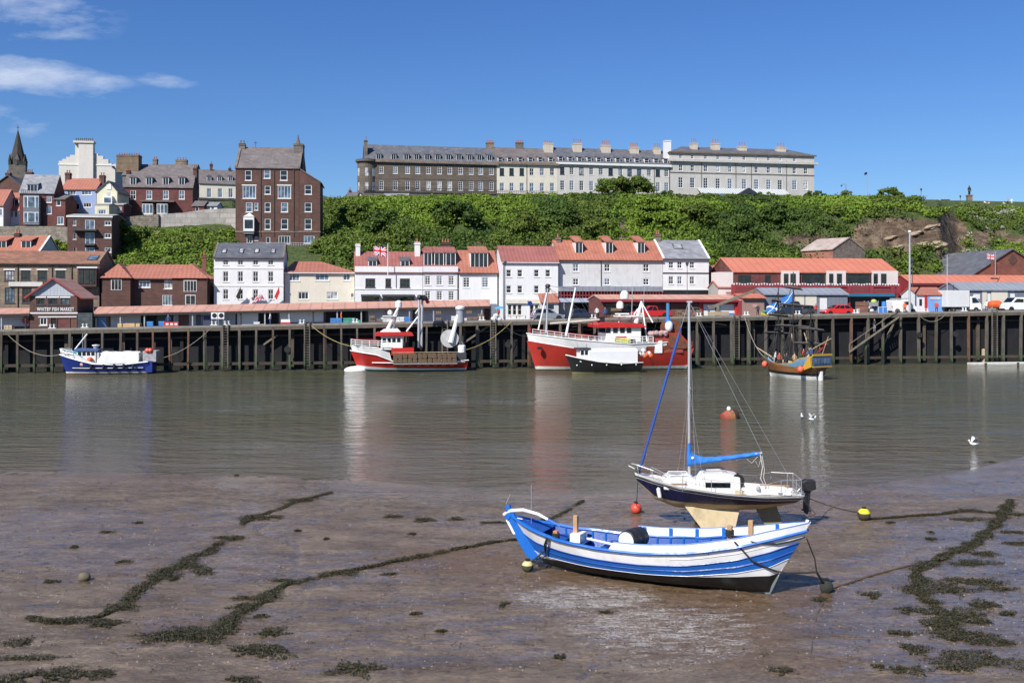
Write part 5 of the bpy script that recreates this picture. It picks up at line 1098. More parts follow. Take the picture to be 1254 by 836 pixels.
# ---------------------------------------------------------------- fish market sheds
DGREY = mat('dark_fascia', (.03, .027, .03), .8, .2)
def shed(name, label, ua, uc, va, vc, ea, ec, ra, rc, tf, tb, roofm, wallm, bays, over=1.3):
    """va/vc base, ea/ec eave, ra/rc ridge at the two ends; bays: (u0,u1,f0,f1,material,name) with heights as fractions"""
    r = qthing(name, label, 'shed', ua, tf); tm = (tf+tb)/2
    def H_(u, f):   # height at fraction f of the wall
        p = WD(u, tf); ze = Z_(ea+(ec-ea)*(u-ua)/(uc-ua), QY(u, tf-over)); return p.z+(ze-p.z)*f
    def P(u, t, z): p = WD(u, t); return (p.x, p.y, z)
    b = AB(r)
    for u0, u1 in ((ua, uc),):
        q = [P(u0, tf+.5, WD(u0, tf).z-.3), P(u1, tf+.5, WD(u1, tf).z-.3), P(u1, tf+.5, H_(u1, 1)), P(u0, tf+.5, H_(u0, 1))]; k = [(x, y+(tb-tf), z) for x, y, z in q]
        b.face(q); b.face(k[::-1]); b.face([q[0], q[3], k[3], k[0]]); b.face([q[1], k[1], k[2], q[2]])
    b.build('wall', wallm, r)
    b = AB(r); n = 10
    for i in range(n):
        u0, u1 = ua+(uc-ua)*i/n, ua+(uc-ua)*(i+1)/n-.1
        for top in (0, 1):
            e0, e1 = H_(u0, 1)+.12*top, H_(u1, 1)+.12*top; f0, f1 = (u0-ua)/(uc-ua), (u1-ua)/(uc-ua)
            r0, r1 = Z_(ra+(rc-ra)*f0, QY(u0, tm))+.12*top, Z_(ra+(rc-ra)*f1, QY(u1, tm))+.12*top
            b.face([P(u0, tf-over, e0), P(u1, tf-over, e1), P(u1, tm, r1), P(u0, tm, r0)]); b.face([P(u0, tm, r0), P(u1, tm, r1), P(u1, tb+.5, e1), P(u0, tb+.5, e0)])
            if not top:
                b.face([P(u0, tf-over, e0), P(u1, tf-over, e1), P(u1, tf-over, e1+.12), P(u0, tf-over, e0+.12)])
    b.build('roof', roofm, r)
    b = AB(r); q = []
    for u in (ua, uc): q.append((P(u, tf-over+.05, H_(u, 1)-.3), P(u, tf-over+.05, H_(u, 1)-.01), P(u, tf-over+.25, H_(u, 1)-.01), P(u, tf-over+.25, H_(u, 1)-.3)))
    for i in range(4): b.face([q[0][i], q[1][i], q[1][(i+1) % 4], q[0][(i+1) % 4]])
    b.build('fascia', DGREY, r)
    for k, (u0, u1, f0, f1, m_, nm, dt) in enumerate(bays):
        b = AB(r); ts = tf+.5-dt; A_ = [P(u0, ts, H_(u0, f0)), P(u1, ts, H_(u1, f0)), P(u1, ts, H_(u1, f1)), P(u0, ts, H_(u0, f1))]; B_ = [(x, y+.05+max(0, dt-.06), z) for x, y, z in A_]
        b.face(A_); b.face(B_[::-1])
        for i in range(4): b.face([A_[i], B_[i], B_[(i+1) % 4], A_[(i+1) % 4]])
        b.build(nm, m_, r)
    i = 0; u = ua+3
    while u < uc:
        p = WD(u, tf-over+.3); AB(r).bar((p.x, p.y, p.z), (p.x, p.y, H_(u, 1)-.1), .16).build('post', STEEL if i % 3 else DGREY, r); u += 29.5; i += 1
    return r
PW = mat('market_white_wall', (.56, .55, .58), .7, .08, .5, streak=.3); BK = mat('dark_opening', (.012, .012, .013), .9, .1); GRID = mat('glazed_grid', (.06, .075, .075), .4, .3, 2, pattern='block', per=.45)
OCH = mat('ochre_boards', (.30, .16, .07), .8, .2, 1, streak=.3); BRW = mat('brown_boards', (.15, .07, .05), .8, .2, 1, streak=.3)
MS = shed('fish_market_shed', 'very long low quayside shed with a faded pink roof and open bays', 115, 600, 405, 396, 384.5, 374.8, 376.8, 367.5, 5, 13, PINK, mat('shed_wall', (.10, .09, .085), .9, .2), [
    (116.5, 133, 0, .92, OCH, 'door_frame', .1), (119, 130, 0, .8, BLUEL, 'door', .16), (135.5, 172, .12, .95, PW, 'roller_door', .1), (135.5, 172, 0, .12, BRW, 'plinth', .12), (173, 191, 0, .95, BK, 'opening', .07), (193, 211, 0, .95, GRID, 'glazed_screen', .1),
    (212.5, 247, 0, .97, PW, 'wall_panel', .1), (219, 230, 0, .9, BRW, 'pallet_stack', .5), (240, 246, 0, .9, mat('slate_door', (.10, .12, .16), .7), 'door', .18), (248, 288, 0, .97, PW, 'wall_panel', .1), (249, 258, .45, .75, NAVYB, 'tarp', .18), (290.5, 316, .02, .95, HWHITE, 'roller_door', .1), (317.5, 340, 0, .97, BK, 'opening', .07),
    (342.5, 396, .18, .97, HWHITE, 'roller_door', .1), (342.5, 396, 0, .18, BRW, 'plinth', .12), (399, 447.5, 0, .97, BK, 'opening', .07), (451, 505, 0, .97, PW, 'wall_panel', .1), (509, 593, 0, .97, PW, 'wall_panel', .1), (593, 599.5, 0, 1, mat('dark_brown_post', (.09, .035, .025), .8), 'end_post', .3)])
shed('left_market_shed', 'short pink roofed shed with white wall and red disc left of the gabled building', -60, 36, 407, 405.5, 386, 384, 379, 378, 5, 13, PINK, mat('shed_wall', (.1, .1, .1), .9), [(-60, 35.5, .25, .97, PW, 'wall_panel', .1), (-60, 35.5, 0, .25, BRW, 'plinth', .12)])
p = WD(31, 5.1); t_ = p.z; tag(MB().lathe([(.01, 0), (.42, 0), (.42, .06), (.01, .06)], n=20, axis='y').build('wall_disc', RED, None, loc=(p.x, p.y, p.z+1.25), rz=QA), 'round red disc on the white market wall', 'sign')
# fish market office with the lettering
h = House('fish_market_office', 'dark brick gabled market building with white lettering and a pink sheet roof', 36.5, 94.5, 405.8, 362, 8, BRICK_D, t=4.2)
for a, c in ((44.5, 55), (59, 71), (74.5, 85)): h.win(a, c, 365, 373, 'case2', G_DARK if a < 70 else G_BLUE, frame=DARKM, lintel=WTRIM)
h.win(48.5, 57.5, 389, 398, 'case2', G_DARK); h.door(62.5, 69, 389, 405.5, BK); h.door(70, 84, 389, 405.5, BRICK_R, 'shutter'); h.door(86, 93.5, 389, 405.5, BRW)
h.walls(); h.fgable(341.5, PINK, ov=.55, coping=mat('gable_board', (.42, .45, .50), .7, .08, .6, streak=.2, pattern='seam', per=.4)); h.course(383.3, .18, .07, WTRIM); h.course(388, .14, .07, WTRIM, u0=47, u1=94)
h.box('side_bay', 95, 113, 383, 405.5, -.3, 4, GRID)
xm, E_, R_ = h.W/2, h.E, h.R
for sg in (-1, 1):
    x1 = xm+sg*(xm+.6); MB().prism([(xm, R_-.05), (xm, R_+.2), (x1, E_-.2), (x1, E_-.42)], -.42, -.31, 'y').build('barge_board', RED if 0 else mat('maroon_barge', (.3, .05, .05), .6), h.root)
cu = bpy.data.curves.new('market_lettering', 'FONT'); cu.body = 'WHITBY FISH MARKET'; cu.size = .62; cu.extrude = .03; cu.align_x = 'CENTER'; cu.space_character = 1.08; cu.offset = .012
to = bpy.data.objects.new('lettering', cu); COL.objects.link(to); dg = bpy.context.evaluated_depsgraph_get(); me = bpy.data.meshes.new_from_object(to.evaluated_get(dg)); bpy.data.objects.remove(to)
to = bpy.data.objects.new('lettering', me); COL.objects.link(to); me.materials.clear(); me.materials.append(WTRIM); to.parent = h.root
wt = max(v.co.x for v in me.vertices)-min(v.co.x for v in me.vertices); x0, x1 = h.fx(45.5), h.fx(91); to.scale = ((x1-x0)/wt, 1, 1); to.rotation_euler = (rad(90), 0, 0); to.location = ((x0+x1)/2, -.04, h.fz(380.6, xm))
# red building with the orange canopy, hut, grey shed, kiosk
h = House('red_amusement_building', 'low red fronted building under a long orange canopy behind the red pickup', 735, 904, 392.5, 366.5, 7, BRICK_R, t=6.5)
h.door(861.5, 876, 372.5, 388.5, WTRIM, 'white_door'); h.door(882, 900, 372.5, 388.5, WTRIM, 'white_door'); h.gable(361.8, PINK, ov=.9, yr=3.5); h.walls()
h.box('fascia', 735, 904, 366.4, 369.5, -.92, -.8, REDB); h.box('red_frame', 856, 860.5, 369, 390, -.1, -.01, RED); h.box('red_frame', 900.5, 904.3, 366, 390, -.35, -.01, RED); h.box('red_frame', 861, 900, 369.3, 372, -.1, -.01, RED); h.box('dark_window', 742, 790, 372, 385, -.07, -.01, G_DARK); h.box('brown_shutter', 822, 855, 371, 391, -.07, -.01, BRW)
h = House('brown_hut', 'pinkish brown hut with a red roof edge beside the orange canopy', 909, 936, 389.5, 364.5, 5, mat('pink_brown_boards', (.30, .19, .16), .8, .12, .8, streak=.2), t=5.5); h.gable(360.5, REDC, ov=.5); h.walls(); h.box('notice', 922, 927, 372.5, 376, -.05, -.01, mat('notice', (.5, .3, .3), .7)); h.box('side_wall', 904.5, 908.8, 364, 386, .1, 3, REDB)
h = House('grey_boat_shed', 'long grey boarded shed with cream doors below the red balcony', 936, 1038, 387, 360.5, 5, GREYS, t=6); 
h.door(1003.5, 1013, 363.5, 379, WTRIM); h.door(945, 950, 366, 383, DARKM); h.gable(353.5, GREYL, yr=2.5); h.walls(); h.box('cream_door', 973, 985, 361.5, 383, -.05, -.01, CREAM); h.box('cream_door', 986.5, 1000, 361.5, 383, -.05, -.01, CREAM)
h = House('blue_kiosk', 'small quayside kiosk with a blue front, white side wall and orange roof', 1123, 1156.5, 382.3, 361, 4.2, RENDER, t=3.4); h.gable(352.8, PANTILE_O, ov=.2); h.walls(); h.box('blue_shutter', 1136, 1156, 362, 381.5, -.08, -.01, BLUEL); h.box('red_strip', 1132.6, 1135.6, 362, 382, -.09, -.01, RED); h.box('sign', 1139, 1152, 363.5, 366.5, -.14, -.09, mat('faded_sign_b', (.5, .5, .5), .7, .4, 6)); h.box('side_window', 1126, 1129, 366, 374, -.06, -.01, G_DARK)
# ---------------------------------------------------------------- vehicles
TYRE = {}
def wheel(parent, x, y, r, w=.2):
    k = round(r, 2)
    if k not in TYRE:
        a = MB().lathe([(r*.62, -w/2), (r*.97, -w/2), (r, -w*.3), (r, w*.3), (r*.97, w/2), (r*.62, w/2)], n=16, axis='y').build('t', RUBBER); c = MB().lathe([(.02, -w*.52), (r*.6, -w*.45), (r*.6, w*.45), (.02, w*.52)], n=10, axis='y').build('h', STEEL)
        TYRE[k] = (a.data, c.data); bpy.data.objects.remove(a); bpy.data.objects.remove(c)
    o = link('wheel', TYRE[k][0], parent, (x, y, r)); link('hub', TYRE[k][1], o)
def sideloft(b, pts, hw, m=0):
    """closed side outline (x,z), half width given by hw(z)"""
    n = len(pts); L = [b.pt((x, -hw(z), z)) for x, z in pts]; R = [b.pt((x, hw(z), z)) for x, z in pts]
    b.idx(L, m); b.idx(R[::-1], m)
    for i in range(n): b.idx((L[i], R[i], R[(i+1) % n], L[(i+1) % n]), m)
def vehicle(name, label, cat, u0, u1, t, paint, kind, face=1, group=None, H_=None):
    """u0..u1 on the quay; face=1 nose to the right"""
    a, c = WD(u0, t), WD(u1, t); L = (c-a).length; mid = (a+c)/2; r = thing(name, label, cat, tuple(mid), QA+(0 if face > 0 else math.pi), group)
    S = {'hatch': (1.48, .9, .31), 'suv': (1.66, .93, .36), 'pickup': (1.8, .95, .4), 'van': (2.2, .98, .36), 'estate': (1.5, .9, .32)}[kind]; Hh, w, wr = S; Hh = H_ or Hh; l = L/2; bz = .3; belt = Hh*.62
    b = MB(); hw = lambda z: w if z < belt-.01 else w*.97
    if kind == 'van': body = [(-l, bz), (-l, Hh*.95), (-l+.1, Hh), (l*.35, Hh), (l*.62, belt+.05), (l*.92, belt*.88), (l, belt*.65), (l, bz)]
    elif kind == 'pickup': body = [(-l, bz+.1), (-l, belt), (-l*.3, belt), (l*.5, belt+.02), (l*.93, belt*.9), (l, belt*.65), (l, bz+.05)]
    else: body = [(-l, bz), (-l*1., belt*.7), (-l*.96, belt), (l*.45, belt+.02), (l*.9, belt*.80), (l, belt*.55), (l*.99, bz)]
    sideloft(b, body, hw); b.build('body', paint, r, smooth=True, bevel=.06)
    if kind == 'van': cab = None; glassp = [(-l*.1, belt+.08), (-l*.1, Hh-.25), (l*.30, Hh-.2), (l*.5, belt+.1)]; ws = ((l*.37, Hh-.04), (l*.62, belt+.08))
    elif kind == 'pickup': cab = [(-l*.3, belt-.02), (-l*.22, Hh-.05), (-l*.1, Hh), (l*.15, Hh), (l*.5, belt-.02)]; ws = ((l*.17, Hh-.04), (l*.5, belt+.03))
    elif kind == 'suv': cab = [(-l*.95, belt-.02), (-l*.8, Hh-.08), (-l*.6, Hh), (l*.1, Hh), (l*.48, belt-.02)]; ws = ((l*.13, Hh-.05), (l*.47, belt+.03))
    else: cab = [(-l*.95, belt-.02), (-l*(.72 if kind == 'hatch' else .9), Hh-.08), (-l*.45, Hh), (l*.08, Hh), (l*.5, belt-.02)]; ws = ((l*.11, Hh-.05), (l*.48, belt+.03))
    top = .76
    hc = (lambda z: w*.97-(w*.97-w*top)*max(0, z-belt)/(Hh-belt)) if kind != 'van' else (lambda z: w)
    if cab:
        b = MB(); sideloft(b, cab, hc); b.build('cabin', paint, r, smooth=True, bevel=.05)
        xs = [p[0] for p in cab]; cx = (cab[0][0]+cab[-1][0])/2; zt = Hh-.09
        xl0, xl1 = cab[0][0]+.18, cab[1][0]+.16; xr0, xr1 = cab[-1][0]-.25, cab[-2][0]-.08
        fr = [(0, .36), (.40, .70), (.735, 1)] if kind in ('hatch', 'suv', 'estate') else [(0, .42), (.47, 1)]
        for sg in (-1, 1):
            for f0, f1 in fr:
                q = [(xl0+(xr0-xl0)*f0, belt+.05), (xl0+(xr0-xl0)*f1, belt+.05), (xl1+(xr1-xl1)*f1, zt), (xl1+(xr1-xl1)*f0, zt)]
                MB().face([(x, sg*(hc(z)+.012), z) for x, z in q]).build('side_window', G_DARK, r)
    else:
        for sg in (-1, 1): MB().face([(x, sg*(w+.012), z) for x, z in glassp]).build('side_window', G_DARK, r)
    (xa, za), (xb, zb) = ws; n = Vector((za-zb, 0, xb-xa)).normalized()*.02
    MB().face([(xa+n.x, -hc(za)*.93, za+n.z), (xb+n.x, -hc(zb)*.93, zb+n.z), (xb+n.x, hc(zb)*.93, zb+n.z), (xa+n.x, hc(za)*.93, za+n.z)]).build('windscreen', G_DARK, r)
    for sx in (-.62, .63):
        for sg in (-1, 1): wheel(r, l*sx, sg*(w-.1), wr); MB().lathe([(.01, 0), (wr*1.16, 0), (wr*1.16, .02), (.01, .02)], (l*sx, sg*(w+.004)-.01, wr), 16, axis='y').build('wheel_arch', BLACK, r)
    for sg in (-1, 1):
        MB().box(l*.93, l*1.005, sg*w*.72-.14, sg*w*.72+.14, belt*.62, belt*.78).build('headlight', G_PALE, r); MB().box(-l*1.005, -l*.97, sg*w*.82-.1, sg*w*.82+.1, belt*.7, belt*.95).build('tail_light', RED, r)
    MB().box(l*.96, l+.03, -w*.85, w*.85, bz, bz+.18).build('bumper', BLACK, r); MB().box(-l-.03, -l*.96, -w*.85, w*.85, bz, bz+.18).build('bumper', BLACK, r)
    if kind == 'pickup':
        MB().box(-l*.97, -l*.33, -w*.85, w*.85, belt-.03, belt+.01).build('load_bed', BLACK, r); b = MB()
        for sg in (-1, 1): b.tube([(-l*.33, sg*w*.7, Hh-.1), (-l*.5, sg*w*.75, belt+.05)], .05, 6)
        b.build('roll_bar', BLACK, r)
    return r
CARR = mat('car_red', (.50, .02, .018), .25, .04, 2); CARS = mat('car_silver', (.33, .35, .38), .25, .04, 2, metal=.5); CARD = mat('car_dark_blue', (.02, .03, .055), .25, .1, 2); CARW = mat('van_white', (.78, .78, .76), .3, .05, 2)
vehicle('silver_car', 'silver estate car parked in front of the cream cafe', 'car', 651, 690, 2.6, CARS, 'suv', 1)
vehicle('dark_car', 'dark blue car parked under the grey balcony', 'car', 699, 727, 6, CARD, 'estate', 1)
vehicle('red_pickup', 'red pickup truck parked on the quay above the trawler wheelhouse', 'pickup truck', 774, 821, 2.4, CARR, 'pickup', -1)
vehicle('dark_van', 'dark blue van behind the blue flags by the grey shed', 'van', 951, 979, 3.2, CARD, 'suv', -1, H_=2.1)
vehicle('dark_estate', 'dark grey car parked behind the sailing ship masts', 'car', 972, 995, 5., mat('car_grey', (.06, .065, .075), .3), 'estate', -1)
vehicle('red_hatchback', 'small bright red hatchback parked on the quay in front of the grey shed', 'car', 1007, 1042, 1.6, mat('car_bright_red', (.66, .025, .02), .22, .04, 2), 'hatch', -1, H_=1.5)
vehicle('small_silver_car', 'small car half hidden behind the masts right of the pickup', 'car', 838, 858, 4.5, BRW, 'hatch', -1)
v = vehicle('white_work_pickup', 'white work truck with a roof rack beside the top of the quay stair', 'van', 1089, 1119, 3., CARW, 'van', 1, H_=2.0)
b = MB()
for y in (-.8, .8): b.box(-1.4, .9, y-.03, y+.03, 2.12, 2.2)
for x in (-1.3, -.5, .3, .8): b.box(x-.03, x+.03, -.8, .8, 2.2, 2.26); b.box(x-.03, x+.03, -.8, -.74, 1.98, 2.2)
b.build('roof_rack', ALUM, v)
vehicle('white_van', 'white car van at the right edge facing left', 'van', 1226, 1266, 3., CARW, 'van', -1, H_=2.1)
# box truck
a, c = WD(1154, 3.2), WD(1197, 3.2); L = (c-a).length; r = thing('box_truck', 'white box truck parked beside the blue kiosk', 'truck', tuple((a+c)/2), QA); l = L/2
MB().box(-l, l*.28, -1.15, 1.15, .85, 3.25).build('cargo_box', mat('truck_box', (.66, .66, .66), .5, .06, .6, streak=.2), r, bevel=.04)
b = MB(); sideloft(b, [(l*.34, .45), (l*.34, 2.35), (l*.66, 2.4), (l*.93, 1.45), (l, 1.2), (l, .45)], lambda z: 1.02 if z < 1.5 else 1.02-.1*(z-1.5)); b.build('cab', CARW, r, smooth=True, bevel=.06)
for sg in (-1, 1): MB().face([(x, sg*(1.035-.1*max(0, z-1.5)), z) for x, z in ((l*.46, 1.45), (l*.88, 1.5), (l*.66, 2.2), (l*.46, 2.2))]).build('side_window', G_DARK, r)
MB().face([(l*.70, -.85, 2.33), (l*.95, -.9, 1.48), (l*.95, .9, 1.48), (l*.70, .85, 2.33)]).build('windscreen', G_DARK, r); MB().box(-l, l*.9, -.45, .45, .5, .84).build('chassis', BLACK, r); MB().box(l*.97, l+.06, -1., 1., .35, .65).build('bumper', HWHITE, r); MB().box(l*.99, l+.02, -.6, .6, .8, 1.05).build('grille', BLACK, r)
for sx in (-.6, .68):
    for sg in (-1, 1): wheel(r, l*sx, sg*.9, .42, .26)
for sg in (-1, 1): MB().box(l*.98, l+.03, sg*.85-.12, sg*.85+.12, .75, .98).build('headlight', G_PALE, r)
# ---------------------------------------------------------------- quay furniture
def bollard_mesh():
    return MB().box(-.55, .55, -.2, .2, 0, .1).lathe([(.13, .08), (.11, .35), (.17, .42), (.17, .5), (.05, .53)], (-.28, 0, 0), 10).lathe([(.13, .08), (.11, .35), (.17, .42), (.17, .5), (.05, .53)], (.28, 0, 0), 10)
b0 = None
for u in (64, 104, 262, 278, 370, 435, 486, 590, 727, 856, 914, 977, 1048, 1181, 1134):
    p = WD(u, -.1, .27)
    if b0 is None: b0 = tag(bollard_mesh().build('mooring_bollard', WTRIM, None, loc=tuple(p), rz=QA), 'small white double bollard on the edge of the timber quay', 'bollard', 'white bollards along the quay edge'); o = b0
    else: o = b0.copy(); COL.objects.link(o); o.location = p
    o.scale = (.8, .9, 1.0)
def qbox(name, label, cat, u0, u1, v0, v1, t, d, m_, extra=None, group=None):
    a, c = WD(u0, t), WD(u1, t); w = (c-a).length; hh = (v1-v0)*QY(u0, t)/F; r = thing(name, label, cat, tuple(a), QA, group)
    return r, w, hh, d
r, w, hh, d = qbox('pale_crate', 'pale wooden crate standing by the quay edge far left', 'crate', 5, 14.5, 398.5, 406, .9, 1, None)
MB().box(0, w, 0, d, 0.02, hh).build('crate_body', WOOD_L, r); b = MB()
for i in range(4): z = hh*i/4+.05; b.box(-.02, w+.02, -.03, -.003, z, z+hh*.16)
for x in (0, w/2-.05, w-.1): b.box(x, x+.1, -.06, -.031, 0, hh)
b.build('slats', mat('crate_slat', (.55, .43, .28), .8), r)
r, w, hh, d = qbox('wooden_box_stack', 'long low yellowish timber pack lying before the white roller door', 'timber pack', 144, 171, 398, 405, 1.2, 1.4, None); MB().box(0, w, 0, d, .05, hh).build('pack', mat('yellow_timber', (.62, .42, .2), .7, .1, 1, pattern='plank', per=.12), r); MB().box(.5, .6, -.02, d+.02, .04, hh+.02).build('strap', BLACK, r); MB().box(w-.6, w-.5, -.02, d+.02, .04, hh+.02).build('strap', BLACK, r)
r, w, hh, d = qbox('red_water_barrier', 'red plastic barrier with white bands at the market edge', 'barrier', 200, 218, 396.5, 404.5, .8, .5, None)
MB().prism([(0, 0), (0, hh*.3), (.12, hh*.45), (.15, hh), (.35, hh), (.38, hh*.45), (.5, hh*.3), (.5, 0)], 0, w, 'x').build('barrier_body', RED, r)
for f in (.15, .45, .75): MB().box(w*f, w*f+.35, -.02+.12, .149, hh*.5, hh*.8).build('reflector', WTRIM, r)
r, w, hh, d = qbox('red_fish_tub', 'red fish tub with a white box on top by the roller door', 'tub', 343, 356, 397, 403, 1.4, 1, None)
MB().prism([(0.1, 0), (w-.1, 0), (w, hh*.75), (0, hh*.75)], 0, d, 'y').build('tub', RED, r); MB().box(.1, w-.1, .1, d-.1, hh*.76, hh*1.35).build('white_box', HWHITE, r)
for i, u in enumerate((258.5, 266.8)):
    p = WD(u, 3.2, 0); z = Z_(390.5, p.y); t = thing('air_conditioner', 'white air conditioning unit with a round fan, %s of the pair on the shed' % ('left' if i == 0 else 'right'), 'air conditioner', (p.x, p.y, z), QA)
    MB().box(0, .8, 0, .35, 0, .85).build('case', HWHITE, t, bevel=.02); MB().lathe([(.05, 0), (.3, 0), (.3, .02), (.05, .02)], (.42, -.025, .45), 16, axis='y').build('fan', BLACK, t); MB().box(.05, .1, 0, .05, z*0-1.6, 0).box(.7, .75, 0, .05, -1.6, 0).build('bracket', STEEL, t)
r, w, hh, d = qbox('yellow_net_tub', 'yellow tub heaped with green nets on the quay edge', 'tub', 935, 946.5, 381, 388.5, .6, 1, None)
MB().prism([(0.1, 0), (w-.1, 0), (w, hh*.75), (0, hh*.75)], 0, d, 'y').build('tub', YELL, r); b = MB(); rr = random.Random(4)
for i in range(9): b.ball((w*rr.random(), d*rr.random(), hh*.8+.1*rr.random()), .3, 7, 5, (1, 1, .7), jit=.4)
b.build('net_heap', mat('green_net', (.05, .25, .17), .9, .3, 6), r)
r, w, hh, d = qbox('rusty_crate_stack', 'rusty brown stack of crates with a grey lid beside the work truck', 'crate stack', 1053, 1063, 366.5, 384.5, 1.2, 1.3, None)
for i in range(3): MB().box(0, w, 0, d, .02+hh*.31*i, hh*.30*(i+1)).build('crate', mat('rust_crate', (.25, .12, .08), .8, .2, 1, pattern='plank', per=.15), r)
r, w, hh, d = qbox('grey_machine_frame', 'grey metal frame stand with a lime dome on top', 'stand', 1063, 1076, 368, 385, 1.6, 1.2, None)
b = MB()
for x in (0, w-.1):
    for y in (0, d-.1): b.box(x, x+.1, y, y+.1, 0, hh)
b.box(0, w, 0, d, hh*.62, hh*.9); b.box(0, w, 0, d, hh*.2, hh*.26); b.build('frame', STEEL, r); MB().ball((w*.75, d/2, hh*.95), .42, 12, 6, (1, 1, .8)).build('dome', mat('lime_dome', (.45, .55, .1), .5), r); MB().ball((w*.5, d/2, hh*.32), .35, 10, 6, (1.2, 1, .8)).build('drum', HWHITE, r)
r, w, hh, d = qbox('blue_tank_crate', 'blue plastic tank in a white frame by the stair head', 'tank', 1076, 1087, 373, 384.5, 1.4, 1.1, None)
MB().box(.05, w-.05, .05, d-.05, .1, hh*.75).build('tank', mat('tank_blue', (.05, .22, .62), .5, .1), r, bevel=.06); MB().lathe([(.3, hh*.75), (.35, hh*.8), (.3, hh*1.35), (.12, hh*1.4)], (w*.8, .5, 0), 12).build('blue_drum', mat('tank_blue', (.05, .22, .62)), r); b = MB()
for x in (0, w/2, w): b.box(x-.03, x+.03, 0, .04, 0, hh*.8)
b.box(0, w, 0, .04, hh*.76, hh*.82); b.build('cage', WTRIM, r)
r, w, hh, d = qbox('red_tub', 'dark red wheeled bin between truck and grey hut', 'bin', 1194, 1201, 369, 381.5, 2.6, 1, None); MB().prism([(0.1, 0.1), (w-.1, .1), (w, hh*.9), (0, hh*.9)], 0, d, 'y').build('bin_body', mat('bin_red', (.28, .02, .03), .5), r); MB().prism([(0, hh*.9), (w, hh*.9), (w*.9, hh), (w*.1, hh)], -.03, d+.03, 'y').build('lid', BLACK, r)
r, w, hh, d = qbox('orange_dinghy_rack', 'orange red dinghy upturned on a low rack by the white van', 'dinghy', 1215, 1229, 367.5, 381, 3, 1.6, None); b = MB(); b.lathe([(.02, 0), (.45, .1), (.6, .6), (.62, w*.8), (.5, w)], (0, .8, hh*.7), 10, axis='x'); b.build('hull', ORANGE, r); b = MB()
for x in (.2, w-.3): b.box(x, x+.1, .3, 1.3, 0, hh*.5)
b.build('rack', STEEL, r)
# lobster pot stacks on the quay
POTM = mat('lobster_pot_net', (.13, .085, .05), .95, .45, 5, bump=.6)
def lobster_pot():
    b = MB(); n = 7; 
    for i in range(n): a0, a1 = math.pi*i/n, math.pi*(i+1)/n
    prof = [(math.cos(math.pi*i/n)*.32, .05+.36*math.sin(math.pi*i/n)) for i in range(n+1)]
    b.prism(prof, 0, .6, 'x'); return b
PO = None
def pots(u0, u1, t, rows, z0=0, loc=None):
    global PO
    a, c = WD(u0, t), WD(u1, t); n = int((c-a).length/.66)
    for j in range(rows):
        for i in range(n):
            p = a.lerp(c, (i+.1)/n)+Vector((0, 0, .3+.42*j))
            if RND.random() < .12*(j+1): continue
            if PO is None:
                PO = thing('lobster_pot', 'brown netted lobster pot stacked on the quay by the market shed', 'lobster pot', tuple(p), QA, 'lobster pots stacked on the quay'); lobster_pot().build('netting', POTM, PO); b = MB()
                for x in (0, .3, .6): b.tube([(x, .34, .03), (x, .24, .3), (x, 0, .43), (x, -.24, .3), (x, -.34, .03)], .025, 5)
                b.build('hoops', mat('pot_hoop', (.3, .2, .12), .8), PO); o = PO
            else: o = dup(PO, loc=p)
            o.rotation_euler[2] = QA+RND.uniform(-.08, .08)
pots(571, 592, 1.2, 3); pots(452, 470, 1.5, 2); pots(533, 545, 1.2, 3); pots(828, 858, 1.0, 2); pots(748, 760, 1., 3)
# timber derrick beam
r = qthing('timber_derrick', 'long slanting weathered beam resting on a post above the quay', 'derrick', 879, .6); p = WD(879, .6)
AB(r).bar(tuple(p), tuple(W(879, 374, .6)), .4).build('post', WOOD_W, r); AB(r).bar(tuple(W(868, 377.5, .6)), tuple(W(926, 355, .6)), .3, .34).build('beam', WOOD_W, r); AB(r).bar(tuple(WD(868, .6, .6)), tuple(WD(892, .6, .6)), .5).build('foot_beam', WOOD_L, r)
# flagpoles and lamps on the quay
p = WD(1114, 1.); t = thing('mast_pole', 'tall silver pole at the quay edge reaching above the red roofs', 'pole', tuple(p), QA); zt = Z_(285, p.y)-p.z; MB().tube([(0, 0, 0), (0, 0, zt)], [.17, .1], 8).build('pole', ALUM, t); MB().lathe([(.1, zt), (.22, zt+.05), (.22, zt+.3), (.05, zt+.35)], n=8).build('cap', WTRIM, t)
p = WD(1160, 6); t = thing('thin_pole', 'thin pale pole behind the kiosk and box truck', 'pole', tuple(p), QA); zt = Z_(312, p.y)-p.z; MB().tube([(0, 0, 0), (0, 0, zt)], [.1, .06], 6).build('pole', ALUM, t); MB().box(-.1, .1, -.1, .1, 0, .3).build('base', STEEL, t)
lamp('quay_lamp', 'tall black lamp post with lantern in front of the white slate house', 841.5, 0, 322, QY(841, 14), z=DZ(0)+.2)
lamp('quay_lamp', 'black twin lantern post left of the white cafe', 618.5, 0, 321, QY(618, 12), z=6.1)
lamp('quay_lamp', 'black lamp post beside the tall silver pole', 1117.5, 0, 318, QY(1117, 6), z=7.0)
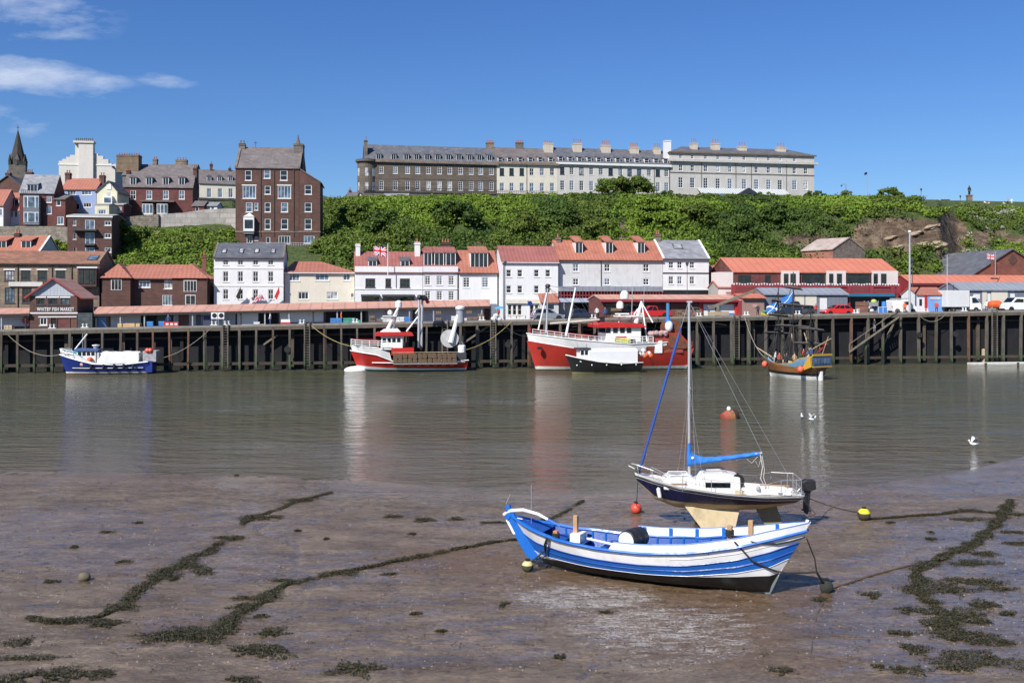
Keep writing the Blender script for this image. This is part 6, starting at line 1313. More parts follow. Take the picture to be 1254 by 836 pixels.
def uk_flag(t, x0, z0, w, h, wave=.12):
    """union flag on a waving cloth in the local xz plane, coloured face by face"""
    nx, nz = 30, 18; b = MB()
    def P(i, j): x = x0+w*i/nx; return (x, wave*math.sin(i*.45)*(i/nx), z0+h*j/nz-.12*w*(i/nx)**2*1.2+.04*math.sin(i*.6))
    for i in range(nx):
        for j in range(nz):
            fx, fz = (i+.5)/nx*2-1, (j+.5)/nz*2-1; d1, d2 = abs(fx-fz), abs(fx+fz)
            c = 0
            if min(d1, d2) < .34: c = 1
            if min(d1, d2) < .13: c = 2
            if abs(fx) < .17 or abs(fz) < .30: c = 1
            if abs(fx) < .10 or abs(fz) < .18: c = 2
            b.face([P(i, j), P(i+1, j), P(i+1, j+1), P(i, j+1)], c)
    return b.build('flag', [mat('flag_blue', (.02, .03, .22), .8, .05), mat('flag_white', (.75, .75, .75), .8, .05), mat('flag_red', (.6, .02, .03), .8, .05)], t)
p = W(475, 338, 18.6); t = thing('union_flag_pole', 'white flagpole with a large union flag above the white inn', 'flagpole', tuple(p), QA); zt = Z_(298.5, p.y)-p.z; MB().tube([(0, 0, 0), (0, 0, zt)], [.07, .05], 6).build('pole', WTRIM, t); uk_flag(t, -2.1, zt-1.7, 2.05, 1.35)
p = W(1219, 338, 13); t = thing('union_flag_pole', 'short pole flying a union flag in front of the brick gable at right', 'flagpole', tuple(p), QA); zt = Z_(308, p.y)-p.z; MB().tube([(0, 0, -.3), (0, 0, zt)], [.07, .05], 6).build('pole', STEEL, t); uk_flag(t, -1.5, zt-1.2, 1.45, .9)
for i, (u, m_, lb) in enumerate(((290, BLACK, 'black'), (303, HWHITE, 'grey white'), (337, RED, 'red'))):
    p = W(u-3, 368, 20.4); t = thing('slanted_flag_pole', '%s flag on a slanting pole on the white guesthouse front' % lb, 'flag', tuple(p), QA); MB().tube([(0, 0, 0), (.9, -.6, 2.0)], .04, 5).build('pole', WTRIM, t)
    b = MB(); b.face([(.25, -.2, .6), (.95, -.62, 2.0), (1.05, -.55, 1.2), (.6, -.3, .1)]); o = b.build('flag', m_, t); md = o.modifiers.new('thickness', 'SOLIDIFY'); md.thickness = .02
p = W(315, 366, 20.4); t = thing('slanted_union_flag', 'union flag on a slanting pole on the white guesthouse front', 'flag', tuple(p), QA); MB().tube([(-.9, -.2, -.8), (1., -.6, 1.4)], .04, 5).build('pole', WTRIM, t); uk_flag(t, -.7, -.3, 1.6, .8).rotation_euler = (0, rad(-28), 0)
# white signs, cafe things
p = WD(649, 7); t = thing('road_sign', 'round blue sign on a thin post by the cafe', 'road sign', tuple(p), QA); MB().tube([(0, 0, 0), (0, 0, 2.5)], .04, 6).build('post', STEEL, t); MB().lathe([(.01, 0), (.33, 0), (.33, .04), (.01, .04)], (0, -.06, 2.4), 16, axis='y').build('disc', NAVYB, t)
p = WD(612, 2.2); t = thing('blue_parasol', 'small bright blue parasol at the end of the market shed', 'parasol', tuple(p), QA); MB().tube([(0, 0, 0), (0, 0, 2)], .04, 6).build('pole', WTRIM, t); MB().lathe([(.75, 1.75), (.4, 1.98), (.03, 2.1)], n=8).build('canopy', mat('parasol_blue', (.05, .35, .7), .7), t)
p = WD(605, 1.6); t = thing('white_sacks', 'heap of white bulk sacks at the end of the market shed', 'sack heap', tuple(p), QA); b = MB()
for x, y, z, s in ((0, 0, .35, .5), (.7, .2, .3, .45), (.3, .1, .8, .4)): b.ball((x, y, z), s, 9, 6, (1, .8, .8), jit=.2)
b.build('sacks', TARP, t)
# fence posts and gate bits near the cafe
for i, u in enumerate((663, 675, 688)):
    pass
# picnic tables in front of cafe
for i, (u, lb) in enumerate(((629, 'left'), (640, 'right'))):
    p = WD(u, 5); t = thing('cafe_table', 'cream folding table before the cafe, %s one' % lb, 'table', tuple(p), QA); MB().box(-.5, .5, -.35, .35, .7, .76).build('tabletop', CREAM, t)
    for x in (-.4, .4): MB().bar((x, -.3, 0), (x, .3, .7), .05).bar((x, .3, 0), (x, -.3, .7), .05).build('leg', CREAM, t)
# ---------------------------------------------------------------- people
SKIN = mat('skin', (.45, .25, .17), .6, .05); 
def person_mesh(joints, edges, radii, mats, zones):
    """one continuous skinned body; zones: list of (test(co), slot)"""
    me = bpy.data.meshes.new('body'); me.from_pydata(joints, edges, []); o = bpy.data.objects.new('tmp', me); COL.objects.link(o)
    md = o.modifiers.new('s', 'SKIN'); sv = me.skin_vertices[0].data
    for i, r in enumerate(radii): sv[i].radius = (r, r*.85)
    sv[0].use_root = True; o.modifiers.new('d', 'SUBSURF').levels = 1
    dg = bpy.context.evaluated_depsgraph_get(); m2 = bpy.data.meshes.new_from_object(o.evaluated_get(dg)); bpy.data.objects.remove(o)
    for q in mats: m2.materials.append(q)
    for f in m2.polygons:
        f.material_index = zones(f.center); f.use_smooth = True
    return m2
def person(label, loc, rz, top, legs, pose='stand', group=None, hair=None, scale=1.):
    if pose == 'stand':
        J = [(0, 0, .95), (0, 0, 1.2), (0, 0, 1.42), (0, 0, 1.52), (0, .02, 1.62), (0, .02, 1.74), (.1, 0, .88), (.12, .02, .48), (.13, 0, .08), (.13, .13, .03), (-.1, 0, .88), (-.12, -.03, .48), (-.13, -.05, .08), (-.13, .08, .03), (.2, 0, 1.38), (.27, 0, 1.12), (.25, .12, .88), (-.2, 0, 1.38), (-.27, 0, 1.12), (-.22, .16, .93)]
    else:
        J = [(0, 0, .12), (0, -.05, .38), (0, -.04, .6), (0, -.02, .69), (0, 0, .79), (0, 0, .91), (.1, .05, .13), (.12, .45, .35), (.13, .8, .08), (.13, .92, .06), (-.1, .05, .13), (-.12, .45, .35), (-.13, .8, .08), (-.13, .92, .06), (.2, -.04, .56), (.25, .1, .36), (.18, .35, .38), (-.2, -.04, .56), (-.25, .1, .36), (-.18, .35, .38)]
    E = [(0, 1), (1, 2), (2, 3), (3, 4), (4, 5), (0, 6), (6, 7), (7, 8), (8, 9), (0, 10), (10, 11), (11, 12), (12, 13), (2, 14), (14, 15), (15, 16), (2, 17), (17, 18), (18, 19)]
    R_ = [.15, .14, .15, .065, .095, .08, .1, .075, .05, .045, .1, .075, .05, .045, .07, .055, .04, .07, .055, .04]
    hz = J[3][2]; wz = J[0][2]
    def zone(c):
        if c.z > hz+.16: return 3
        if c.z > hz+.02: return 0
        if pose == 'stand': return 0 if (abs(c.x) > .2 and c.z < .96) else 1 if c.z > wz-.02 else 2
        return 2 if (c.y > .12 and c.z < .42) or c.z < .16 else 1
    me = person_mesh(J, E, R_, [SKIN, top, legs, hair or BRW], zone)
    o = bpy.data.objects.new('person', me); COL.objects.link(o); o.location = loc; o.rotation_euler = (0, 0, rz); o.scale = (scale,)*3; return tag(o, label, 'person', group)
cw = mat('cloth_white', (.7, .7, .7), .8); cr = mat('cloth_red', (.5, .06, .05), .8); cbk = mat('cloth_black', (.03, .03, .035), .8); cb_ = mat('cloth_blue', (.04, .08, .2), .8); ct = mat('cloth_tan', (.45, .32, .2), .8)
def hp(u, v, Y=258): return (X_(u, Y), Y, Z_(v, Y)-.05)
person('person in white sitting on the grass right of the statue, left of two', hp(1206, 249.8), rad(180), cw, ct, 'sit'); person('person in white and red sitting on the grass right of the statue', hp(1211, 249.8), rad(150), cr, cw, 'sit')
person('person in tan sitting on the grass near the right edge of the cliff', hp(1229, 250.6), rad(180), ct, cw, 'sit'); person('standing person in tan on the cliff top near the right edge', hp(1234, 250.4), rad(200), ct, cbk); person('person in white standing rightmost on the cliff top', hp(1239, 250.6), rad(160), cw, cw)
person('person in a dark blue jacket on the quay above the red trawler', tuple(WD(741, .8)), rad(170), cb_, cbk); person('person in red standing on the quay beside the pale pole by the masts', tuple(WD(999, 1.2)), rad(200), cr, cbk); person('worker in orange beside the white work truck', tuple(WD(1108, 1.1)), rad(180), ORANGE, cbk)
person('person in black on the quay stair', tuple(W(1071, 405.5, -1.1)), rad(100), cbk, mat('cloth_grey', (.3, .3, .32), .8)); person('person in grey walking in front of the cream cafe', tuple(WD(657, 6)), rad(90), CONC, cb_)
# ---------------------------------------------------------------- hulls
def I(xs, ys): return lambda t: float(np.interp(t, xs, ys))
class Hull:
    """x from 0 (left end) to L; every function takes t in 0..1; rows: functions giving the height of each plank edge, keel first"""
    def __init__(s, xk, xs, zk, zs, b, a, n=40):
        s.xk, s.xs, s.zk, s.zs, s.b, s.a, s.n = xk, xs, zk, zs, b, a, n
    def pt(s, t, z, side, off=0):
        zk, zs = s.zk(t), s.zs(t); h = min(1, max(0, (z-zk)/max(1e-3, zs-zk)))
        x = s.xk(t)+(s.xs(t)-s.xk(t))*h; y = s.b(t)*h**s.a(t)
        return (x, side*max(0, y+off), max(z, zk) if h > 0 else zk)
    def bands(s, edges, names, mats, parent, over=.0, off=0, t0=0, t1=1):
        """one strip per pair of successive edges (both sides), each its own mesh"""
        out = []
        for k in range(len(edges)-1):
            b = MB(); sub = 6 if k == 0 else 3
            for side in (-1, 1):
                rows = []
                for j in range(sub+1):
                    r = []
                    for i in range(s.n+1):
                        t = t0+(t1-t0)*i/s.n; za, zb = edges[k](t), edges[k+1](t); z = za+(zb-za)*((j/sub)**(1.8 if k == 0 else 1)); r.append(b.pt(s.pt(t, min(z, s.zs(t)), side, off)))
                    rows.append(r)
                for j in range(sub):
                    for i in range(s.n): b.idx((rows[j][i], rows[j][i+1], rows[j+1][i+1], rows[j+1][i]))
            if k == 0 or True:
                for t in (t0, t1):
                    if s.b(t) > .12:
                        L = [s.pt(t, edges[k](t)+(edges[k+1](t)-edges[k](t))*j/4, -1, off) for j in range(5)]; R_ = [(p[0], -p[1], p[2]) for p in L]; b.face(L+R_[::-1])
            import bmesh
            o = b.build(names[k], mats[k], parent, smooth=True); bm = bmesh.new(); bm.from_mesh(o.data); bmesh.ops.remove_doubles(bm, verts=bm.verts, dist=.004); bmesh.ops.recalc_face_normals(bm, faces=bm.faces); bm.to_mesh(o.data); bm.free(); out.append(o)
        return out
    def rail(s, zf, r, m_, parent, name='rubbing_strake', off=.02, t0=0, t1=1, n=40, sides=(-1, 1), flat=1):
        b = MB()
        for side in sides: b.tube([s.pt(t0+(t1-t0)*i/n, zf(t0+(t1-t0)*i/n), side, off) for i in range(n+1)], r, 6)
        return b.build(name, m_, parent, smooth=True)
    def deck(s, zf, m_, parent, name='deck', t0=0, t1=1, inset=.03, n=30):
        b = MB(); pts = []
        for i in range(n+1):
            t = t0+(t1-t0)*i/n; z = zf(t); p = s.pt(t, z, 1, -inset); pts.append((b.pt((p[0], -p[1], z)), b.pt((p[0], p[1], z))))
        for i in range(n): b.idx((pts[i][0], pts[i+1][0], pts[i+1][1], pts[i][1]))
        return b.build(name, m_, parent)
def rails(parent, pts, h, m_, name='guard_rail', r=.025, rows=2, post=1):
    b = MB()
    for k in range(1, rows+1): b.tube([(p[0], p[1], p[2]+h*k/rows) for p in pts], r, 5)
    for p in pts[::post]: b.cyl(p, (p[0], p[1], p[2]+h), r, n=5)
    return b.build(name, m_, parent)
def place(u, Y, z=0): return (X_(u, Y), Y, z)
# ---- small blue boat at the far left quay
Y0, Y1 = QY(73, -2.3), QY(189, -2.3); a, c = Vector(place(73, Y0)), Vector(place(189, Y1)); L = (c-a).length; k = L/116
r = thing('blue_fishing_boat', 'small royal blue fishing boat with a white tarpaulin moored at the far left quay', 'fishing boat', tuple(a), QA)
def zz(v): return Z_(v, Y0)
hl = Hull(I([0, 1], [.9, L*.94]), I([0, 1], [0, L*.96]), I([0, .1, 1], [-.3, -.5, -.5]), I([0, .15, .4, .7, 1], [zz(434), zz(438), zz(445), zz(446.5), zz(443)]), I([0, .12, .3, .6, 1], [.05, 1.1, 1.7, 1.8, 1.5]), I([0, .3, 1], [.9, .4, .3]))
hl.bands([hl.zk, lambda t: .1, lambda t: .28, hl.zs], ['bottom', 'boot_stripe', 'topsides'], [RUST, HWORN, NAVYB], r)
ws = I([0, .2, .35, .45, 1], [.75, .7, .3, .12, .12]); h2 = Hull(hl.xk, hl.xs, hl.zk, lambda t: hl.zs(t)+ws(t), hl.b, hl.a); h2.bands([hl.zs, h2.zs], ['whaleback_bulwark'], [HWHITE], r, off=.01); hl.rail(hl.zs, .06, HWHITE, r, 'gunwale', .03); hl.rail(lambda t: .75, .04, HWORN, r, 'rubbing_strake', .02, .12, .95)
hl.deck(lambda t: hl.zs(t)-.1, HWORN, r); h2.deck(lambda t: h2.zs(t), mat('turquoise_deck', (.1, .45, .5), .6), r, 'foredeck', 0, .27)
MB().box(L*.20, L*.40, -1, 1, zz(444), zz(429.3)).build('wheelhouse', HWHITE, r, bevel=.05); MB().prism([(L*.17, zz(429.3)), (L*.42, zz(429.3)), (L*.44, zz(427.6)), (L*.19, zz(426.5))], -1.15, 1.15, 'y').build('wheelhouse_roof', mat('roof_blue', (.06, .12, .3), .6), r)
for i in range(4): x = L*(.215+.046*i); MB().box(x, x+L*.034, -1.03, -1.005, zz(435), zz(430.3)).build('window', G_DARK, r)
b = MB(); n = 14; m = 8
for i in range(n+1):
    x = L*(.42+.44*i/n)
    for j in range(m+1):
        f = j/m; yy = -1.5+3*f; zt = zz(430.8)+.05*math.sin(i*1.7+j)+.04*math.sin(i*.8); edge = max(0, abs(f-.5)*2-.55)/.45; b.v.append((x+.06*math.sin(i*3+j*2), yy*(1+.05*math.sin(i)), zt-edge**1.2*(zt-zz(444.5))))
for i in range(n):
    for j in range(m): q = i*(m+1)+j; b.idx((q, q+1, q+m+2, q+m+1))
o = b.build('tarpaulin', TARP, r, smooth=True); MB().box(L*.42, L*.44, -1.3, 1.3, zz(444.5), zz(431.5)).box(L*.85, L*.86, -1.3, 1.3, zz(444.5), zz(431.5)).build('tarpaulin_end', TARP, r)
rails(r, [(L*.02, -.2, zz(434)), (L*.05, -.8, zz(434.5)), (L*.10, -1.1, zz(435.5)), (L*.17, -1.3, zz(437))], .75, WTRIM, r=.04); rails(r, [(L*.02, .2, zz(434)), (L*.05, .8, zz(434.5)), (L*.10, 1.1, zz(435.5))], .75, WTRIM, r=.04)
MB().tube([(L*.16, 0, zz(428)), (L*.29, 0, zz(409))], .09, 6).build('boom', HWHITE, r); MB().tube([(L*.24, 0, zz(428)), (L*.24, 0, zz(408))], .04, 5).build('mast', STEEL, r); MB().lathe([(.1, 0), (.45, .1), (.45, .2), (.1, .25)], (L*.38, 0, zz(424.5)), 10).build('radar', HWHITE, r); MB().lathe([(.1, 0), (.3, .05), (.3, .4), (.1, .5)], (L*.38, 0, zz(427.5)), 10).build('radar_base', STEEL, r)
MB().box(L*.90, L*1.04, -1.3, 1.3, zz(443), zz(430)).build('stern_cage', mat('cage_mesh', (.35, .35, .36), .7, .45, 4), r); MB().box(L*.93, L*1.0, -1.35, 1.35, zz(456), zz(442)).build('stern_platform', NAVYB, r)
for x, z, m_ in ((.95, zz(429.5), BUOYR), (.98, zz(429.5), BUOYR), (.345, zz(440), ORANGE), (.27, zz(445), mat('float_pink', (.7, .45, .42), .6))): MB().ball((L*x, -1.2, z), .34, 9, 7).build('float', m_, r)
for x in (.33, .46, .57, .67, .77): MB().lathe([(.05, 0), (.16, .05), (.16, .5), (.05, .55)], (L*(x+.04), -1.85, .7), 8).build('fender', BLACK, r)
# ---- red potter with white wheelhouse and gallows
Y0, Y1 = QY(429, -3), QY(572, -3); a, c = Vector(place(429, Y0)), Vector(place(572, Y1)); L = (c-a).length
r = thing('red_fishing_boat', 'red fishing boat with white bow, red visor roof and pots stacked along its side', 'fishing boat', tuple(a), QA)
def zz(v): return Z_(v, Y0)
def px(u): return (u-429)/143*L
hl = Hull(I([0, .5, 1], [1.2, L*.5, L*.97]), I([0, 1], [0, L]), I([0, .1, 1], [-.3, -.6, -.6]), I([0, .1, .22, .35, .5, .8, 1], [zz(429), zz(431), zz(433.5), zz(441), zz(443.5), zz(443.5), zz(441)]), I([0, .1, .25, .6, 1], [.05, 1.7, 2.4, 2.6, 1.9]), I([0, .2, .5, 1], [1.0, .55, .3, .35]))
hl.bands([hl.zk, lambda t: I([0, .15, 1], [.42, .25, .12])(t), lambda t: I([0, .3, 1], [.75, .5, .35])(t), hl.zs], ['bottom', 'boot_stripe', 'topsides'], [mat('teal_bottom', (.02, .10, .13), .6), HWHITE, RED], r)
h2 = Hull(hl.xk, hl.xs, hl.zk, lambda t: hl.zs(t)+I([0, .15, .33, .34, 1], [.75, .75, .9, .02, .02])(t), hl.b, hl.a); h2.bands([hl.zs, h2.zs], ['bow_bulwark'], [HWHITE], r, off=.012, t1=.345); h2.deck(lambda t: h2.zs(t)-.03, HWORN, r, 'whaleback', 0, .34); hl.deck(lambda t: hl.zs(t)-.5, HWORN, r, 'deck', .3, 1); hl.rail(hl.zs, .07, HWHITE, r, 'gunwale', .03); hl.rail(lambda t: 1.15-.0*t, .06, HWHITE, r, 'rubbing_strake', .03, .16, .97)
# bulbous bow
MB().ball((.7, 0, .12), 1.0, 12, 8, (1.5, .7, .55)).build('bulbous_bow', HWHITE, r, smooth=True)
rails(r, [(px(430), -.3, zz(422.5)), (px(435), -1.3, zz(423)), (px(443), -1.9, zz(423.5)), (px(452), -2.2, zz(423.8)), (px(462), -2.4, zz(424)), (px(474), -2.4, zz(424.5))], .75, WTRIM, r=.045, rows=3); rails(r, [(px(430), .3, zz(422.5)), (px(435), 1.3, zz(423)), (px(452), 2.2, zz(423.8)), (px(474), 2.4, zz(424.5))], .75, RED, r=.045)
b = MB(); b.box(px(466), px(492), -1.7, 1.7, zz(428), zz(411.5)); b.build('wheelhouse', HWHITE, r, bevel=.08)
for i in range(4): x = px(467.5+i*5.8); MB().box(x, x+.42, -1.73, -1.705, zz(418.5), zz(413.5)).build('window', G_DARK, r)
MB().box(px(465.7), px(466), -1.4, 1.4, zz(418.5), zz(413.5)).build('front_window', G_DARK, r)
MB().prism([(px(458), zz(411)), (px(505), zz(411)), (px(503), zz(407)), (px(462), zz(406.5))], -2, 2, 'y').build('visor_roof', RED, r); MB().prism([(px(465), zz(406.4)), (px(490), zz(406.4)), (px(486), zz(402)), (px(470), zz(403))], -1, 1, 'y').build('roof_box', HWHITE, r)
b = MB(); b.tube([(px(472), -.4, zz(407)), (px(487), -.3, zz(377))], [.24, .14], 8); b.tube([(px(480), .4, zz(407)), (px(487), .3, zz(377))], .12, 6); b.box(px(468), px(484), -.8, .8, zz(387.5), zz(386.5)); b.build('radar_mast', HWHITE, r)
MB().lathe([(.2, 0), (.42, .1), (.42, .75), (.15, .95)], (px(487.5), 0, zz(377)), 12).build('radar_dome', HWHITE, r, smooth=True); MB().lathe([(.1, 0), (.3, .1), (.3, .4), (.1, .6)], (px(477), 0, zz(385.5)), 10).build('small_dome', HWHITE, r, smooth=True); MB().box(px(469), px(481), -.1, .1, zz(389.5), zz(388.6)).build('radar_scanner', HWHITE, r)
MB().bar((px(490), -1.2, zz(424)), (px(492), -1, zz(408)), .5).build('exhaust', HWHITE, r)
for u in (512.5, 517): MB().tube([(px(u-1), -.4 if u < 515 else .8, zz(426)), (px(u), -.4 if u < 515 else .8, zz(362))], .15, 8).build('gantry_leg', ALUM, r)
b = MB().box(px(511), px(520), -.6, 1, zz(366), zz(361)).ball((px(513), -.5, zz(364)), .35, 8, 6).ball((px(518), .5, zz(365)), .35, 8, 6); b.build('gantry_block', BLACK, r)
MB().tube([(px(497), -.4, zz(406)), (px(511), -.3, zz(388))], .1, 6).tube([(px(508), -.3, zz(384)), (px(512), -.3, zz(378))], .08, 6).build('derrick', HWHITE, r); MB().bar((px(521), .2, zz(365)), (px(524), 0, zz(371)), .35).build('pennant', RED, r)
MB().tube([(px(551), -.8, zz(420)), (px(560), -.5, zz(386))], [.32, .22], 8).build('crane_post', HWHITE, r); MB().lathe([(.5, 0), (.55, .15), (.5, 1.6), (.62, 1.75), (.55, 1.95), (.2, 2.05)], (px(563), -.3, zz(396)), 14).build('crane_drum', mat('drum_grey', (.3, .31, .35), .5), r); MB().lathe([(.6, 0), (.62, .2), (.3, .35)], (px(563), -.3, zz(377.8)), 14).build('crane_cap', HWHITE, r)
MB().lathe([(.3, 0), (1.15, .02), (1.15, .12), (.5, .15), (.5, .5), (1.15, .52), (1.15, .62), (.3, .64)], (px(550), -.6, zz(415)), 20, axis='y').build('net_drum', mat('drum_face', (.45, .45, .44), .5, .15, 2), r)
MB().tube([(px(560), -.2, zz(412)), (px(568), 0, zz(424))], .1, 6).build('crane_stay', STEEL, r); MB().lathe([(.4, 0), (.48, .1), (.48, .9), (.4, 1)], (px(564), -1.4, zz(432.5)), 12).build('white_barrel', HWHITE, r)
MB().box(px(478), px(505), -2.1, 2.1, zz(434), zz(425.5)).build('red_casing', RED, r); MB().box(px(557), px(569), -1.9, 1.5, zz(443), zz(432)).build('stern_locker', DARKM, r)
o0 = None
for i in range(13):
    for j in range(2):
        x = px(480+i*5.9); z = zz(443.5)+j*.58+.02
        b = MB().prism([(0, 0), (0, .45), (.12, .56), (.42, .56), (.54, .45), (.54, 0)], -.45, .45, 'y')
        if o0 is None: o0 = b.build('stowed_pot', POTM, r); o0.location = (x, -2.35, z)
        else: o = o0.copy(); COL.objects.link(o); o.location = (x+RND.uniform(-.04, .04), -2.35, z+RND.uniform(-.03, .03)); o.parent = r
MB().box(px(480), px(557), -2.95, -1.9, zz(443.9)-.1, zz(443.9)+.0).build('pot_shelf', STEEL, r); MB().box(px(479), px(558), -2.9, -2.8, zz(430.9), zz(430.2)).build('pot_rail', WOOD_L, r)
for i in range(7): MB().box(px(488+i*10), px(493+i*10), -2.62, -2.5, zz(447.5), zz(446)).build('scupper', ORANGE, r)
RB1 = r
# ---- big red and white trawler
Y0, Y1 = QY(645, -4.2), QY(842, -4.2); a, c = Vector(place(645, Y0)), Vector(place(842, Y1)); L = (c-a).length
r = thing('red_white_trawler', 'big red trawler with a white upper hull and rusty stern beside the tall mast', 'trawler', tuple(a), QA)
def zz(v): return Z_(v, Y0)
def px(u): return (u-645)/197*L
hl = Hull(I([0, .5, 1], [1.3, L*.5, L*.96]), I([0, 1], [0, L]), I([0, .05, 1], [-.3, -.8, -.8]), I([0, .15, .3, .6, .8, 1], [zz(417), zz(422), zz(427), zz(433), zz(432), zz(427)]), I([0, .07, .2, .6, 1], [.05, 1.6, 2.9, 3.2, 2.4]), I([0, .15, .4, 1], [1.0, .6, .32, .35]))
hl.bands([hl.zk, lambda t: .12, lambda t: .5, hl.zs], ['bottom', 'boot_stripe', 'topsides'], [BLACK, HWORN, REDW], r)
h3 = Hull(hl.xk, hl.xs, hl.zk, lambda t: hl.zs(t)+.9, hl.b, hl.a); h3.bands([lambda t: .55, lambda t: hl.zs(t)+.0, lambda t: hl.zs(t)+.9], ['rusty_stern_side', 'stern_bulwark'], [REDR, REDR], r, off=.012, t0=.70)
up = I([0, .1, .3, .65, .66], [zz(408)-zz(417), zz(411)-zz(421), zz(415.5)-zz(427), zz(420.5)-zz(433), zz(420.5)-zz(433)])
h2 = Hull(hl.xk, hl.xs, hl.zk, lambda t: hl.zs(t)+up(t), hl.b, hl.a); h2.bands([hl.zs, h2.zs], ['white_bulwark'], [HWHITE], r, off=.02, t1=.83)
hl.bands([lambda t: .5, hl.zs], ['bow_panel'], [REDW], r, off=.03, t1=.02)
h2.deck(lambda t: h2.zs(t)-.35, HWORN, r, 'shelter_deck', .01, .84); hl.deck(lambda t: hl.zs(t)-.1, REDR, r, 'working_deck', .7, 1); h2.rail(h2.zs, .07, HWHITE, r, 'gunwale', .03, 0, .83); h2.rail(hl.zs, .05, WTRIM, r, 'rubbing_strake', .05, 0, .7)
MB().box(px(655), px(660), -2.0, -1.6, zz(427), zz(424)).build('hawse_pipe', BLACK, r)
pts = [tuple(h2.pt(t, h2.zs(t), -1)) for t in np.linspace(.03, .62, 16)]; rails(r, pts, .6, WTRIM, r=.035, rows=2); rails(r, [(p[0], -p[1], p[2]) for p in pts], .65, RED, r=.04, rows=2)
MB().box(px(736), px(778), -2.3, 2.3, zz(420), zz(400)).build('wheelhouse', HWHITE, r, bevel=.08); MB().prism([(px(724), zz(401)), (px(784), zz(401)), (px(778), zz(396)), (px(733), zz(394.5)), (px(724), zz(397))], -2.7, 2.7, 'y').build('wheelhouse_roof', RED, r, bevel=.05)
for u in (734.5, 743, 751.5, 759.5): MB().box(px(u)+.1, px(u+6.5), -2.33, -2.305, zz(407.5), zz(401.3)).build('window', G_DARK, r)
MB().box(px(735.6), px(736), -1.9, 1.9, zz(407.5), zz(401.5)).build('front_window', G_DARK, r)
MB().box(px(744), px(763), -3.0, -2.9, zz(419.5), zz(413.5)).build('yellow_panel', mat('yellow_panel', (.68, .68, .05), .6), r); MB().box(px(747), px(760), -2.33, -2.3, zz(413.3), zz(411.8)).build('red_stripe', RED, r); MB().box(px(763.5), px(769), -3, -2.9, zz(419.5), zz(414.5)).build('dark_panel', BLACK, r)
rails(r, [(px(u), -2.9, zz(421)) for u in (764, 771, 778, 785, 791)], .95, WTRIM, r=.05, rows=3)
MB().prism([(px(793), zz(432)), (px(802), zz(432)), (px(802), zz(417)), (px(799), zz(417)), (px(793), zz(424))], -2.9, 2.9, 'y').build('white_break', HWHITE, r)
MB().box(px(790), px(828), -2.6, 2.6, zz(432), zz(414)).build('gallows_base', REDR, r); MB().prism([(px(788), zz(418)), (px(800), zz(407)), (px(825), zz(408)), (px(840), zz(424)), (px(838), zz(431)), (px(790), zz(431))], -2.4, -2.2, 'y').build('gallows', REDW, r); MB().prism([(px(812), zz(426)), (px(829), zz(427)), (px(837), zz(425)), (px(825), zz(410)), (px(811), zz(409))], -2.7, -2.45, 'y').build('rusty_door', RUST, r)
b = MB()
for i in range(9): b.ball((px(789+i*2.2), -2.4+RND.uniform(-.3, .3), zz(409.5-RND.random()*2)), .35, 7, 5, jit=.3)
b.build('net_bundle', mat('net_bundle', (.42, .28, .27), .9, .3, 5), r)
b = MB().lathe([(.3, 0), (1.1, .02), (1.1, .12), (.8, .15), (.8, 1.9), (1.1, 1.92), (1.1, 2.02), (.3, 2.04)], (px(820), -1.2, zz(402)), 18, axis='y'); b.build('net_drum', RUST, r); MB().tube([(px(815.5), -.8, zz(408)), (px(815), -.8, zz(371))], [.3, .22], 8).build('blue_post', mat('post_blue', (.05, .2, .38), .5), r); MB().ball((px(814.5), -1.4, zz(400)), .6, 10, 7, (.9, .8, 1.3)).build('white_float', HWHITE, r, smooth=True); MB().ball((px(814), -1.2, zz(394)), .45, 8, 6).ball((px(818), -1.2, zz(397)), .3, 8, 6).build('blue_block', BLUEP, r)
for u, v0, v1, du in ((668, 406, 352, 2.0), (655, 403, 375, 10)): pass
MB().tube([(px(668.3), 0, zz(407)), (px(670.3), 0, zz(348))], [.17, .1], 8).build('foremast', ALUM, r); MB().tube([(px(657), -1, zz(404)), (px(669), -.1, zz(358))], .09, 6).build('mast_leg', HWHITE, r)
MB().ball((px(670.3), 0, zz(350)), .35, 8, 6, (1, 1, .8)).box(px(667), px(674), -.08, .08, zz(354), zz(353)).build('mast_light', BLACK, r)
MB().tube([(px(691), -.6, zz(411)), (px(703), -.4, zz(352))], [.16, .1], 8).build('derrick', HWHITE, r); MB().tube([(px(672), -.6, zz(396)), (px(732), -.5, zz(391.5))], .13, 7).build('boom', mat('boom_pale', (.55, .5, .42), .6), r)
b = MB()
for p, q in (((670, 352), (690, 375)), ((670, 352), (735, 397)), ((703, 356), (730, 390)), ((703, 356), (725, 398)), ((703, 354), (672, 350)), ((670, 350), (648, 404))): b.tube([(px(p[0]), -.3, zz(p[1])), (px(q[0]), -.3, zz(q[1]))], .025, 4)
b.build('rigging', DARKM, r)
MB().tube([(px(776), -.6, zz(396)), (px(784), -.3, zz(369))], [.3, .16], 8).tube([(px(770), .6, zz(396)), (px(781), .3, zz(378))], .1, 6).box(px(752), px(778), -.9, .9, zz(388), zz(386.5)).build('radar_mast', HWHITE, r)
for u, v, s_ in ((763.5, 366.5, 1), (758, 378, .85)): MB().lathe([(.3*s_, 0), (.55*s_, .1), (.55*s_, .65*s_), (.45*s_, .95*s_), (.2*s_, 1.15*s_)], (px(u), 0, zz(v)), 14).build('radar_dome', HWHITE, r, smooth=True)
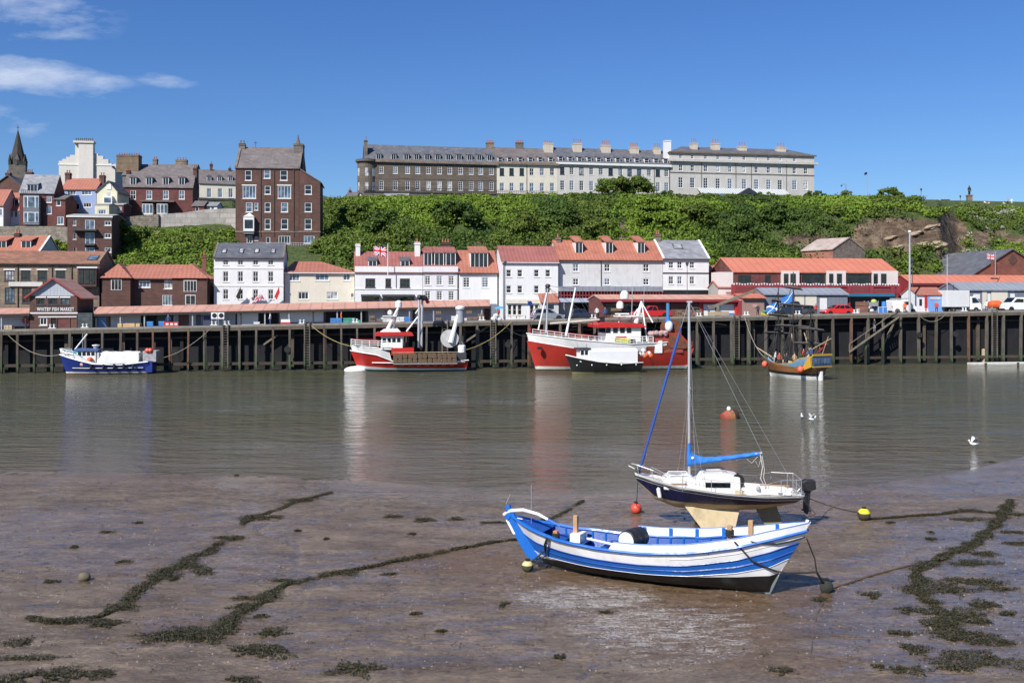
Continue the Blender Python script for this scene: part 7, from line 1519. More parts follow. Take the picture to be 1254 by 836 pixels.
MB().box(px(752), px(769), -.15, .15, zz(385), zz(383.6)).build('radar_scanner', HWHITE, r); MB().tube([(px(757), 0, zz(395)), (px(757), 0, zz(384))], .12, 6).build('scanner_post', HWHITE, r); MB().tube([(px(772), 0, zz(396)), (px(773.5), 0, zz(352))], .05, 5).tube([(px(786), 0, zz(400)), (px(788), 0, zz(350))], .04, 5).build('antenna', ALUM, r)
MB().box(px(731), px(738), -.6, .6, zz(394.4), zz(388)).build('roof_gear', BLACK, r); MB().tube([(px(786), -2, zz(418)), (px(784), -.4, zz(371)), (px(793), -2, zz(395))], .1, 6).build('gantry', HWHITE, r)
BIG = r
# ---- small black boat with white canopy in front
Y0, Y1 = QY(693, -10.5), QY(785, -10.5); a, c = Vector(place(693, Y0)), Vector(place(785, Y1)); L = (c-a).length
r = thing('black_canopy_boat', 'small black hulled boat with a white canopy moored alongside the big trawler', 'fishing boat', tuple(a), QA+.02)
def zz(v): return Z_(v, Y0)
def px(u): return (u-693)/92*L
hl = Hull(I([0, 1], [.9, L*.98]), I([0, 1], [0, L]), I([0, .1, 1], [-.3, -.4, -.4]), I([0, .15, .4, .7, 1], [zz(434.5), zz(438), zz(442.5), zz(445), zz(444)]), I([0, .12, .3, .6, 1], [.04, .9, 1.35, 1.45, 1.1]), I([0, .3, 1], [.95, .45, .35]))
hl.bands([hl.zk, lambda t: .12, hl.zs], ['bottom', 'topsides'], [mat('olive_bottom', (.25, .22, .1), .8), BLACK], r); hl.rail(hl.zs, .07, HWORN, r, 'gunwale', .03); hl.deck(lambda t: hl.zs(t)-.08, HWORN, r)
b = MB(); prof = [(-1.15, zz(444)), (-1.15, zz(430)), (-.85, zz(427.3)), (0, zz(426.4)), (.85, zz(427.3)), (1.15, zz(430)), (1.15, zz(444))]; b.prism(prof, px(719), px(778), 'x'); b.build('canopy', mat('white_canopy', (.74, .74, .74), .5, .05, 1), r)
MB().box(px(708), px(719), -.9, .9, zz(443), zz(427.5)).build('wheelhouse', HWHITE, r, bevel=.04); MB().box(px(705), px(721), -1.05, 1.05, zz(427.4), zz(425.8)).build('wheelhouse_roof', DARKM, r)
for u in (709, 714): MB().box(px(u), px(u+3.6), -.93, -.905, zz(434), zz(428.8)).build('window', G_DARK, r)
MB().tube([(px(708), 0, zz(426)), (px(706.5), 0, zz(420))], .03, 5).tube([(px(718), 0, zz(426)), (px(718), 0, zz(421))], .05, 5).build('antenna', STEEL, r)
b = MB(); 
for x in (780, 784): b.tube([(px(x), -.8, zz(444)), (px(x), -.8, zz(431)), (px(x), .8, zz(431)), (px(x), .8, zz(444))], .05, 5)
b.build('stern_gallows', BLACK, r)
for u, v, m_ in ((786, 434, HWORN), (788.5, 436.5, ORANGE), (791, 434.5, ORANGE), (794, 433.5, mat('float_pink', (.7, .45, .42), .6)), (787, 430, HWORN), (796, 436, ORANGE)): MB().ball((px(u), -.5, zz(v)), .32, 8, 6).build('float', m_, r)
for i in range(5): MB().lathe([(.06, 0), (.09, .05), (.09, .1), (.06, .15)], (px(703+i*18), -1.5, zz(447)), 8).build('deck_light', HWHITE, r)
# ---- small replica sailing ship, seen from its quarter
Yr = 112.5; PX = Yr/F
r = thing('replica_sailing_ship', 'small three masted wooden sailing ship with yellow and blue stern motoring past the quay', 'sailing ship', (X_(1001, Yr), Yr-1.5, 0), rad(119))
# local x runs from stern (0) to bow (L)
L = 8.6
hl = Hull(I([0, .5, 1], [.7, L*.5, L*.93]), I([0, 1], [0, L]), I([0, .1, .5, 1], [-.4, -.6, -.6, -.2]), I([0, .2, .35, .6, .85, 1], [2.75, 2.45, 1.85, 1.65, 1.95, 2.35]), I([0, .15, .4, .7, .9, 1], [1.35, 1.6, 1.75, 1.5, .8, .08]), I([0, .2, .5, 1], [.3, .4, .35, .8]))
hl.bands([hl.zk, lambda t: .42, lambda t: .75, lambda t: I([0, .3, 1], [2.0, 1.52, 1.85])(t)-.12, lambda t: hl.zs(t)-.12, hl.zs], ['white_bottom', 'black_wale', 'varnished_planking', 'blue_band', 'yellow_rail'],
   [HWHITE, BLACK, mat('varnished_planks', (.30, .13, .05), .5, .2, 1, pattern='plank', per=.15), mat('light_blue_band', (.13, .28, .42), .6, .3, 2), mat('ochre_yellow', (.50, .29, .03), .5, .2, 2)], r)
hl.deck(lambda t: hl.zs(t)-.55, WOOD_L, r, 'deck', .02, .98)
b = MB().prism([(-1.4, 1.55), (1.4, 1.55), (1.35, 2.75), (-1.35, 2.75)], -.14, -.06, 'x'); b.build('transom_panel', mat('transom_blue', (.05, .10, .2), .6), r)
MB().box(-.2, -.05, -1.5, 1.5, 2.72, 2.95).box(-.2, -.05, -1.45, 1.45, 1.45, 1.58).build('transom_trim', MATS['ochre_yellow'], r)
for i in range(5): y = -1.1+i*.5; MB().prism([(y, 1.85), (y+.32, 1.85), (y+.32, 2.3), (y+.16, 2.45), (y, 2.3)], -.2, -.145, 'x').build('stern_window', G_BLUE, r)
for sg in (-1, 1): MB().prism([(0, 1.5), (1.1, 1.1), (1.3, 1.3), (.5, 2.5), (.1, 2.6)], sg*1.46-.08, sg*1.46+.08+sg*.1, 'y').build('quarter_scroll', MATS['ochre_yellow'], r)
MB().box(-.1, .35, -.12, .12, -.5, 1.0).build('rudder', HWHITE, r)
MASTS = ((1.6, 8.2, 5), (4.3, 12.2, 7), (6.7, 10.4, 6))
for mx, mh, ym in MASTS:
    b = MB().tube([(mx, 0, 1), (mx, 0, mh*.55), (mx, 0, mh)], [.14, .11, .05], 8); b.build('mast', BLACK if mx != 4.3 else WOOD_D, r)
    MB().box(mx-.3, mx+.3, -.35, .35, mh*.52, mh*.55).build('mast_top', BLACK, r)
    for f, w in ((.48, 2.4), (.68, 1.8), (.84, 1.2)):
        if mx < 2 and f > .7: continue
        ang = rad(70+20*(mx > 5)); dx, dy = math.cos(ang)*w, math.sin(ang)*w
        MB().tube([(mx-dx, -dy, mh*f-.15), (mx, 0, mh*f), (mx+dx, dy, mh*f+.15)], [.04, .07, .04], 6).build('yard', BLACK, r)
        b = MB().tube([(mx-dx*.85, -dy*.85, mh*f-.0), (mx, 0, mh*f+.15), (mx+dx*.85, dy*.85, mh*f+.25)], [.08, .14, .08], 6); b.build('furled_sail', mat('furled_dark', (.10, .09, .08), .9, .3, 4), r)
b = MB()
for mx, mh, ym in MASTS:
    for sg in (-1, 1):
        for k in range(5): b.tube([(mx-.7+k*.35, sg*1.5, 1.9), (mx, sg*.1, mh*.53)], .032, 3)
        for k in range(1, 7): f = k/8; b.tube([(mx-.7*(1-f), sg*(1.5-1.4*f), 1.9+(mh*.53-1.9)*f), (mx+.7*(1-f), sg*(1.5-1.4*f), 1.9+(mh*.53-1.9)*f)], .02, 3)
        b.tube([(mx-.3, sg*1.3, 1.9), (mx, 0, mh*.85)], .03, 3)
for p, q in (((L+1.6, 0, 3.2), (6.7, 0, 10)), ((L+1.6, 0, 3.2), (6.7, 0, 6)), ((L, 0, 2.3), (4.3, 0, 7)), ((6.7, 0, 6), (4.3, 0, 11)), ((4.3, 0, 6), (1.6, 0, 8)), ((0, 0, 3), (1.6, 0, 8)), ((4.3, 0, 2), (1.6, 0, 6)), ((6.7, 0, 9), (4.3, 0, 6))): b.tube([p, q], .036, 3)
b.build('rigging', ROPED, r)
MB().tube([(L*.9, 0, 2.2), (L+1.8, 0, 3.3)], [.11, .05], 7).build('bowsprit', WOOD_L, r); MB().tube([(1.6, 0, 3.3), (-1.4, 0, 4.7)], .06, 6).build('spanker_gaff', WOOD_L, r); MB().tube([(4.6, -.6, 2.1), (6.4, -1.8, 5)], .06, 6).tube([(2, -.6, 2.4), (4.2, -1.6, 5.2)], .06, 6).build('spars', WOOD_L, r)
def cloth(b, p0, p1, p2, p3, n=10, wave=.15, m=0, side=Vector((1, 0, 0))):
    p0, p1, p2, p3 = map(Vector, (p0, p1, p2, p3)); ids = []
    for i in range(n+1):
        for j in range(n+1):
            u, v = i/n, j/n; p = p0.lerp(p1, u).lerp(p3.lerp(p2, u), v); p = p+side*wave*math.sin(u*7+v*2)*u; ids.append(b.pt(p))
    for i in range(n):
        for j in range(n): q = i*(n+1)+j; b.idx((ids[q], ids[q+n+1], ids[q+n+2], ids[q+1]), m if not callable(m) else m((i+.5)/n, (j+.5)/n))
SBL = mat('flag_mid_blue', (.02, .16, .5), .8, .06)
for mx, mz in ((4.3, 9.9), (6.7, 8.9)):
    b = MB(); cloth(b, (mx, 0, mz), (mx+1.5, .3, mz-.7), (mx+1.4, .35, mz-1.6), (mx, 0, mz-1.1), m=lambda u, v: 1 if abs(u-v) < .07 or (mx > 5 and abs(u+v-1) < .1) else 0); o = b.build('blue_flag', [SBL, MATS['flag_white']], r)
b = MB(); cloth(b, (-.9, 0, 4.7), (-.2, .3, 3.6), (.5, .3, 2.9), (-.6, 0, 3.9), m=0); MB().tube([(-.1, 0, 2.9), (-1.0, 0, 4.9)], .04, 5).build('ensign_staff', WOOD_L, r); b.build('red_ensign', mat('ensign_red', (.55, .04, .05), .8), r)
for x, y, z in ((L*.93, .9, 1.4), (1.3, 1.9, 1.2)): MB().ball((x, y, z), .36, 12, 8, (1, 1, 1.1)).build('fender', ORANGE if 0 else mat('fender_red', (.7, .12, .07), .5), r, smooth=True)
M_ = Matrix.Translation(r.location) @ Matrix.Rotation(rad(119), 4, 'Z')
rp = random.Random(9); cols = [cbk, cb_, cr, cw, ct, mat('cloth_grey', (.3, .3, .32), .8)]; nm = ['black', 'navy', 'red', 'white', 'tan', 'grey']
sp_ = [(.8, -.6), (.9, .7), (1.9, .8), (2.6, -.5), (3.2, .9), (3.9, .2), (4.8, .8), (5.5, -.2), (5.9, .6), (7.0, .1)]
wh = ['at the stern rail left side', 'at the stern rail right side', 'beside the rear mast', 'amidships behind the rear mast', 'at the near rail amidships', 'under the main mast', 'at the rail before the main mast', 'near the forward mast', 'at the rail by the forward mast', 'at the bow']
for i, (x, y) in enumerate(sp_):
    z = hl.zs(x/L)-.55; p = M_ @ Vector((x, y, z)); person('passenger in %s top %s of the small sailing ship' % (nm[i % 6], wh[i]), tuple(p), rp.uniform(0, 6), cols[i % 6], cbk, scale=.95)
# ---- mooring ropes between quay and boats
def ropeline(name, label, p0, p1, drop, m_=ROPE, r_=.035, cat='rope'):
    p0 = Vector(p0); pts = [p-p0 for p in sag(p0, p1, drop)]; return tag(MB().tube(pts, r_, 5).build(name, m_, None, loc=tuple(p0)), label, cat)
YR = mat('yellow_rope', (.45, .36, .12), .8)
ropeline('mooring_rope', 'yellowish rope from the quay bollard down to the red potting boat bow', WD(378, -.2, .3), W(431, 424, -3), .5, YR); ropeline('mooring_rope', 'yellowish rope from the stern of the potting boat up to the quay', W(571, 428, -3), WD(628, -.2, .2), .6, YR)
ropeline('mooring_rope', 'rope from the blue boat bow to the quay at the far left', W(74, 434, -2.3), WD(4, -.1, .2), 1.2); ropeline('mooring_rope', 'rope from the blue boat stern rising to the quay on the right', W(190, 440, -2.3), WD(262, -.2, .3), .8)
ropeline('mooring_rope', 'long slack rope from the quay toward the bow of the sailing ship', WD(912, -.3, 0), (X_(953, 117), 117, Z_(437, 117)), 2.2, ROPE, .04); ropeline('hanging_rope', 'slack rope looping below the quay edge under the blue kiosk', WD(1124, -.4, 0), WD(1159, -.4, 0), 1.1); ropeline('mooring_rope', 'thin rope from the trawler bow up to the quay edge', W(646, 412, -4), WD(612, -.2, .2), .5, ROPED)
# extra gear that clutters the quay edge: tyres, more ropes, fish boxes and railings
tyr = None
for u, v in ((214, 432), (352, 428), (480, 425), (622, 422), (716, 417), (868, 414), (946, 413), (1126, 410), (1170, 409)):
    p = W(u, v, -.5)
    if tyr is None: tyr = tag(MB().lathe([(.22, -.1), (.38, -.11), (.42, 0), (.38, .11), (.22, .1)], n=14, axis='y').build('fender_tyre', RUBBER, None, loc=tuple(p), rz=QA), 'black tyre hung as a fender on the quay piles', 'tyre', 'tyres hung on the quay face')
    else: o = tyr.copy(); COL.objects.link(o); o.location = p
FB = None; FBM = [mat('box_blue', (.05, .2, .5), .6), mat('box_white', (.6, .6, .58), .6), mat('box_green', (.06, .3, .2), .6)]
rb_ = random.Random(6)
for u0, n, k in ((184, 3, 0), (300, 4, 1), (408, 5, 0), (424, 3, 2), (470, 4, 1), (498, 3, 0), (556, 3, 1), (770, 3, 1), (866, 3, 2), (888, 2, 0), (1046, 3, 1)):
    for i in range(n):
        for j in range(rb_.randint(1, 3)):
            p = WD(u0+i*7.2, 1.6, .3*j+.02)
            o = MB().prism([(-.34, 0), (.34, 0), (.4, .27), (-.4, .27)], -.26, .26, 'y').build('fish_box', FBM[k], None, loc=tuple(p), rz=QA+rb_.uniform(-.15, .15)); tag(o, '%s plastic fish box stacked on the quay edge' % ('blue', 'white', 'green')[k], 'fish box', '%s fish boxes stacked on the quay' % ('blue', 'white', 'green')[k])
ropeline('mooring_rope', 'thin dark rope falling from the quay to the black canopy boat stern', WD(806, -.2, .2), W(786, 436, -10), .4, ROPED)
for i, (u, t_, c_, l_, lb) in enumerate(((206, 2.6, cb_, cbk, 'person in navy near the red barrier on the quay'), (331, 3, cw, cb_, 'person in white at the dark market opening'), (418, 3, ORANGE, cbk, 'fish worker in orange at the wide dark market opening'), (611, 4, cr, cb_, 'person in red walking past the blue parasol'), (731, 7, cw, cbk, 'person in white under the grey balcony'), (868, 3, cb_, ct, 'person in navy before the white doors of the red building'), (928, 3, cbk, cb_, 'person in black by the brown hut'), (1064, 4, cw, ct, 'person in white under the red balcony'), (1147, 1.6, cr, cbk, 'person in red before the blue kiosk front'), (1208, 5, cw, cb_, 'person in white by the cream hut panels'))):
    person(lb, tuple(WD(u, t_)), rb_.uniform(0, 6), c_, l_)
# ---------------------------------------------------------------- the yacht on the mud
Yb = 38.6; zk0 = float(mud_z(np.array([7.5]), np.array([Yb]))[()][0])-.05
ang = rad(-3)
r = thing('sailing_yacht', 'small sailing yacht with navy hull and cream keels standing on the wet mud', 'yacht', (X_(777, Yb+.3), Yb+.3, zk0), ang)
r.scale = (.933, 1, 1)
YZ = lambda v: Z_(v, Yb)-zk0
L = 6.75; t_ = np.linspace(0, 1, 9)
hl = Hull(I([0, .12, .3, 1], [.1, 1.0, 2.0, L-.35]), I([0, 1], [0, L]), I([0, .1, .25, .5, .8, 1], [1.75, 1.02, .72, .62, .70, .92]), I([0, .25, .5, .75, 1], [1.95, 1.6, 1.4, 1.28, 1.26]), I([0, .1, .3, .6, .85, 1], [.03, .5, .98, 1.12, 1.0, .82]), I([0, .1, .4, 1], [1.05, .75, .5, .42]))
CREAMK = mat('cream_antifoul', (.50, .40, .24), .75, .12, 1.2, streak=.3, stain=(.25, .19, .1), stain_amt=.6)
nb = I([0, .1, .2, .5, .8, 1], [1.76, 1.18, 1.04, .98, 1.01, 1.07])
hl.bands([hl.zk, nb, lambda t: hl.zs(t)-.10, lambda t: hl.zs(t)-.075, hl.zs], ['cream_bottom', 'navy_topsides', 'cove_line', 'sheer_strip'], [CREAMK, NAVY, HWHITE, NAVY], r)
DK = mat('yacht_deck', (.60, .57, .51), .6, .08, 2, stain=(.48, .36, .27), stain_amt=.6)
tr = I([0, 1], [.09, .09]); hb = Hull(hl.xk, hl.xs, hl.zk, lambda t: hl.zs(t)+.10, hl.b, hl.a); hb.bands([hl.zs, hb.zs], ['toe_rail'], [HWHITE], r, off=.005); hl.deck(lambda t: hl.zs(t)+.03, DK, r, 'deck', 0, 1, .02)
hl.rail(lambda t: hl.zs(t)-.01, .022, BLACK, r, 'rubbing_band', .015)
# keels and skeg
for sg in (-1, 1):
    b = MB(); o_ = [(2.15, .75), (4.25, .75), (3.98, .0), (2.72, .0)]; y0 = sg*.45
    top = [(x, y0-.11, z) for x, z in o_[:2]]; 
    P = [(2.05, y0*.7, .82), (4.3, y0*.7, .82), (4.02, y0*1.5, .0), (2.72, y0*1.5, .0)]
    A_ = [(p[0], p[1]-.09+(.02 if p[2] < .1 else 0), p[2]) for p in P]; B_ = [(p[0], p[1]+.09, p[2]) for p in P]
    b.face(A_); b.face(B_[::-1])
    for i in range(4): b.face([A_[i], B_[i], B_[(i+1) % 4], A_[(i+1) % 4]])
    b.build('bilge_keel', CREAMK, r, bevel=.03)
MB().prism([(4.95, .82), (5.85, .85), (6.15, .02), (5.4, .02)], -.07, .07, 'y').build('skeg_rudder', mat('keel_olive', (.25, .21, .12), .8, .2, 1, streak=.3), r, bevel=.02)
# coachroof
cr_ = [(1.15, 1.72), (1.3, 1.95), (2.35, 1.98), (2.42, 1.88), (2.6, 1.88), (2.75, 2.12), (3.75, 2.14), (4.28, 2.02), (4.32, 1.30), (1.15, 1.5)]
b = MB(); sideloft(b, cr_, lambda z: .66-.12*max(0, z-1.5)); b.build('coachroof', mat('coachroof_white', (.68, .67, .63), .5, .08, 2, stain=(.5, .45, .36), stain_amt=.4, streak=.2), r, bevel=.05, smooth=True)
MB().box(2.85, 3.85, -.665, -.6, 1.62, 1.80).build('cabin_window', G_DARK, r); MB().box(2.85, 3.85, .6, .665, 1.62, 1.80).build('cabin_window', G_DARK, r); MB().box(1.45, 2.1, -.67, -.6, 1.72, 1.76).build('vent_strip', mat('teak', (.35, .2, .1), .7), r)
for y in (-.4, .4): MB().tube([(2.8, y, 2.12), (2.85, y, 2.2), (3.7, y, 2.21), (3.8, y, 2.13)], .02, 6).build('grab_rail', mat('teak', (.35, .2, .1), .7), r)
for y in (-.4, .4): MB().tube([(1.4, y, 1.96), (1.45, y, 2.03), (2.2, y, 2.04), (2.25, y, 1.97)], .02, 6).build('grab_rail', HWHITE, r)
MB().box(3.0, 3.6, -.3, .3, 2.13, 2.18).build('sliding_hatch', HWHITE, r, bevel=.02); MB().box(1.5, 1.95, -.25, .25, 1.96, 2.01).build('fore_hatch', G_PALE, r)
MB().box(4.29, 4.345, -.3, .3, 1.40, 2.0).build('companionway', BLACK, r); b = MB(); b.lathe([(.20, -.04), (.27, -.045), (.27, .045), (.20, .04)], (4.18, -.55, 1.85), 18, axis='y'); b.build('horseshoe_buoy', BLACK, r)
MB().box(4.05, 4.4, -.85, -.72, 1.40, 1.53).build('rope_bundle', mat('tan_rope', (.5, .4, .25), .9, .2, 8), r)
# cockpit: side coamings round a well
for sg in (-1, 1): MB().prism([(4.32, 1.33), (4.32, 1.62), (6.3, 1.5), (6.35, 1.33)], sg*.52-.04, sg*.52+.04, 'y').build('coaming', HWHITE, r)
MB().box(4.4, 6.2, -.46, .46, 1.32, 1.345).build('cockpit_sole', DK, r); MB().tube([(5.2, .1, 1.6), (6.4, 0, 1.58)], .03, 6).build('tiller', mat('teak', (.35, .2, .1)), r); MB().lathe([(.10, 0), (.08, .08), (.05, .12)], (5.0, -.6, 1.55), 10).build('winch', STEEL, r); MB().lathe([(.16, 0), (.16, .03), (.1, .04)], (5.9, -.45, 1.38), 12).build('deck_fitting', DARKM, r)
# mast, boom, sails
mx = 2.27; mt = YZ(370.5)
MB().tube([(mx, 0, 1.9), (mx, 0, mt)], [.062, .055], 10).build('mast', ALUM, r, smooth=True); MB().box(mx-.1, mx+.12, -.05, .05, mt, mt+.07).build('masthead', ALUM, r)
bx0, bz0, bx1, bz1 = mx+.06, YZ(567.5), 5.28, YZ(554.5)
MB().tube([(bx0, 0, bz0), (bx1, 0, bz1)], .04, 8).build('boom', ALUM, r)
b = MB(); n = 24; rings = []
for i in range(n+1):
    f = i/n; x = bx0-.14+(bx1-.12-bx0+.14)*f; zc = bz0+(bz1-bz0)*f; hgt = .09+.48*math.exp(-f*9)+.09*math.exp(-f*2.5); wd = .11+.03*math.sin(i*1.3)-.04*f; ring = []
    for j in range(12):
        a_ = 2*math.pi*j/12; ring.append(b.pt((x+.008*math.sin(j*2+i), wd*math.cos(a_)*(1-.3*max(0, math.sin(a_))), zc-.05+(hgt if math.sin(a_) > 0 else .07)*math.sin(a_)+.012*math.sin(i*2.2+j))))
    rings.append(ring)
for i in range(n):
    for j in range(12): b.idx((rings[i][j], rings[i][(j+1) % 12], rings[i+1][(j+1) % 12], rings[i+1][j]))
b.idx(rings[0][::-1]); b.idx(rings[-1]); SC_ = mat('sail_cover_blue', (.02, .17, .55), .7, .15, 3, bump=.3); b.build('sail_cover', SC_, r, smooth=True)
MB().tube([(mx+.0, -.01, bz0-.1), (mx, 0, bz0+.78)], [.09, .07], 8).build('mast_boot', SC_, r, smooth=True); MB().lathe([(.01, 0), (.055, 0), (.055, .01)], (mx+.12, -.14, bz0+.22), 10, axis='y').build('sail_badge', HWHITE, r)
# furled jib on the forestay
fx_, fz_ = .22, 2.15; hx_, hz_ = mx-.05, mt-.05
P = [Vector((fx_, 0, fz_)).lerp(Vector((hx_, 0, hz_)), i/14) for i in range(15)]
MB().tube(P[:13], [.03]+[.055+.012*math.sin(i*2) for i in range(1, 12)]+[.025], 8).build('furled_jib', mat('jib_blue', (.02, .07, .3), .7, .2, 3), r, smooth=True); MB().tube([P[0]-Vector((0.05, 0, .15)), P[-1]], .012, 5).build('forestay', STEEL, r); MB().lathe([(.08, 0), (.09, .03), (.09, .1), (.06, .13)], (.17, 0, 2.02), 10).build('furling_drum', BLACK, r)
b = MB(); b.tube([(hx_+.1, 0, hz_), (bx1, 0, bz1)], .009, 4); b.tube([(hx_+.1, 0, hz_), (6.65, 0, 1.5)], .006, 4)
for sg in (-1, 1):
    b.tube([(mx, 0, mt), (mx+.15, sg*1.0, 1.45)], .007, 4); b.tube([(mx, 0, mt*.62), (mx-.4, sg*.98, 1.5)], .006, 4); b.tube([(mx, 0, mt*.62), (mx+.5, sg*1.0, 1.45)], .006, 4)
b.build('standing_rigging', STEEL, r)
MB().tube([(mx, -.5, mt*.62), (mx, .5, mt*.62)], .02, 5).build('spreader', ALUM, r)
MB().tube([(.0, -.0, 2.2), (-.25, 0, 2.32)], .02, 5).build('bow_roller', HWHITE, r)
# pulpit, stanchions, pushpit
b = MB(); b.tube([(1.3, -.42, 1.95), (.75, -.42, 2.2), (.1, -.12, 2.36), (-.12, 0, 2.4), (.1, .12, 2.36), (.75, .42, 2.2), (1.3, .42, 1.95)], .016, 6)
for x, y in ((.12, .12), (.7, .4)):
    for sg in (-1, 1): b.tube([(x, sg*y, 2.3 if x < .5 else 2.2), (x+.05, sg*y, 1.85)], .014, 5)
b.build('pulpit', STEEL, r)
b = MB(); b.tube([(5.85, -.93, 1.95), (6.72, -.72, 1.95), (6.74, .72, 1.95), (5.85, .93, 1.95)], .016, 6)
for x, y in ((5.85, .93), (6.5, .78), (6.72, .7)):
    for sg in (-1, 1): b.tube([(x, sg*y, 1.95), (x, sg*y, 1.35)], .014, 5)
b.tube([(5.85, -.93, 1.65), (6.72, -.72, 1.65), (6.74, .72, 1.65)], .01, 5); b.build('pushpit', STEEL, r)
b = MB()
for sg in (-1, 1):
    pts = [(.75, sg*.42, 2.15)]
    for t in (.28, .45, .62, .77):
        p = hl.pt(t, hl.zs(t), sg, -.05); b.tube([(p[0], p[1], p[2]), (p[0], p[1], p[2]+.52)], .012, 5); pts.append((p[0], p[1], p[2]+.52))
    pts.append((5.85, sg*.93, 1.95)); b.tube(pts, .006, 4)
b.build('stanchions_and_lifelines', STEEL, r)
o = MB().lathe([(.02, 0), (.08, .05), (.09, .2), (.08, .38), (.02, .43)], (0, 0, 0), 10).build('fender', HWHITE, r, smooth=True); o.location = (1.0, -.66, 1.18); o.rotation_euler = (0, rad(-12), 0)
WR = mat('white_rope', (.6, .58, .52), .9)
for x0_, x1_, s_, d_ in ((2.6, 3.5, .03, .1), (4.2, 4.3, 0, .0), (5.0, 5.25, 0, .25)): MB().tube([(x0_, -.02, bz0+(bz1-bz0)*.25-s_), ((x0_+x1_)/2, -.02, bz0-.0-d_+.12), (x1_, -.02, bz0+(bz1-bz0)*.6)], .01, 4).build('reef_line', WR, r)
b = MB(); b.tube([(5.2, 0, bz1-.05), (5.3, 0, 2.3), (5.22, 0, 1.85), (5.42, 0, 1.5)], .018, 5); b.tube([(5.28, 0, bz1-.1), (5.38, 0, 2.2), (5.34, 0, 1.9), (5.5, 0, 1.45)], .014, 5); b.tube([(4.6, 0, bz1-.2), (4.85, 0, bz1-.4), (5.1, 0, bz1-.15)], .01, 4); b.build('mainsheet', mat('white_rope', (.6, .58, .52), .9), r)
# outboard
m_ = thing('outboard_motor', 'black outboard motor tilted on the stern bracket of the yacht', 'outboard motor', tuple((Matrix.Translation(r.location) @ Matrix.Rotation(ang, 4, 'Z')) @ Vector((6.62, -.05, .0))), ang)
MB().prism([(-.22, 1.45), (-.2, 1.78), (-.05, 1.86), (.30, 1.84), (.34, 1.5), (.1, 1.4)], -.16, .16, 'y').build('engine_cowl', BLACK, m_, bevel=.04); MB().prism([(-.1, 1.45), (.15, 1.42), (.08, .62), (.02, .5), (-.08, .55), (-.14, .7)], -.06, .06, 'y').build('leg', BLACK, m_, bevel=.02); MB().tube([(-.2, 0, .68), (.18, 0, .66)], [.03, .06], 8).box(.12, .15, -.02, .02, .5, .82).box(.12, .15, -.15, .15, .63, .69).build('propeller', DARKM, m_); MB().box(-.5, -.1, -.12, .12, 1.2, 1.35).tube([(-.5, .1, 1.2), (-.15, .1, 1.55)], .02, 5).tube([(-.5, -.1, 1.5), (-.15, -.1, 1.2)], .02, 5).build('bracket', STEEL, m_)
YACHT = Matrix.Translation(r.location) @ Matrix.Rotation(ang, 4, 'Z') @ Matrix.Diagonal((.933, 1, 1, 1))

# ---------------------------------------------------------------- the blue and white coble
S0, B0 = Vector((X_(629, 32.7), 32.7, 0)), Vector((X_(989, 28.6), 28.6, 0)); d = B0-S0; L = d.length; az = math.atan2(d.y, d.x)
zg = float(mud_z(np.array([4.3]), np.array([30.6]))[0])+.04
r = thing('wooden_coble', 'blue and white striped wooden fishing boat resting on the mud in the foreground', 'rowing boat', (S0.x, S0.y, zg), az); r.rotation_euler = (rad(.3), 0, az)
CB_ = mat('coble_blue', (.012, .13, .50), .35, .08, 1.2, streak=.12, pattern=None); CW_ = mat('coble_white', (.86, .86, .85), .35, .04, 1.2, streak=.10, stain=(.52, .47, .38), stain_amt=.4); CK_ = mat('coble_black_bottom', (.012, .012, .013), .45, .3, 1.2, stain=(.05, .07, .065), stain_amt=.6); CI_ = mat('coble_inside_blue', (.012, .07, .30), .5, .15, 2, streak=.25); CDB = mat('coble_dark_blue', (.01, .06, .33), .35, .08, 1.2)
tt = [0, .08, .2, .35, .5, .65, .8, .92, 1]
zs = I(tt, [1.48, 1.28, 1.10, 1.03, 1.05, 1.18, 1.44, 1.74, 1.95])            # gunwale (rub rail) height
z1 = I(tt, [.96, .82, .715, .665, .675, .79, 1.05, 1.38, 1.60])               # bottom of the white strake
z2 = I(tt, [.46, .38, .355, .355, .37, .45, .64, .90, 1.10])               # bottom of the blue strakes
z3 = I(tt, [.32, .28, .32, .345, .36, .42, .51, .60, .65])                # top of the black bottom
xk = I([0, .1, .5, .9, 1], [.85, 1.25, L*.5, L*.885, L-1.15]); xs_ = I([0, 1], [0, L]); bm_ = I([0, .05, .12, .25, .4, .55, .7, .82, .92, 1], [.04, .33, .66, 1.0, 1.16, 1.18, 1.06, .78, .42, .05]); av = I([0, .1, .3, .6, .8, 1], [1.0, .65, .30, .27, .45, .9]); zkk = I([0, .05, .12, 1], [.28, .12, .02, .0])
hl = Hull(xk, xs_, zkk, zs, bm_, av, 72)
hl.bands([hl.zk, z3, z2, z1, zs], ['black_bottom', 'lower_white_strake', 'blue_strake', 'white_strake'], [CK_, CW_, CB_, CW_], r)
# clinker edges: a thin lapped plank edge along every strake
hl.rail(lambda t: z1(t), .014, CDB, r, 'plank_edge', .012, .005, .995, 72); hl.rail(lambda t: z2(t)+.0, .007, HWHITE, r, 'plank_edge', .014, .005, .995, 72)
hl.rail(lambda t: (z1(t)+z2(t))/2, .008, mat('coble_mid_blue', (.015, .10, .42), .4), r, 'plank_edge', .010, .005, .995, 72); hl.rail(lambda t: (z1(t)*.45+z2(t)*.55) if t > .6 else (z1(t)+z2(t))/2+.001, .014, CDB, r, 'plank_edge', .004, .6, .995, 30)
hl.rail(lambda t: zs(t)*.5+z1(t)*.5, .008, mat('plank_shadow_grey', (.5, .5, .5), .6), r, 'plank_edge', .004, .6, .995, 40)
hl.rail(zs, .045, CB_, r, 'gunwale', .02, 0, 1, 72)
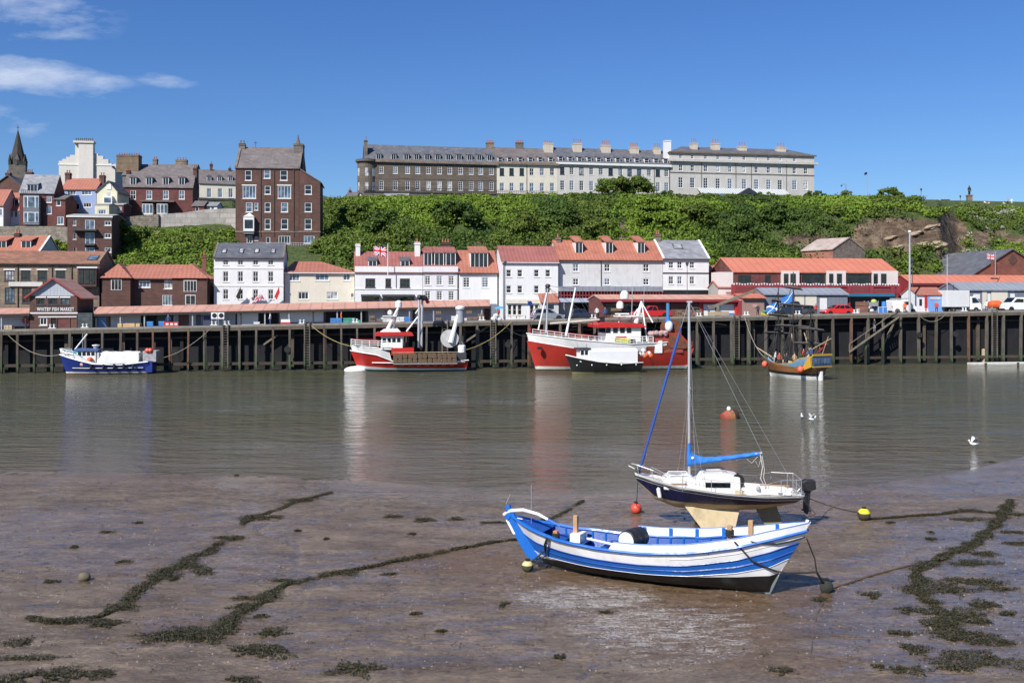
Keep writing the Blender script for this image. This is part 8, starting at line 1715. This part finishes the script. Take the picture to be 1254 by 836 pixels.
# raised washstrake forward
ws = Hull(xk, xs_, zkk, lambda t: zs(t)+.26, lambda t: bm_(t)+.0, av, 50); wsf = lambda t: zs(t)+.26*min(1, max(0, (t-.395)/.02))
b = MB()
for side in (-1, 1):
    pr = None
    for i in range(51):
        t = .395+.60*i/50; p = hl.pt(t, zs(t), side); x, y = p[0], p[1]; f = t; dx = (xs_(t)-xk(t))/max(.2, zs(t)-zkk(t))*.26*.9; up_ = (x+dx*min(1, max(0, t-.6)/.3), y*1.02, wsf(t)); inn = (up_[0], up_[1]-side*.035, up_[2]); lo2 = (x, y-side*.035, zs(t)-.02)
        q = [b.pt((x, y, zs(t))), b.pt(up_), b.pt(inn), b.pt(lo2)]
        if pr:
            for j in range(3): b.idx((pr[j], q[j], q[j+1], pr[j+1]))
        pr = q
b.build('washstrake', CW_, r, smooth=True)
b = MB()
for side in (-1, 1): b.tube([((hl.pt(t, zs(t), side)[0])+(xs_(t)-xk(t))/max(.2, zs(t)-zkk(t))*.26*.9*min(1, max(0, t-.6)/.3), hl.pt(t, zs(t), side)[1]*1.02-side*.015, wsf(t)+.005) for t in np.linspace(.415, .992, 50)], .022, 6)
b.build('washstrake_cap', CB_ if 0 else mat('cap_grey_blue', (.10, .2, .42), .5), r, smooth=True)
# inner skin, frames, floor, thwarts
inn = Hull(xk, xs_, zkk, lambda t: zs(t)-.01, lambda t: max(.02, bm_(t)-.055), av, 50); inn.bands([lambda t: .3+.05*t, lambda t: zs(t)-.01], ['inner_planking'], [CI_], r, t0=.03, t1=.97)
b = MB()
for side in (-1, 1): b.tube([hl.pt(t, zs(t), side, -.07) for t in np.linspace(.05, .96, 50)], .035, 6)
b.build('inwale', CB_, r); hl.deck(lambda t: .36, CI_, r, 'floor_boards', .05, .95, .06)
for i, t in enumerate(np.linspace(.12, .9, 18)):
    for side in (-1, 1):
        P = [hl.pt(t, .34+(zs(t)-.36)*j/6, side, -.085) for j in range(7)]; MB().tube(P, .03, 4).build('frame', CB_, r)
for t in np.linspace(.44, .9, 6):
    for side in (-1, 1): p = hl.pt(t, zs(t), side, -.06); MB().box(p[0]-.05, p[0]+.05, p[1]-.03, p[1]+.03, p[2]-.1, p[2]+.26).build('washstrake_post', CB_, r)
for t, w, m_ in ((.17, .5, CI_), (.245, .22, CW_), (.335, .2, CI_), (.52, .22, CI_), (.64, .24, CW_), (.78, .3, CI_)):
    p = hl.pt(t, zs(t)-.22, 1, -.06); MB().box(p[0]-w/2, p[0]+w/2, -p[1], p[1], zs(t)-.27, zs(t)-.22).build('thwart', m_, r)
p = hl.pt(.13, zs(.13), 1, -.05); b = MB(); pts = [hl.pt(t, zs(t)-.04, s_, -.06) for s_ in (1, -1) for t in ((.01, .05, .09, .13) if s_ > 0 else (.13, .09, .05, .01))]; b.face(pts); b.build('stern_sheet', CI_, r)
b = MB(); pts = [hl.pt(t, zs(t)+.05, s_, -.06) for s_ in (1, -1) for t in ((.86, .9, .94, .98) if s_ > 0 else (.98, .94, .9, .86))]; b.face(pts); b.build('foredeck', CB_, r)
# stems
def keelpt(t, z): p = hl.pt(t, z, 1); return (p[0], 0, p[2])
MB().prism([(xk(0)+.1, .22), (xk(0)+.0, .2), (-.14, 1.55), (-.2, 1.72), (-.02, 1.76), (.06, 1.5)], -.045, .045, 'y').build('sternpost', CB_, r, bevel=.01)
MB().prism([(xk(0)-.02, .26), (-.12, 1.5), (-.34, 1.55), (-.28, 1.36), (.5, .2), (.82, .12)], -.03, .03, 'y').build('rudder', CB_, r, bevel=.008)
MB().prism([(-.2, 1.3), (-.28, 1.82), (-.13, 1.86), (-.06, 1.5)], -.06, .06, 'y').build('rudder_head', CB_, r, bevel=.01)
MB().prism([(-.27, 1.34), (-.19, 1.36), (.08, .92), (.0, .9)], -.034, .034, 'y').build('rudder_stripe', CW_, r)
MB().prism([(L-1.25, -.02), (L-1.08, .02), (L+.05, 2.25), (L-.04, 2.27), (L-.10, 2.0)], -.04, .04, 'y').build('stem', CW_, r, bevel=.01)
MB().prism([(L-1.3, -.03), (L-1.05, .0), (L-.80, .55), (L-.87, .6)], -.043, .043, 'y').build('stem_foot', mat('stem_grey', (.12, .15, .14), .6, .2, 3), r); MB().box(.9, L-1.2, -.05, .05, -.06, .03).build('keel', CK_, r)
# tiller
MB().tube([(-.36, 0, 1.5), (-.1, -.02, 1.66), (.4, -.08, 1.74), (.95, -.12, 1.66), (1.32, -.15, 1.52)], [.05, .06, .055, .05, .04], 8).build('tiller', CW_, r, smooth=True); MB().tube([(1.30, -.15, 1.53), (1.42, -.16, 1.49), (1.75, -.19, 1.36)], [.045, .042, .03], 8).build('tiller_handle', CB_, r, smooth=True)
MB().cyl((.62, .05, 1.2), (.62, .05, 2.55), .010, n=5).build('aerial', STEEL, r); MB().cyl((-.28, 0, 1.85), (-.12, 0, 2.2), .012, n=5).build('small_aerial', STEEL, r)
WN = mat('bollard_wood', (.45, .27, .14), .8, .2, 3, streak=.3)
def cz(t, f=0): return zs(t)
for t, y, h0, h1, m_, nm_ in ((.235, 0, .5, 1.72, WN, 'timber_post'), (.19, -.62, .85, 1.32, mat('orange_wood', (.5, .2, .09), .8, .2, 3), 'mooring_post'), (.775, -.55, 1.2, 2.0, WN, 'mooring_post'), (.83, -.12, 1.1, 2.12, WN, 'mooring_post')):
    x = L*t; MB().box(x-.07, x+.07, y-.07, y+.07, h0, h1).build(nm_, m_, r, bevel=.01)
MB().box(L*.225, L*.262, -.28, .28, .92, 1.18).build('white_box', CW_, r, bevel=.01); MB().tube([(L*.27, .15, .98), (L*.42, -.15, .92)], .04, 6).build('oar', CW_, r)
for x, y, z in ((L*.19, -.62, 1.12), (L*.775, -.55, 1.76)):
    b = MB()
    for k in range(4): b.lathe([(.085, -.03), (.125, -.02), (.125, .02), (.085, .03)], (x, y, z+.05*k-.05), 10)
    b.build('rope_turns', ROPED, r)
CM = Matrix.Translation(r.location) @ r.rotation_euler.to_matrix().to_4x4()
# drums lying in the boat
def drum(name, label, c, ln, rr, az_, endm):
    w = CM @ Vector(c); t = thing(name, label, 'drum', tuple(w), az+az_); MB().lathe([(rr*.9, -ln/2), (rr, -ln/2+.03), (rr, -ln*.2), (rr*1.05, -ln*.17), (rr, -ln*.14), (rr, ln*.14), (rr*1.05, ln*.17), (rr, ln*.2), (rr, ln/2-.03), (rr*.9, ln/2)], n=24, axis='y').build('barrel', mat('black_plastic_drum', (.02, .02, .02), .4, .2, 4), t, smooth=True)
    MB().lathe([(.01, -ln/2-.004), (rr*.88, -ln/2-.004), (rr*.9, -ln/2+.01), (.01, -ln/2+.01)], n=24, axis='y').build('drum_end', endm, t)
    return t
drum('plastic_drum', 'ribbed black drum with a white end lying across the blue and white boat', (L*.445, -.1, 1.2), .85, .31, rad(-14), CW_)
# ---------------------------------------------------------------- buoys, ropes and chains on the mud
def buoy(name, label, u, v, rr, m_, m2=None, sc=1., cat='buoy'):
    x, y, z = mud(u, v); t = thing(name, label, cat, (x, y, z), RND.uniform(0, 6)); b = MB(); b.ball((0, 0, rr*.82), rr, 18, 12, (1, 1, sc)); 
    if m2: b.m = [1 if np.mean([b.v[i][2] for i in f]) < rr*.95 else 0 for f in b.f]
    b.build('float', [m_, m2] if m2 else m_, t, smooth=True); MB().lathe([(.05, 0), (.09, .02), (.09, .05), (.05, .07)], (0, 0, rr*1.75*sc), 8).build('eye', BLACK, t); return x, y, z+rr
rb = buoy('red_buoy', 'round weathered red buoy on the mud under the yacht bow', 779, 628, .23, BUOYR); yb = buoy('yellow_buoy', 'round yellow topped buoy with dark weedy underside right of the yacht', 1058, 636, .25, mat('buoy_yellow', (.72, .62, .02), .5, .12, 4), mat('buoy_weed', (.06, .055, .03), .9, .4, 6, bump=.6)); db = buoy('dark_buoy', 'dark weedy round buoy on the mud at the coble bow rope', 1012, 725, .20, mat('buoy_dark', (.035, .04, .03), .9, .4, 6, bump=.8)); ob = buoy('cream_buoy', 'pale yellow buoy hanging by the stern of the coble', 646, 699, .19, mat('buoy_cream', (.55, .48, .22), .6, .2, 4), mat('buoy_weed', (.06, .055, .03)))
def rope(name, label, pts, r_=.02, m_=ROPED, cat='rope'):
    p0 = Vector(pts[0]); return tag(MB().tube([Vector(p)-p0 for p in pts], r_, 6).build(name, m_, None, smooth=True, loc=tuple(p0)), label, cat)
def C(x, y, z): return CM @ Vector((x, y, z))
hd = lambda t, z, off=.04: CM @ Vector(hl.pt(t, z, -1, off))
rope('bow_rope', 'black rope from the fore post across the coble bow planks to the stem', [C(L*.775, -.62, 1.75), C(L*.80, -.72, 1.74), hd(.86, 1.60), hd(.92, 1.58), hd(.97, 1.66), C(L-.2, -.12, 1.72), C(L-.08, .02, 1.75)], .022)
pw = Vector(mud(1005, 712)); pw = Vector((X_(1000, 28.9), 28.9, Z_(700, 28.9)))
rope('bow_rope', 'black rope slanting down the coble bow and out to the dark buoy', [C(L*.775, -.62, 1.72), hd(.80, 1.6), hd(.85, 1.05), hd(.9, .82), hd(.96, .72), C(L-.55, -.12, .7), tuple(pw+Vector((-.3, 0, -.02))), tuple(pw)], .026)
rope('bow_rope', 'black rope from the top of the coble stem down to the rope junction', [C(L-.02, -.02, 1.72), tuple(Vector(C(L, 0, 1.2))*.5+pw*.5+Vector((.08, 0, .15))), tuple(pw)], .02); rope('bow_rope', 'short thick rope from the rope junction to the dark buoy', [tuple(pw), tuple(pw.lerp(Vector(db), .5)-Vector((0, 0, .04))), tuple(db)], .034)
rope('stern_rope', 'black rope from the aft post down the coble side to the pale buoy', [C(L*.19, -.66, 1.1), hd(.165, 1.12), hd(.14, .85), hd(.125, .6), tuple(ob)], .03); rope('stern_rope', 'second thinner rope down the coble stern side', [C(L*.19, -.66, 1.05), hd(.175, 1.1), hd(.155, .8), hd(.13, .5), (ob[0]+.1, ob[1], ob[2]-.1)], .02)
p = YACHT @ Vector((.15, 0, 1.9)); rope('anchor_rope', 'thin rope hanging from the yacht bow to the red buoy', [tuple(p), ((p.x+rb[0])/2, (p.y+rb[1])/2, .95), rb], .012)
p = YACHT @ Vector((6.7, -.2, 1.35)); rope('stern_rope', 'dark rope from the yacht stern to the yellow buoy', [tuple(q) for q in sag(p, yb, .12)], .02); m1 = Vector(mud(1000, 637)); rope('stern_rope', 'thin dark rope curving from the yacht stern down to the mud', [tuple(p), (p.x+.6, p.y-.3, .6), tuple(m1+Vector((-.6, .0, .06))), tuple(m1+Vector((.2, .1, .03))), (yb[0]-1.4, yb[1]+.1, .45), (yb[0]-.9, yb[1], .75)], .012)
# ---------------------------------------------------------------- mooring buoy out in the water and gulls
Y = H*F/(512-VH); t = thing('mooring_buoy', 'rusty red and black barrel mooring buoy tilted in the water with white floats on top', 'buoy', (X_(895, Y), Y, -.16), rad(20)); t.scale = (.62, .62, .72); t.rotation_euler = (rad(0), rad(-12), rad(20))
b = MB(); b.lathe([(.25, -1.1), (.62, -1.0), (.78, -.4), (.80, .3), (.62, .95), (.3, 1.1)], (0, 0, .35), 18, axis='x'); b.m = [1 if np.mean([b.v[i][0] for i in f]) > .25 else 2 if np.mean([b.v[i][0] for i in f]) < -.55 else 0 for f in b.f]; b.build('barrel', [mat('buoy_orange_rust', (.30, .13, .05), .8, .35, 3, stain=(.22, .04, .03), stain_amt=.8), mat('buoy_black', (.03, .02, .018), .8, .3, 3, stain=(.2, .05, .02), stain_amt=.4), mat('buoy_old_red', (.33, .06, .04), .7, .3, 3, stain=(.2, .12, .07), stain_amt=.7)], t, smooth=True)
MB().ball((-.1, -.2, 1.28), .26, 12, 8).build('white_float', HWHITE, t, smooth=True); b = MB()
for i in range(9): b.ball((.1+i*.1, -.15+.08*math.sin(i*2), 1.12-i*.05), .08, 7, 5)
b.build('rope_heap', mat('pale_weedy_rope', (.5, .46, .36), .9, .4, 6), t)
def gull(label, u, v, rz, up=0, wings=0):
    Y = H*F/(v-VH); t = thing('gull', label, 'gull', (X_(u, Y), Y, up), rz); W_ = mat('gull_white', (.8, .8, .78), .7, .03); Gm = mat('gull_grey', (.38, .4, .42), .7, .05)
    b = MB(); b.tube([(-.30, 0, .14), (-.2, 0, .11), (0, 0, .08), (.14, 0, .12), (.2, 0, .2), (.22, 0, .26)], [.02, .07, .11, .085, .055, .05], 10); b.ball((.235, 0, .285), .058, 10, 7, (1.15, 1, 1)); b.build('body', W_, t, smooth=True)
    MB().tube([(.28, 0, .28), (.35, 0, .265)], [.018, .006], 6).build('beak', YELL, t)
    for sg in (-1, 1):
        if wings: w = MB().prism([(-.12, .0), (.1, .02), (.08, .28), (-.02, .62), (-.14, .58), (-.16, .25)], .12, .145, 'z').build('wing', Gm if sg > 0 else W_, t); w.scale = (1, sg, 1); w.rotation_euler = (sg*rad(38), 0, 0)
        else: MB().ball((-.06, sg*.075, .12), .09, 8, 6, (2.3, .45, .75)).build('wing', Gm, t, smooth=True)
    return t
gull('white gull sitting on the water left of a second gull', 982, 511.5, rad(80)); gull('white gull on the water with wings half raised, right of its neighbour', 995, 514.5, rad(10), wings=1); gull('lone white gull with raised wings by the right hand shore', 1192, 545, rad(170), wings=1)
# ---------------------------------------------------------------- seaweed and stones
WEEDM, nt, b = _nt('seaweed'); nt.links.new(mixc(nt, nd(nt, 'ShaderNodeNewGeometry').outputs['Random Per Island'], (.010, .009, .005), (.062, .056, .020)), b.inputs['Base Color']); b.inputs['Roughness'].default_value = .65
def inside(px_, py_, poly):
    c = False; n = len(poly); j = n-1
    for i in range(n):
        if (poly[i][1] > py_) != (poly[j][1] > py_) and px_ < (poly[j][0]-poly[i][0])*(py_-poly[i][1])/(poly[j][1]-poly[i][1]+1e-9)+poly[i][0]: c = not c
        j = i
    return c
def weed_quads(C_, size, hgt):
    n = len(C_); C_ = np.array(C_); nrm = NR.normal(scale=.55, size=(n, 3)); nrm[:, 2] = 1; nrm /= np.linalg.norm(nrm, axis=1)[:, None]
    t = np.cross(nrm, NR.normal(size=(n, 3))); t /= np.linalg.norm(t, axis=1)[:, None]; w = np.cross(nrm, t); s = size*(.5+NR.rand(n))[:, None]; C_ = C_+np.array([0, 0, 1])*(NR.rand(n)**1.5*hgt)[:, None]
    return np.stack([C_-t*s, C_-w*s*.35, C_+t*s, C_+w*s*.35], 1).reshape(-1, 3)
def band_pts(path, dens):
    """path of (u, v, half width in px) on the mud"""
    out = []
    P = [(Vector(mud(u, v)), w) for u, v, w in path]
    for (a, wa), (c, wc) in zip(P[:-1], P[1:]):
        d = c-a; ln = d.length; n = int(ln*dens*1.6)
        for _ in range(n):
            f = RND.random(); q = a.lerp(c, f); w = (wa+(wc-wa)*f)*q.y/F; w *= max(.12, .75+1.5*mn.noise(Vector((q.x*1.1, q.y*1.1, 0)))+.6*mn.noise(Vector((q.x*4, q.y*4, 3))))
            if RND.random() > .35+1.6*(mn.noise(Vector((q.x*1.7, q.y*1.7, 5)))+.32): continue
            g = RND.gauss(0, .6)+1.3*mn.noise(Vector((q.x*.9+9, q.y*.9, 7))); nx = Vector((-d.y, d.x, 0)).normalized(); q = q+nx*g*w*1.6+Vector((RND.gauss(0, .05), RND.gauss(0, .05), 0)); out.append([q.x, q.y, 0])
    A_ = np.array(out); A_[:, 2] = mud_z(A_[:, 0], A_[:, 1])+.01; return A_
def weed_line(name, label, path, dens=900, hgt=.09):
    hgt *= .45
    A_ = band_pts(path, dens); o = leaf_obj(name, weed_quads(A_, .03, hgt), WEEDM); return tag(o, label, 'seaweed line')
weed_line('seaweed_chain', 'long seaweed covered chain running from the left foreground up toward the middle of the mud', [(32, 757, 3), (70, 762, 5), (120, 756, 7), (150, 742, 6), (170, 722, 6), (205, 700, 7), (235, 686, 8), (262, 668, 5), (290, 657, 2)], 1300, .13)
weed_line('seaweed_chain', 'shorter seaweed strip beyond the left chain near the water', [(296, 642, 4), (310, 634, 4), (340, 624, 3), (358, 617, 1.5), (375, 611, 3), (405, 603, 1.2)], 900, .1)
weed_line('seaweed_chain', 'seaweed covered chain curving from the lower left to the coble stern', [(175, 787, 3), (215, 776, 7), (250, 782, 9), (275, 772, 9), (292, 752, 6), (325, 735, 7), (350, 715, 6), (400, 704, 4.5), (450, 695, 3.6), (500, 684, 3), (560, 672, 2), (600, 665, 1.6), (636, 661, 1.4)], 1300, .13)
weed_line('seaweed_chain', 'thin dark seaweed strip beyond the coble stern', [(590, 640, 1.5), (616, 640, 2.5), (655, 640, 3), (680, 634, 3), (700, 622, 1.4), (716, 612, 2)], 700, .07)
weed_line('seaweed_chain', 'weedy chain rising from the yellow buoy to the right hand shore', [(1066, 636, 1.5), (1110, 632, .9), (1150, 630, 1.2), (1185, 625, 3), (1215, 628, 5), (1262, 630, 5)], 900, .12)
weed_line('seaweed_chain', 'broad weedy strip running down the right hand mud', [(1238, 612, 3), (1228, 630, 5), (1210, 650, 2), (1195, 664, 6), (1175, 674, 7), (1150, 684, 4), (1125, 696, 4.5), (1122, 712, 6), (1132, 735, 6), (1150, 748, 8), (1158, 768, 8), (1165, 784, 8)], 1900, .13)
b = []
rope('ground_chain', 'rusty chain leading from the dark buoy to the weedy strip', [Vector(mud(u, v))+Vector((0, 0, .03)) for u, v in ((1018, 722), (1035, 716), (1065, 706), (1090, 699), (1118, 692))], .03, mat('chain_brown', (.09, .06, .045), .9, .4, 8), 'chain')
rope('ground_rope', 'faint buried rope running from the dark buoy toward the bottom', [Vector(mud(u, v))+Vector((0, 0, .0)) for u, v in ((1008, 738), (1000, 752), (996, 775), (993, 800))], .02, mat('buried_rope', (.09, .07, .06), .9), 'rope')
patches = [(348, 711, 22, 1.6), (305, 733, 22, 2.6), (225, 779, 52, 6), (240, 772, 34, 5), (320, 795, 42, 5), (90, 760, 40, 3.5), (235, 694, 16, 3), (276, 658, 16, 1.8), (322, 634, 26, 2.6), (372, 612, 20, 1.8), (200, 706, 22, 3.5), (150, 744, 20, 4), (300, 742, 22, 5), (420, 702, 26, 1.8), (26, 787, 16, 5), (70, 826, 40, 10), (20, 832, 30, 8), (120, 825, 28, 6), (32, 806, 40, 3), (318, 797, 38, 9), (333, 775, 22, 6), (262, 776, 26, 10), (432, 820, 38, 8), (295, 832, 22, 4), (150, 688, 11, 1.6), (62, 712, 8, 2), (213, 709, 6, 2), (62, 760, 22, 2), (250, 700, 14, 3.5), (130, 764, 24, 5), (320, 754, 9, 2),
    (480, 633, 14, 2), (520, 637, 14, 2.5), (560, 636, 10, 2), (505, 654, 5, 1), (478, 703, 9, 1.2), (510, 752, 7, 1.5), (617, 740, 6, 3.5), (685, 805, 7, 3), (540, 773, 6, 1.5), (742, 750, 8, 1),
    (1067, 729, 13, 4.5), (1005, 735, 8, 3), (1190, 690, 28, 4), (1205, 678, 18, 2.5), (1180, 711, 32, 4), (1210, 714, 24, 4), (1160, 722, 28, 7), (1205, 740, 26, 5), (1175, 752, 34, 8), (1145, 765, 22, 6), (1120, 748, 24, 4.5), (1103, 776, 18, 4), (1120, 795, 18, 7), (1175, 776, 36, 8), (1190, 783, 34, 7), (1228, 787, 20, 4), (1195, 808, 44, 11), (1168, 817, 20, 6), (1108, 820, 28, 5), (1226, 721, 24, 2.5), (1200, 762, 20, 3), (1235, 752, 14, 2), (1090, 640, 6, 1), (1140, 660, 8, 1.4), (1245, 665, 18, 2), (1185, 636, 22, 2.5), (1240, 652, 20, 2), (1140, 652, 4, 1), (960, 821, 14, 5), (1075, 816, 8, 2), (745, 600, 8, 1.5), (290, 582, 3, .8), (1213, 566, 6, .8), (905, 588, 20, .8), (860, 597, 3, .6), (130, 652, 8, .8), (170, 640, 6, .6), (365, 650, 5, 1), (400, 660, 5, 1), (92, 670, 6, 1)]
A_ = []
for u, v, ru, rv in patches:
    x, y, z = mud(u, v); wx = ru*y/F; Yn, Yf = H*F/(v+rv-VH), H*F/(v-rv-VH); wy = (Yf-Yn)/2; n = min(int(300+4600*wx*wy), 9000)
    sd = RND.random()*50
    for _ in range(n):
        a, q = RND.uniform(0, 6.283), RND.random()**.5; k_ = .9+.95*mn.noise(Vector((math.cos(a)*1.6+sd, math.sin(a)*1.6, sd)))+.6*mn.noise(Vector((math.cos(a)*4+sd, math.sin(a)*5, sd))); A_.append((x+math.cos(a)*q*wx*k_, y+math.sin(a)*q*wy*k_, 0))
A_ = np.array(A_); A_[:, 2] = mud_z(A_[:, 0], A_[:, 1])+.01
tag(leaf_obj('seaweed', weed_quads(A_, .03, .045), WEEDM), 'dark olive seaweed clumps scattered over the mud', 'seaweed', kind='stuff')
# scattered specks of weed and small stones over the flat
n = 2600; U = NR.uniform(-20, 1274, n); V = 585+250*NR.rand(n)**1.3; A_ = []
for i in range(n):
    Y = (H-.1)*F/(V[i]-VH); X = X_(U[i], Y)
    if float(np.interp(X, SHX, SHY)) < Y+1: continue
    for _ in range(RND.choice([1, 2, 3, 6])): A_.append((X+RND.gauss(0, .05), Y+RND.gauss(0, .04), 0))
A_ = np.array(A_); A_[:, 2] = mud_z(A_[:, 0], A_[:, 1])+.004; tag(leaf_obj('seaweed_specks', weed_quads(A_, .03, .02), WEEDM), 'tiny dark specks of weed strewn over the mud', 'seaweed', kind='stuff')
bs = MB(); rs_ = random.Random(2)
for i in range(1500):
    u = rs_.uniform(-10, 1264); v = 600+230*rs_.random(); Y = (H-.1)*F/(v-VH); X = X_(u, Y)
    if float(np.interp(X, SHX, SHY)) < Y+1: continue
    z = float(mud_z(np.array([X]), np.array([Y]))[0]); s_ = rs_.uniform(.012, .035); a = rs_.uniform(0, 3)
    c, q = math.cos(a)*s_, math.sin(a)*s_; base = [(X+c*1.3, Y+q*1.3, z-.005), (X-q, Y+c, z-.005), (X-c*1.2, Y-q*1.2, z-.005), (X+q*.9, Y-c*.9, z-.005)]; tp = [(X+c*.5, Y+q*.5, z+s_*.7), (X-q*.5, Y+c*.5, z+s_*.8), (X-c*.5, Y-q*.5, z+s_*.7)]
    bs.face(tp); bs.face([base[0], base[1], tp[1], tp[0]]); bs.face([base[1], base[2], tp[2], tp[1]]); bs.face([base[2], base[3], tp[0], tp[2]]); bs.face([base[3], base[0], tp[0]])
tag(bs.build('pebbles', mat('pebbles', (.22, .19, .17), .8, .4, 2)), 'small pale pebbles and shells on the mud', 'pebbles', kind='stuff')
x, y, z = mud(103, 710); t = tag(MB().ball((0, 0, .09), .17, 12, 8, (1.15, .9, .8), jit=.18).build('boulder', mat('boulder', (.16, .14, .09), .9, .3, 5, stain=(.08, .08, .03), stain_amt=.7, bump=.6), None, smooth=True, loc=(x, y, z)), 'single tan boulder lying on the mud at the left', 'rock')
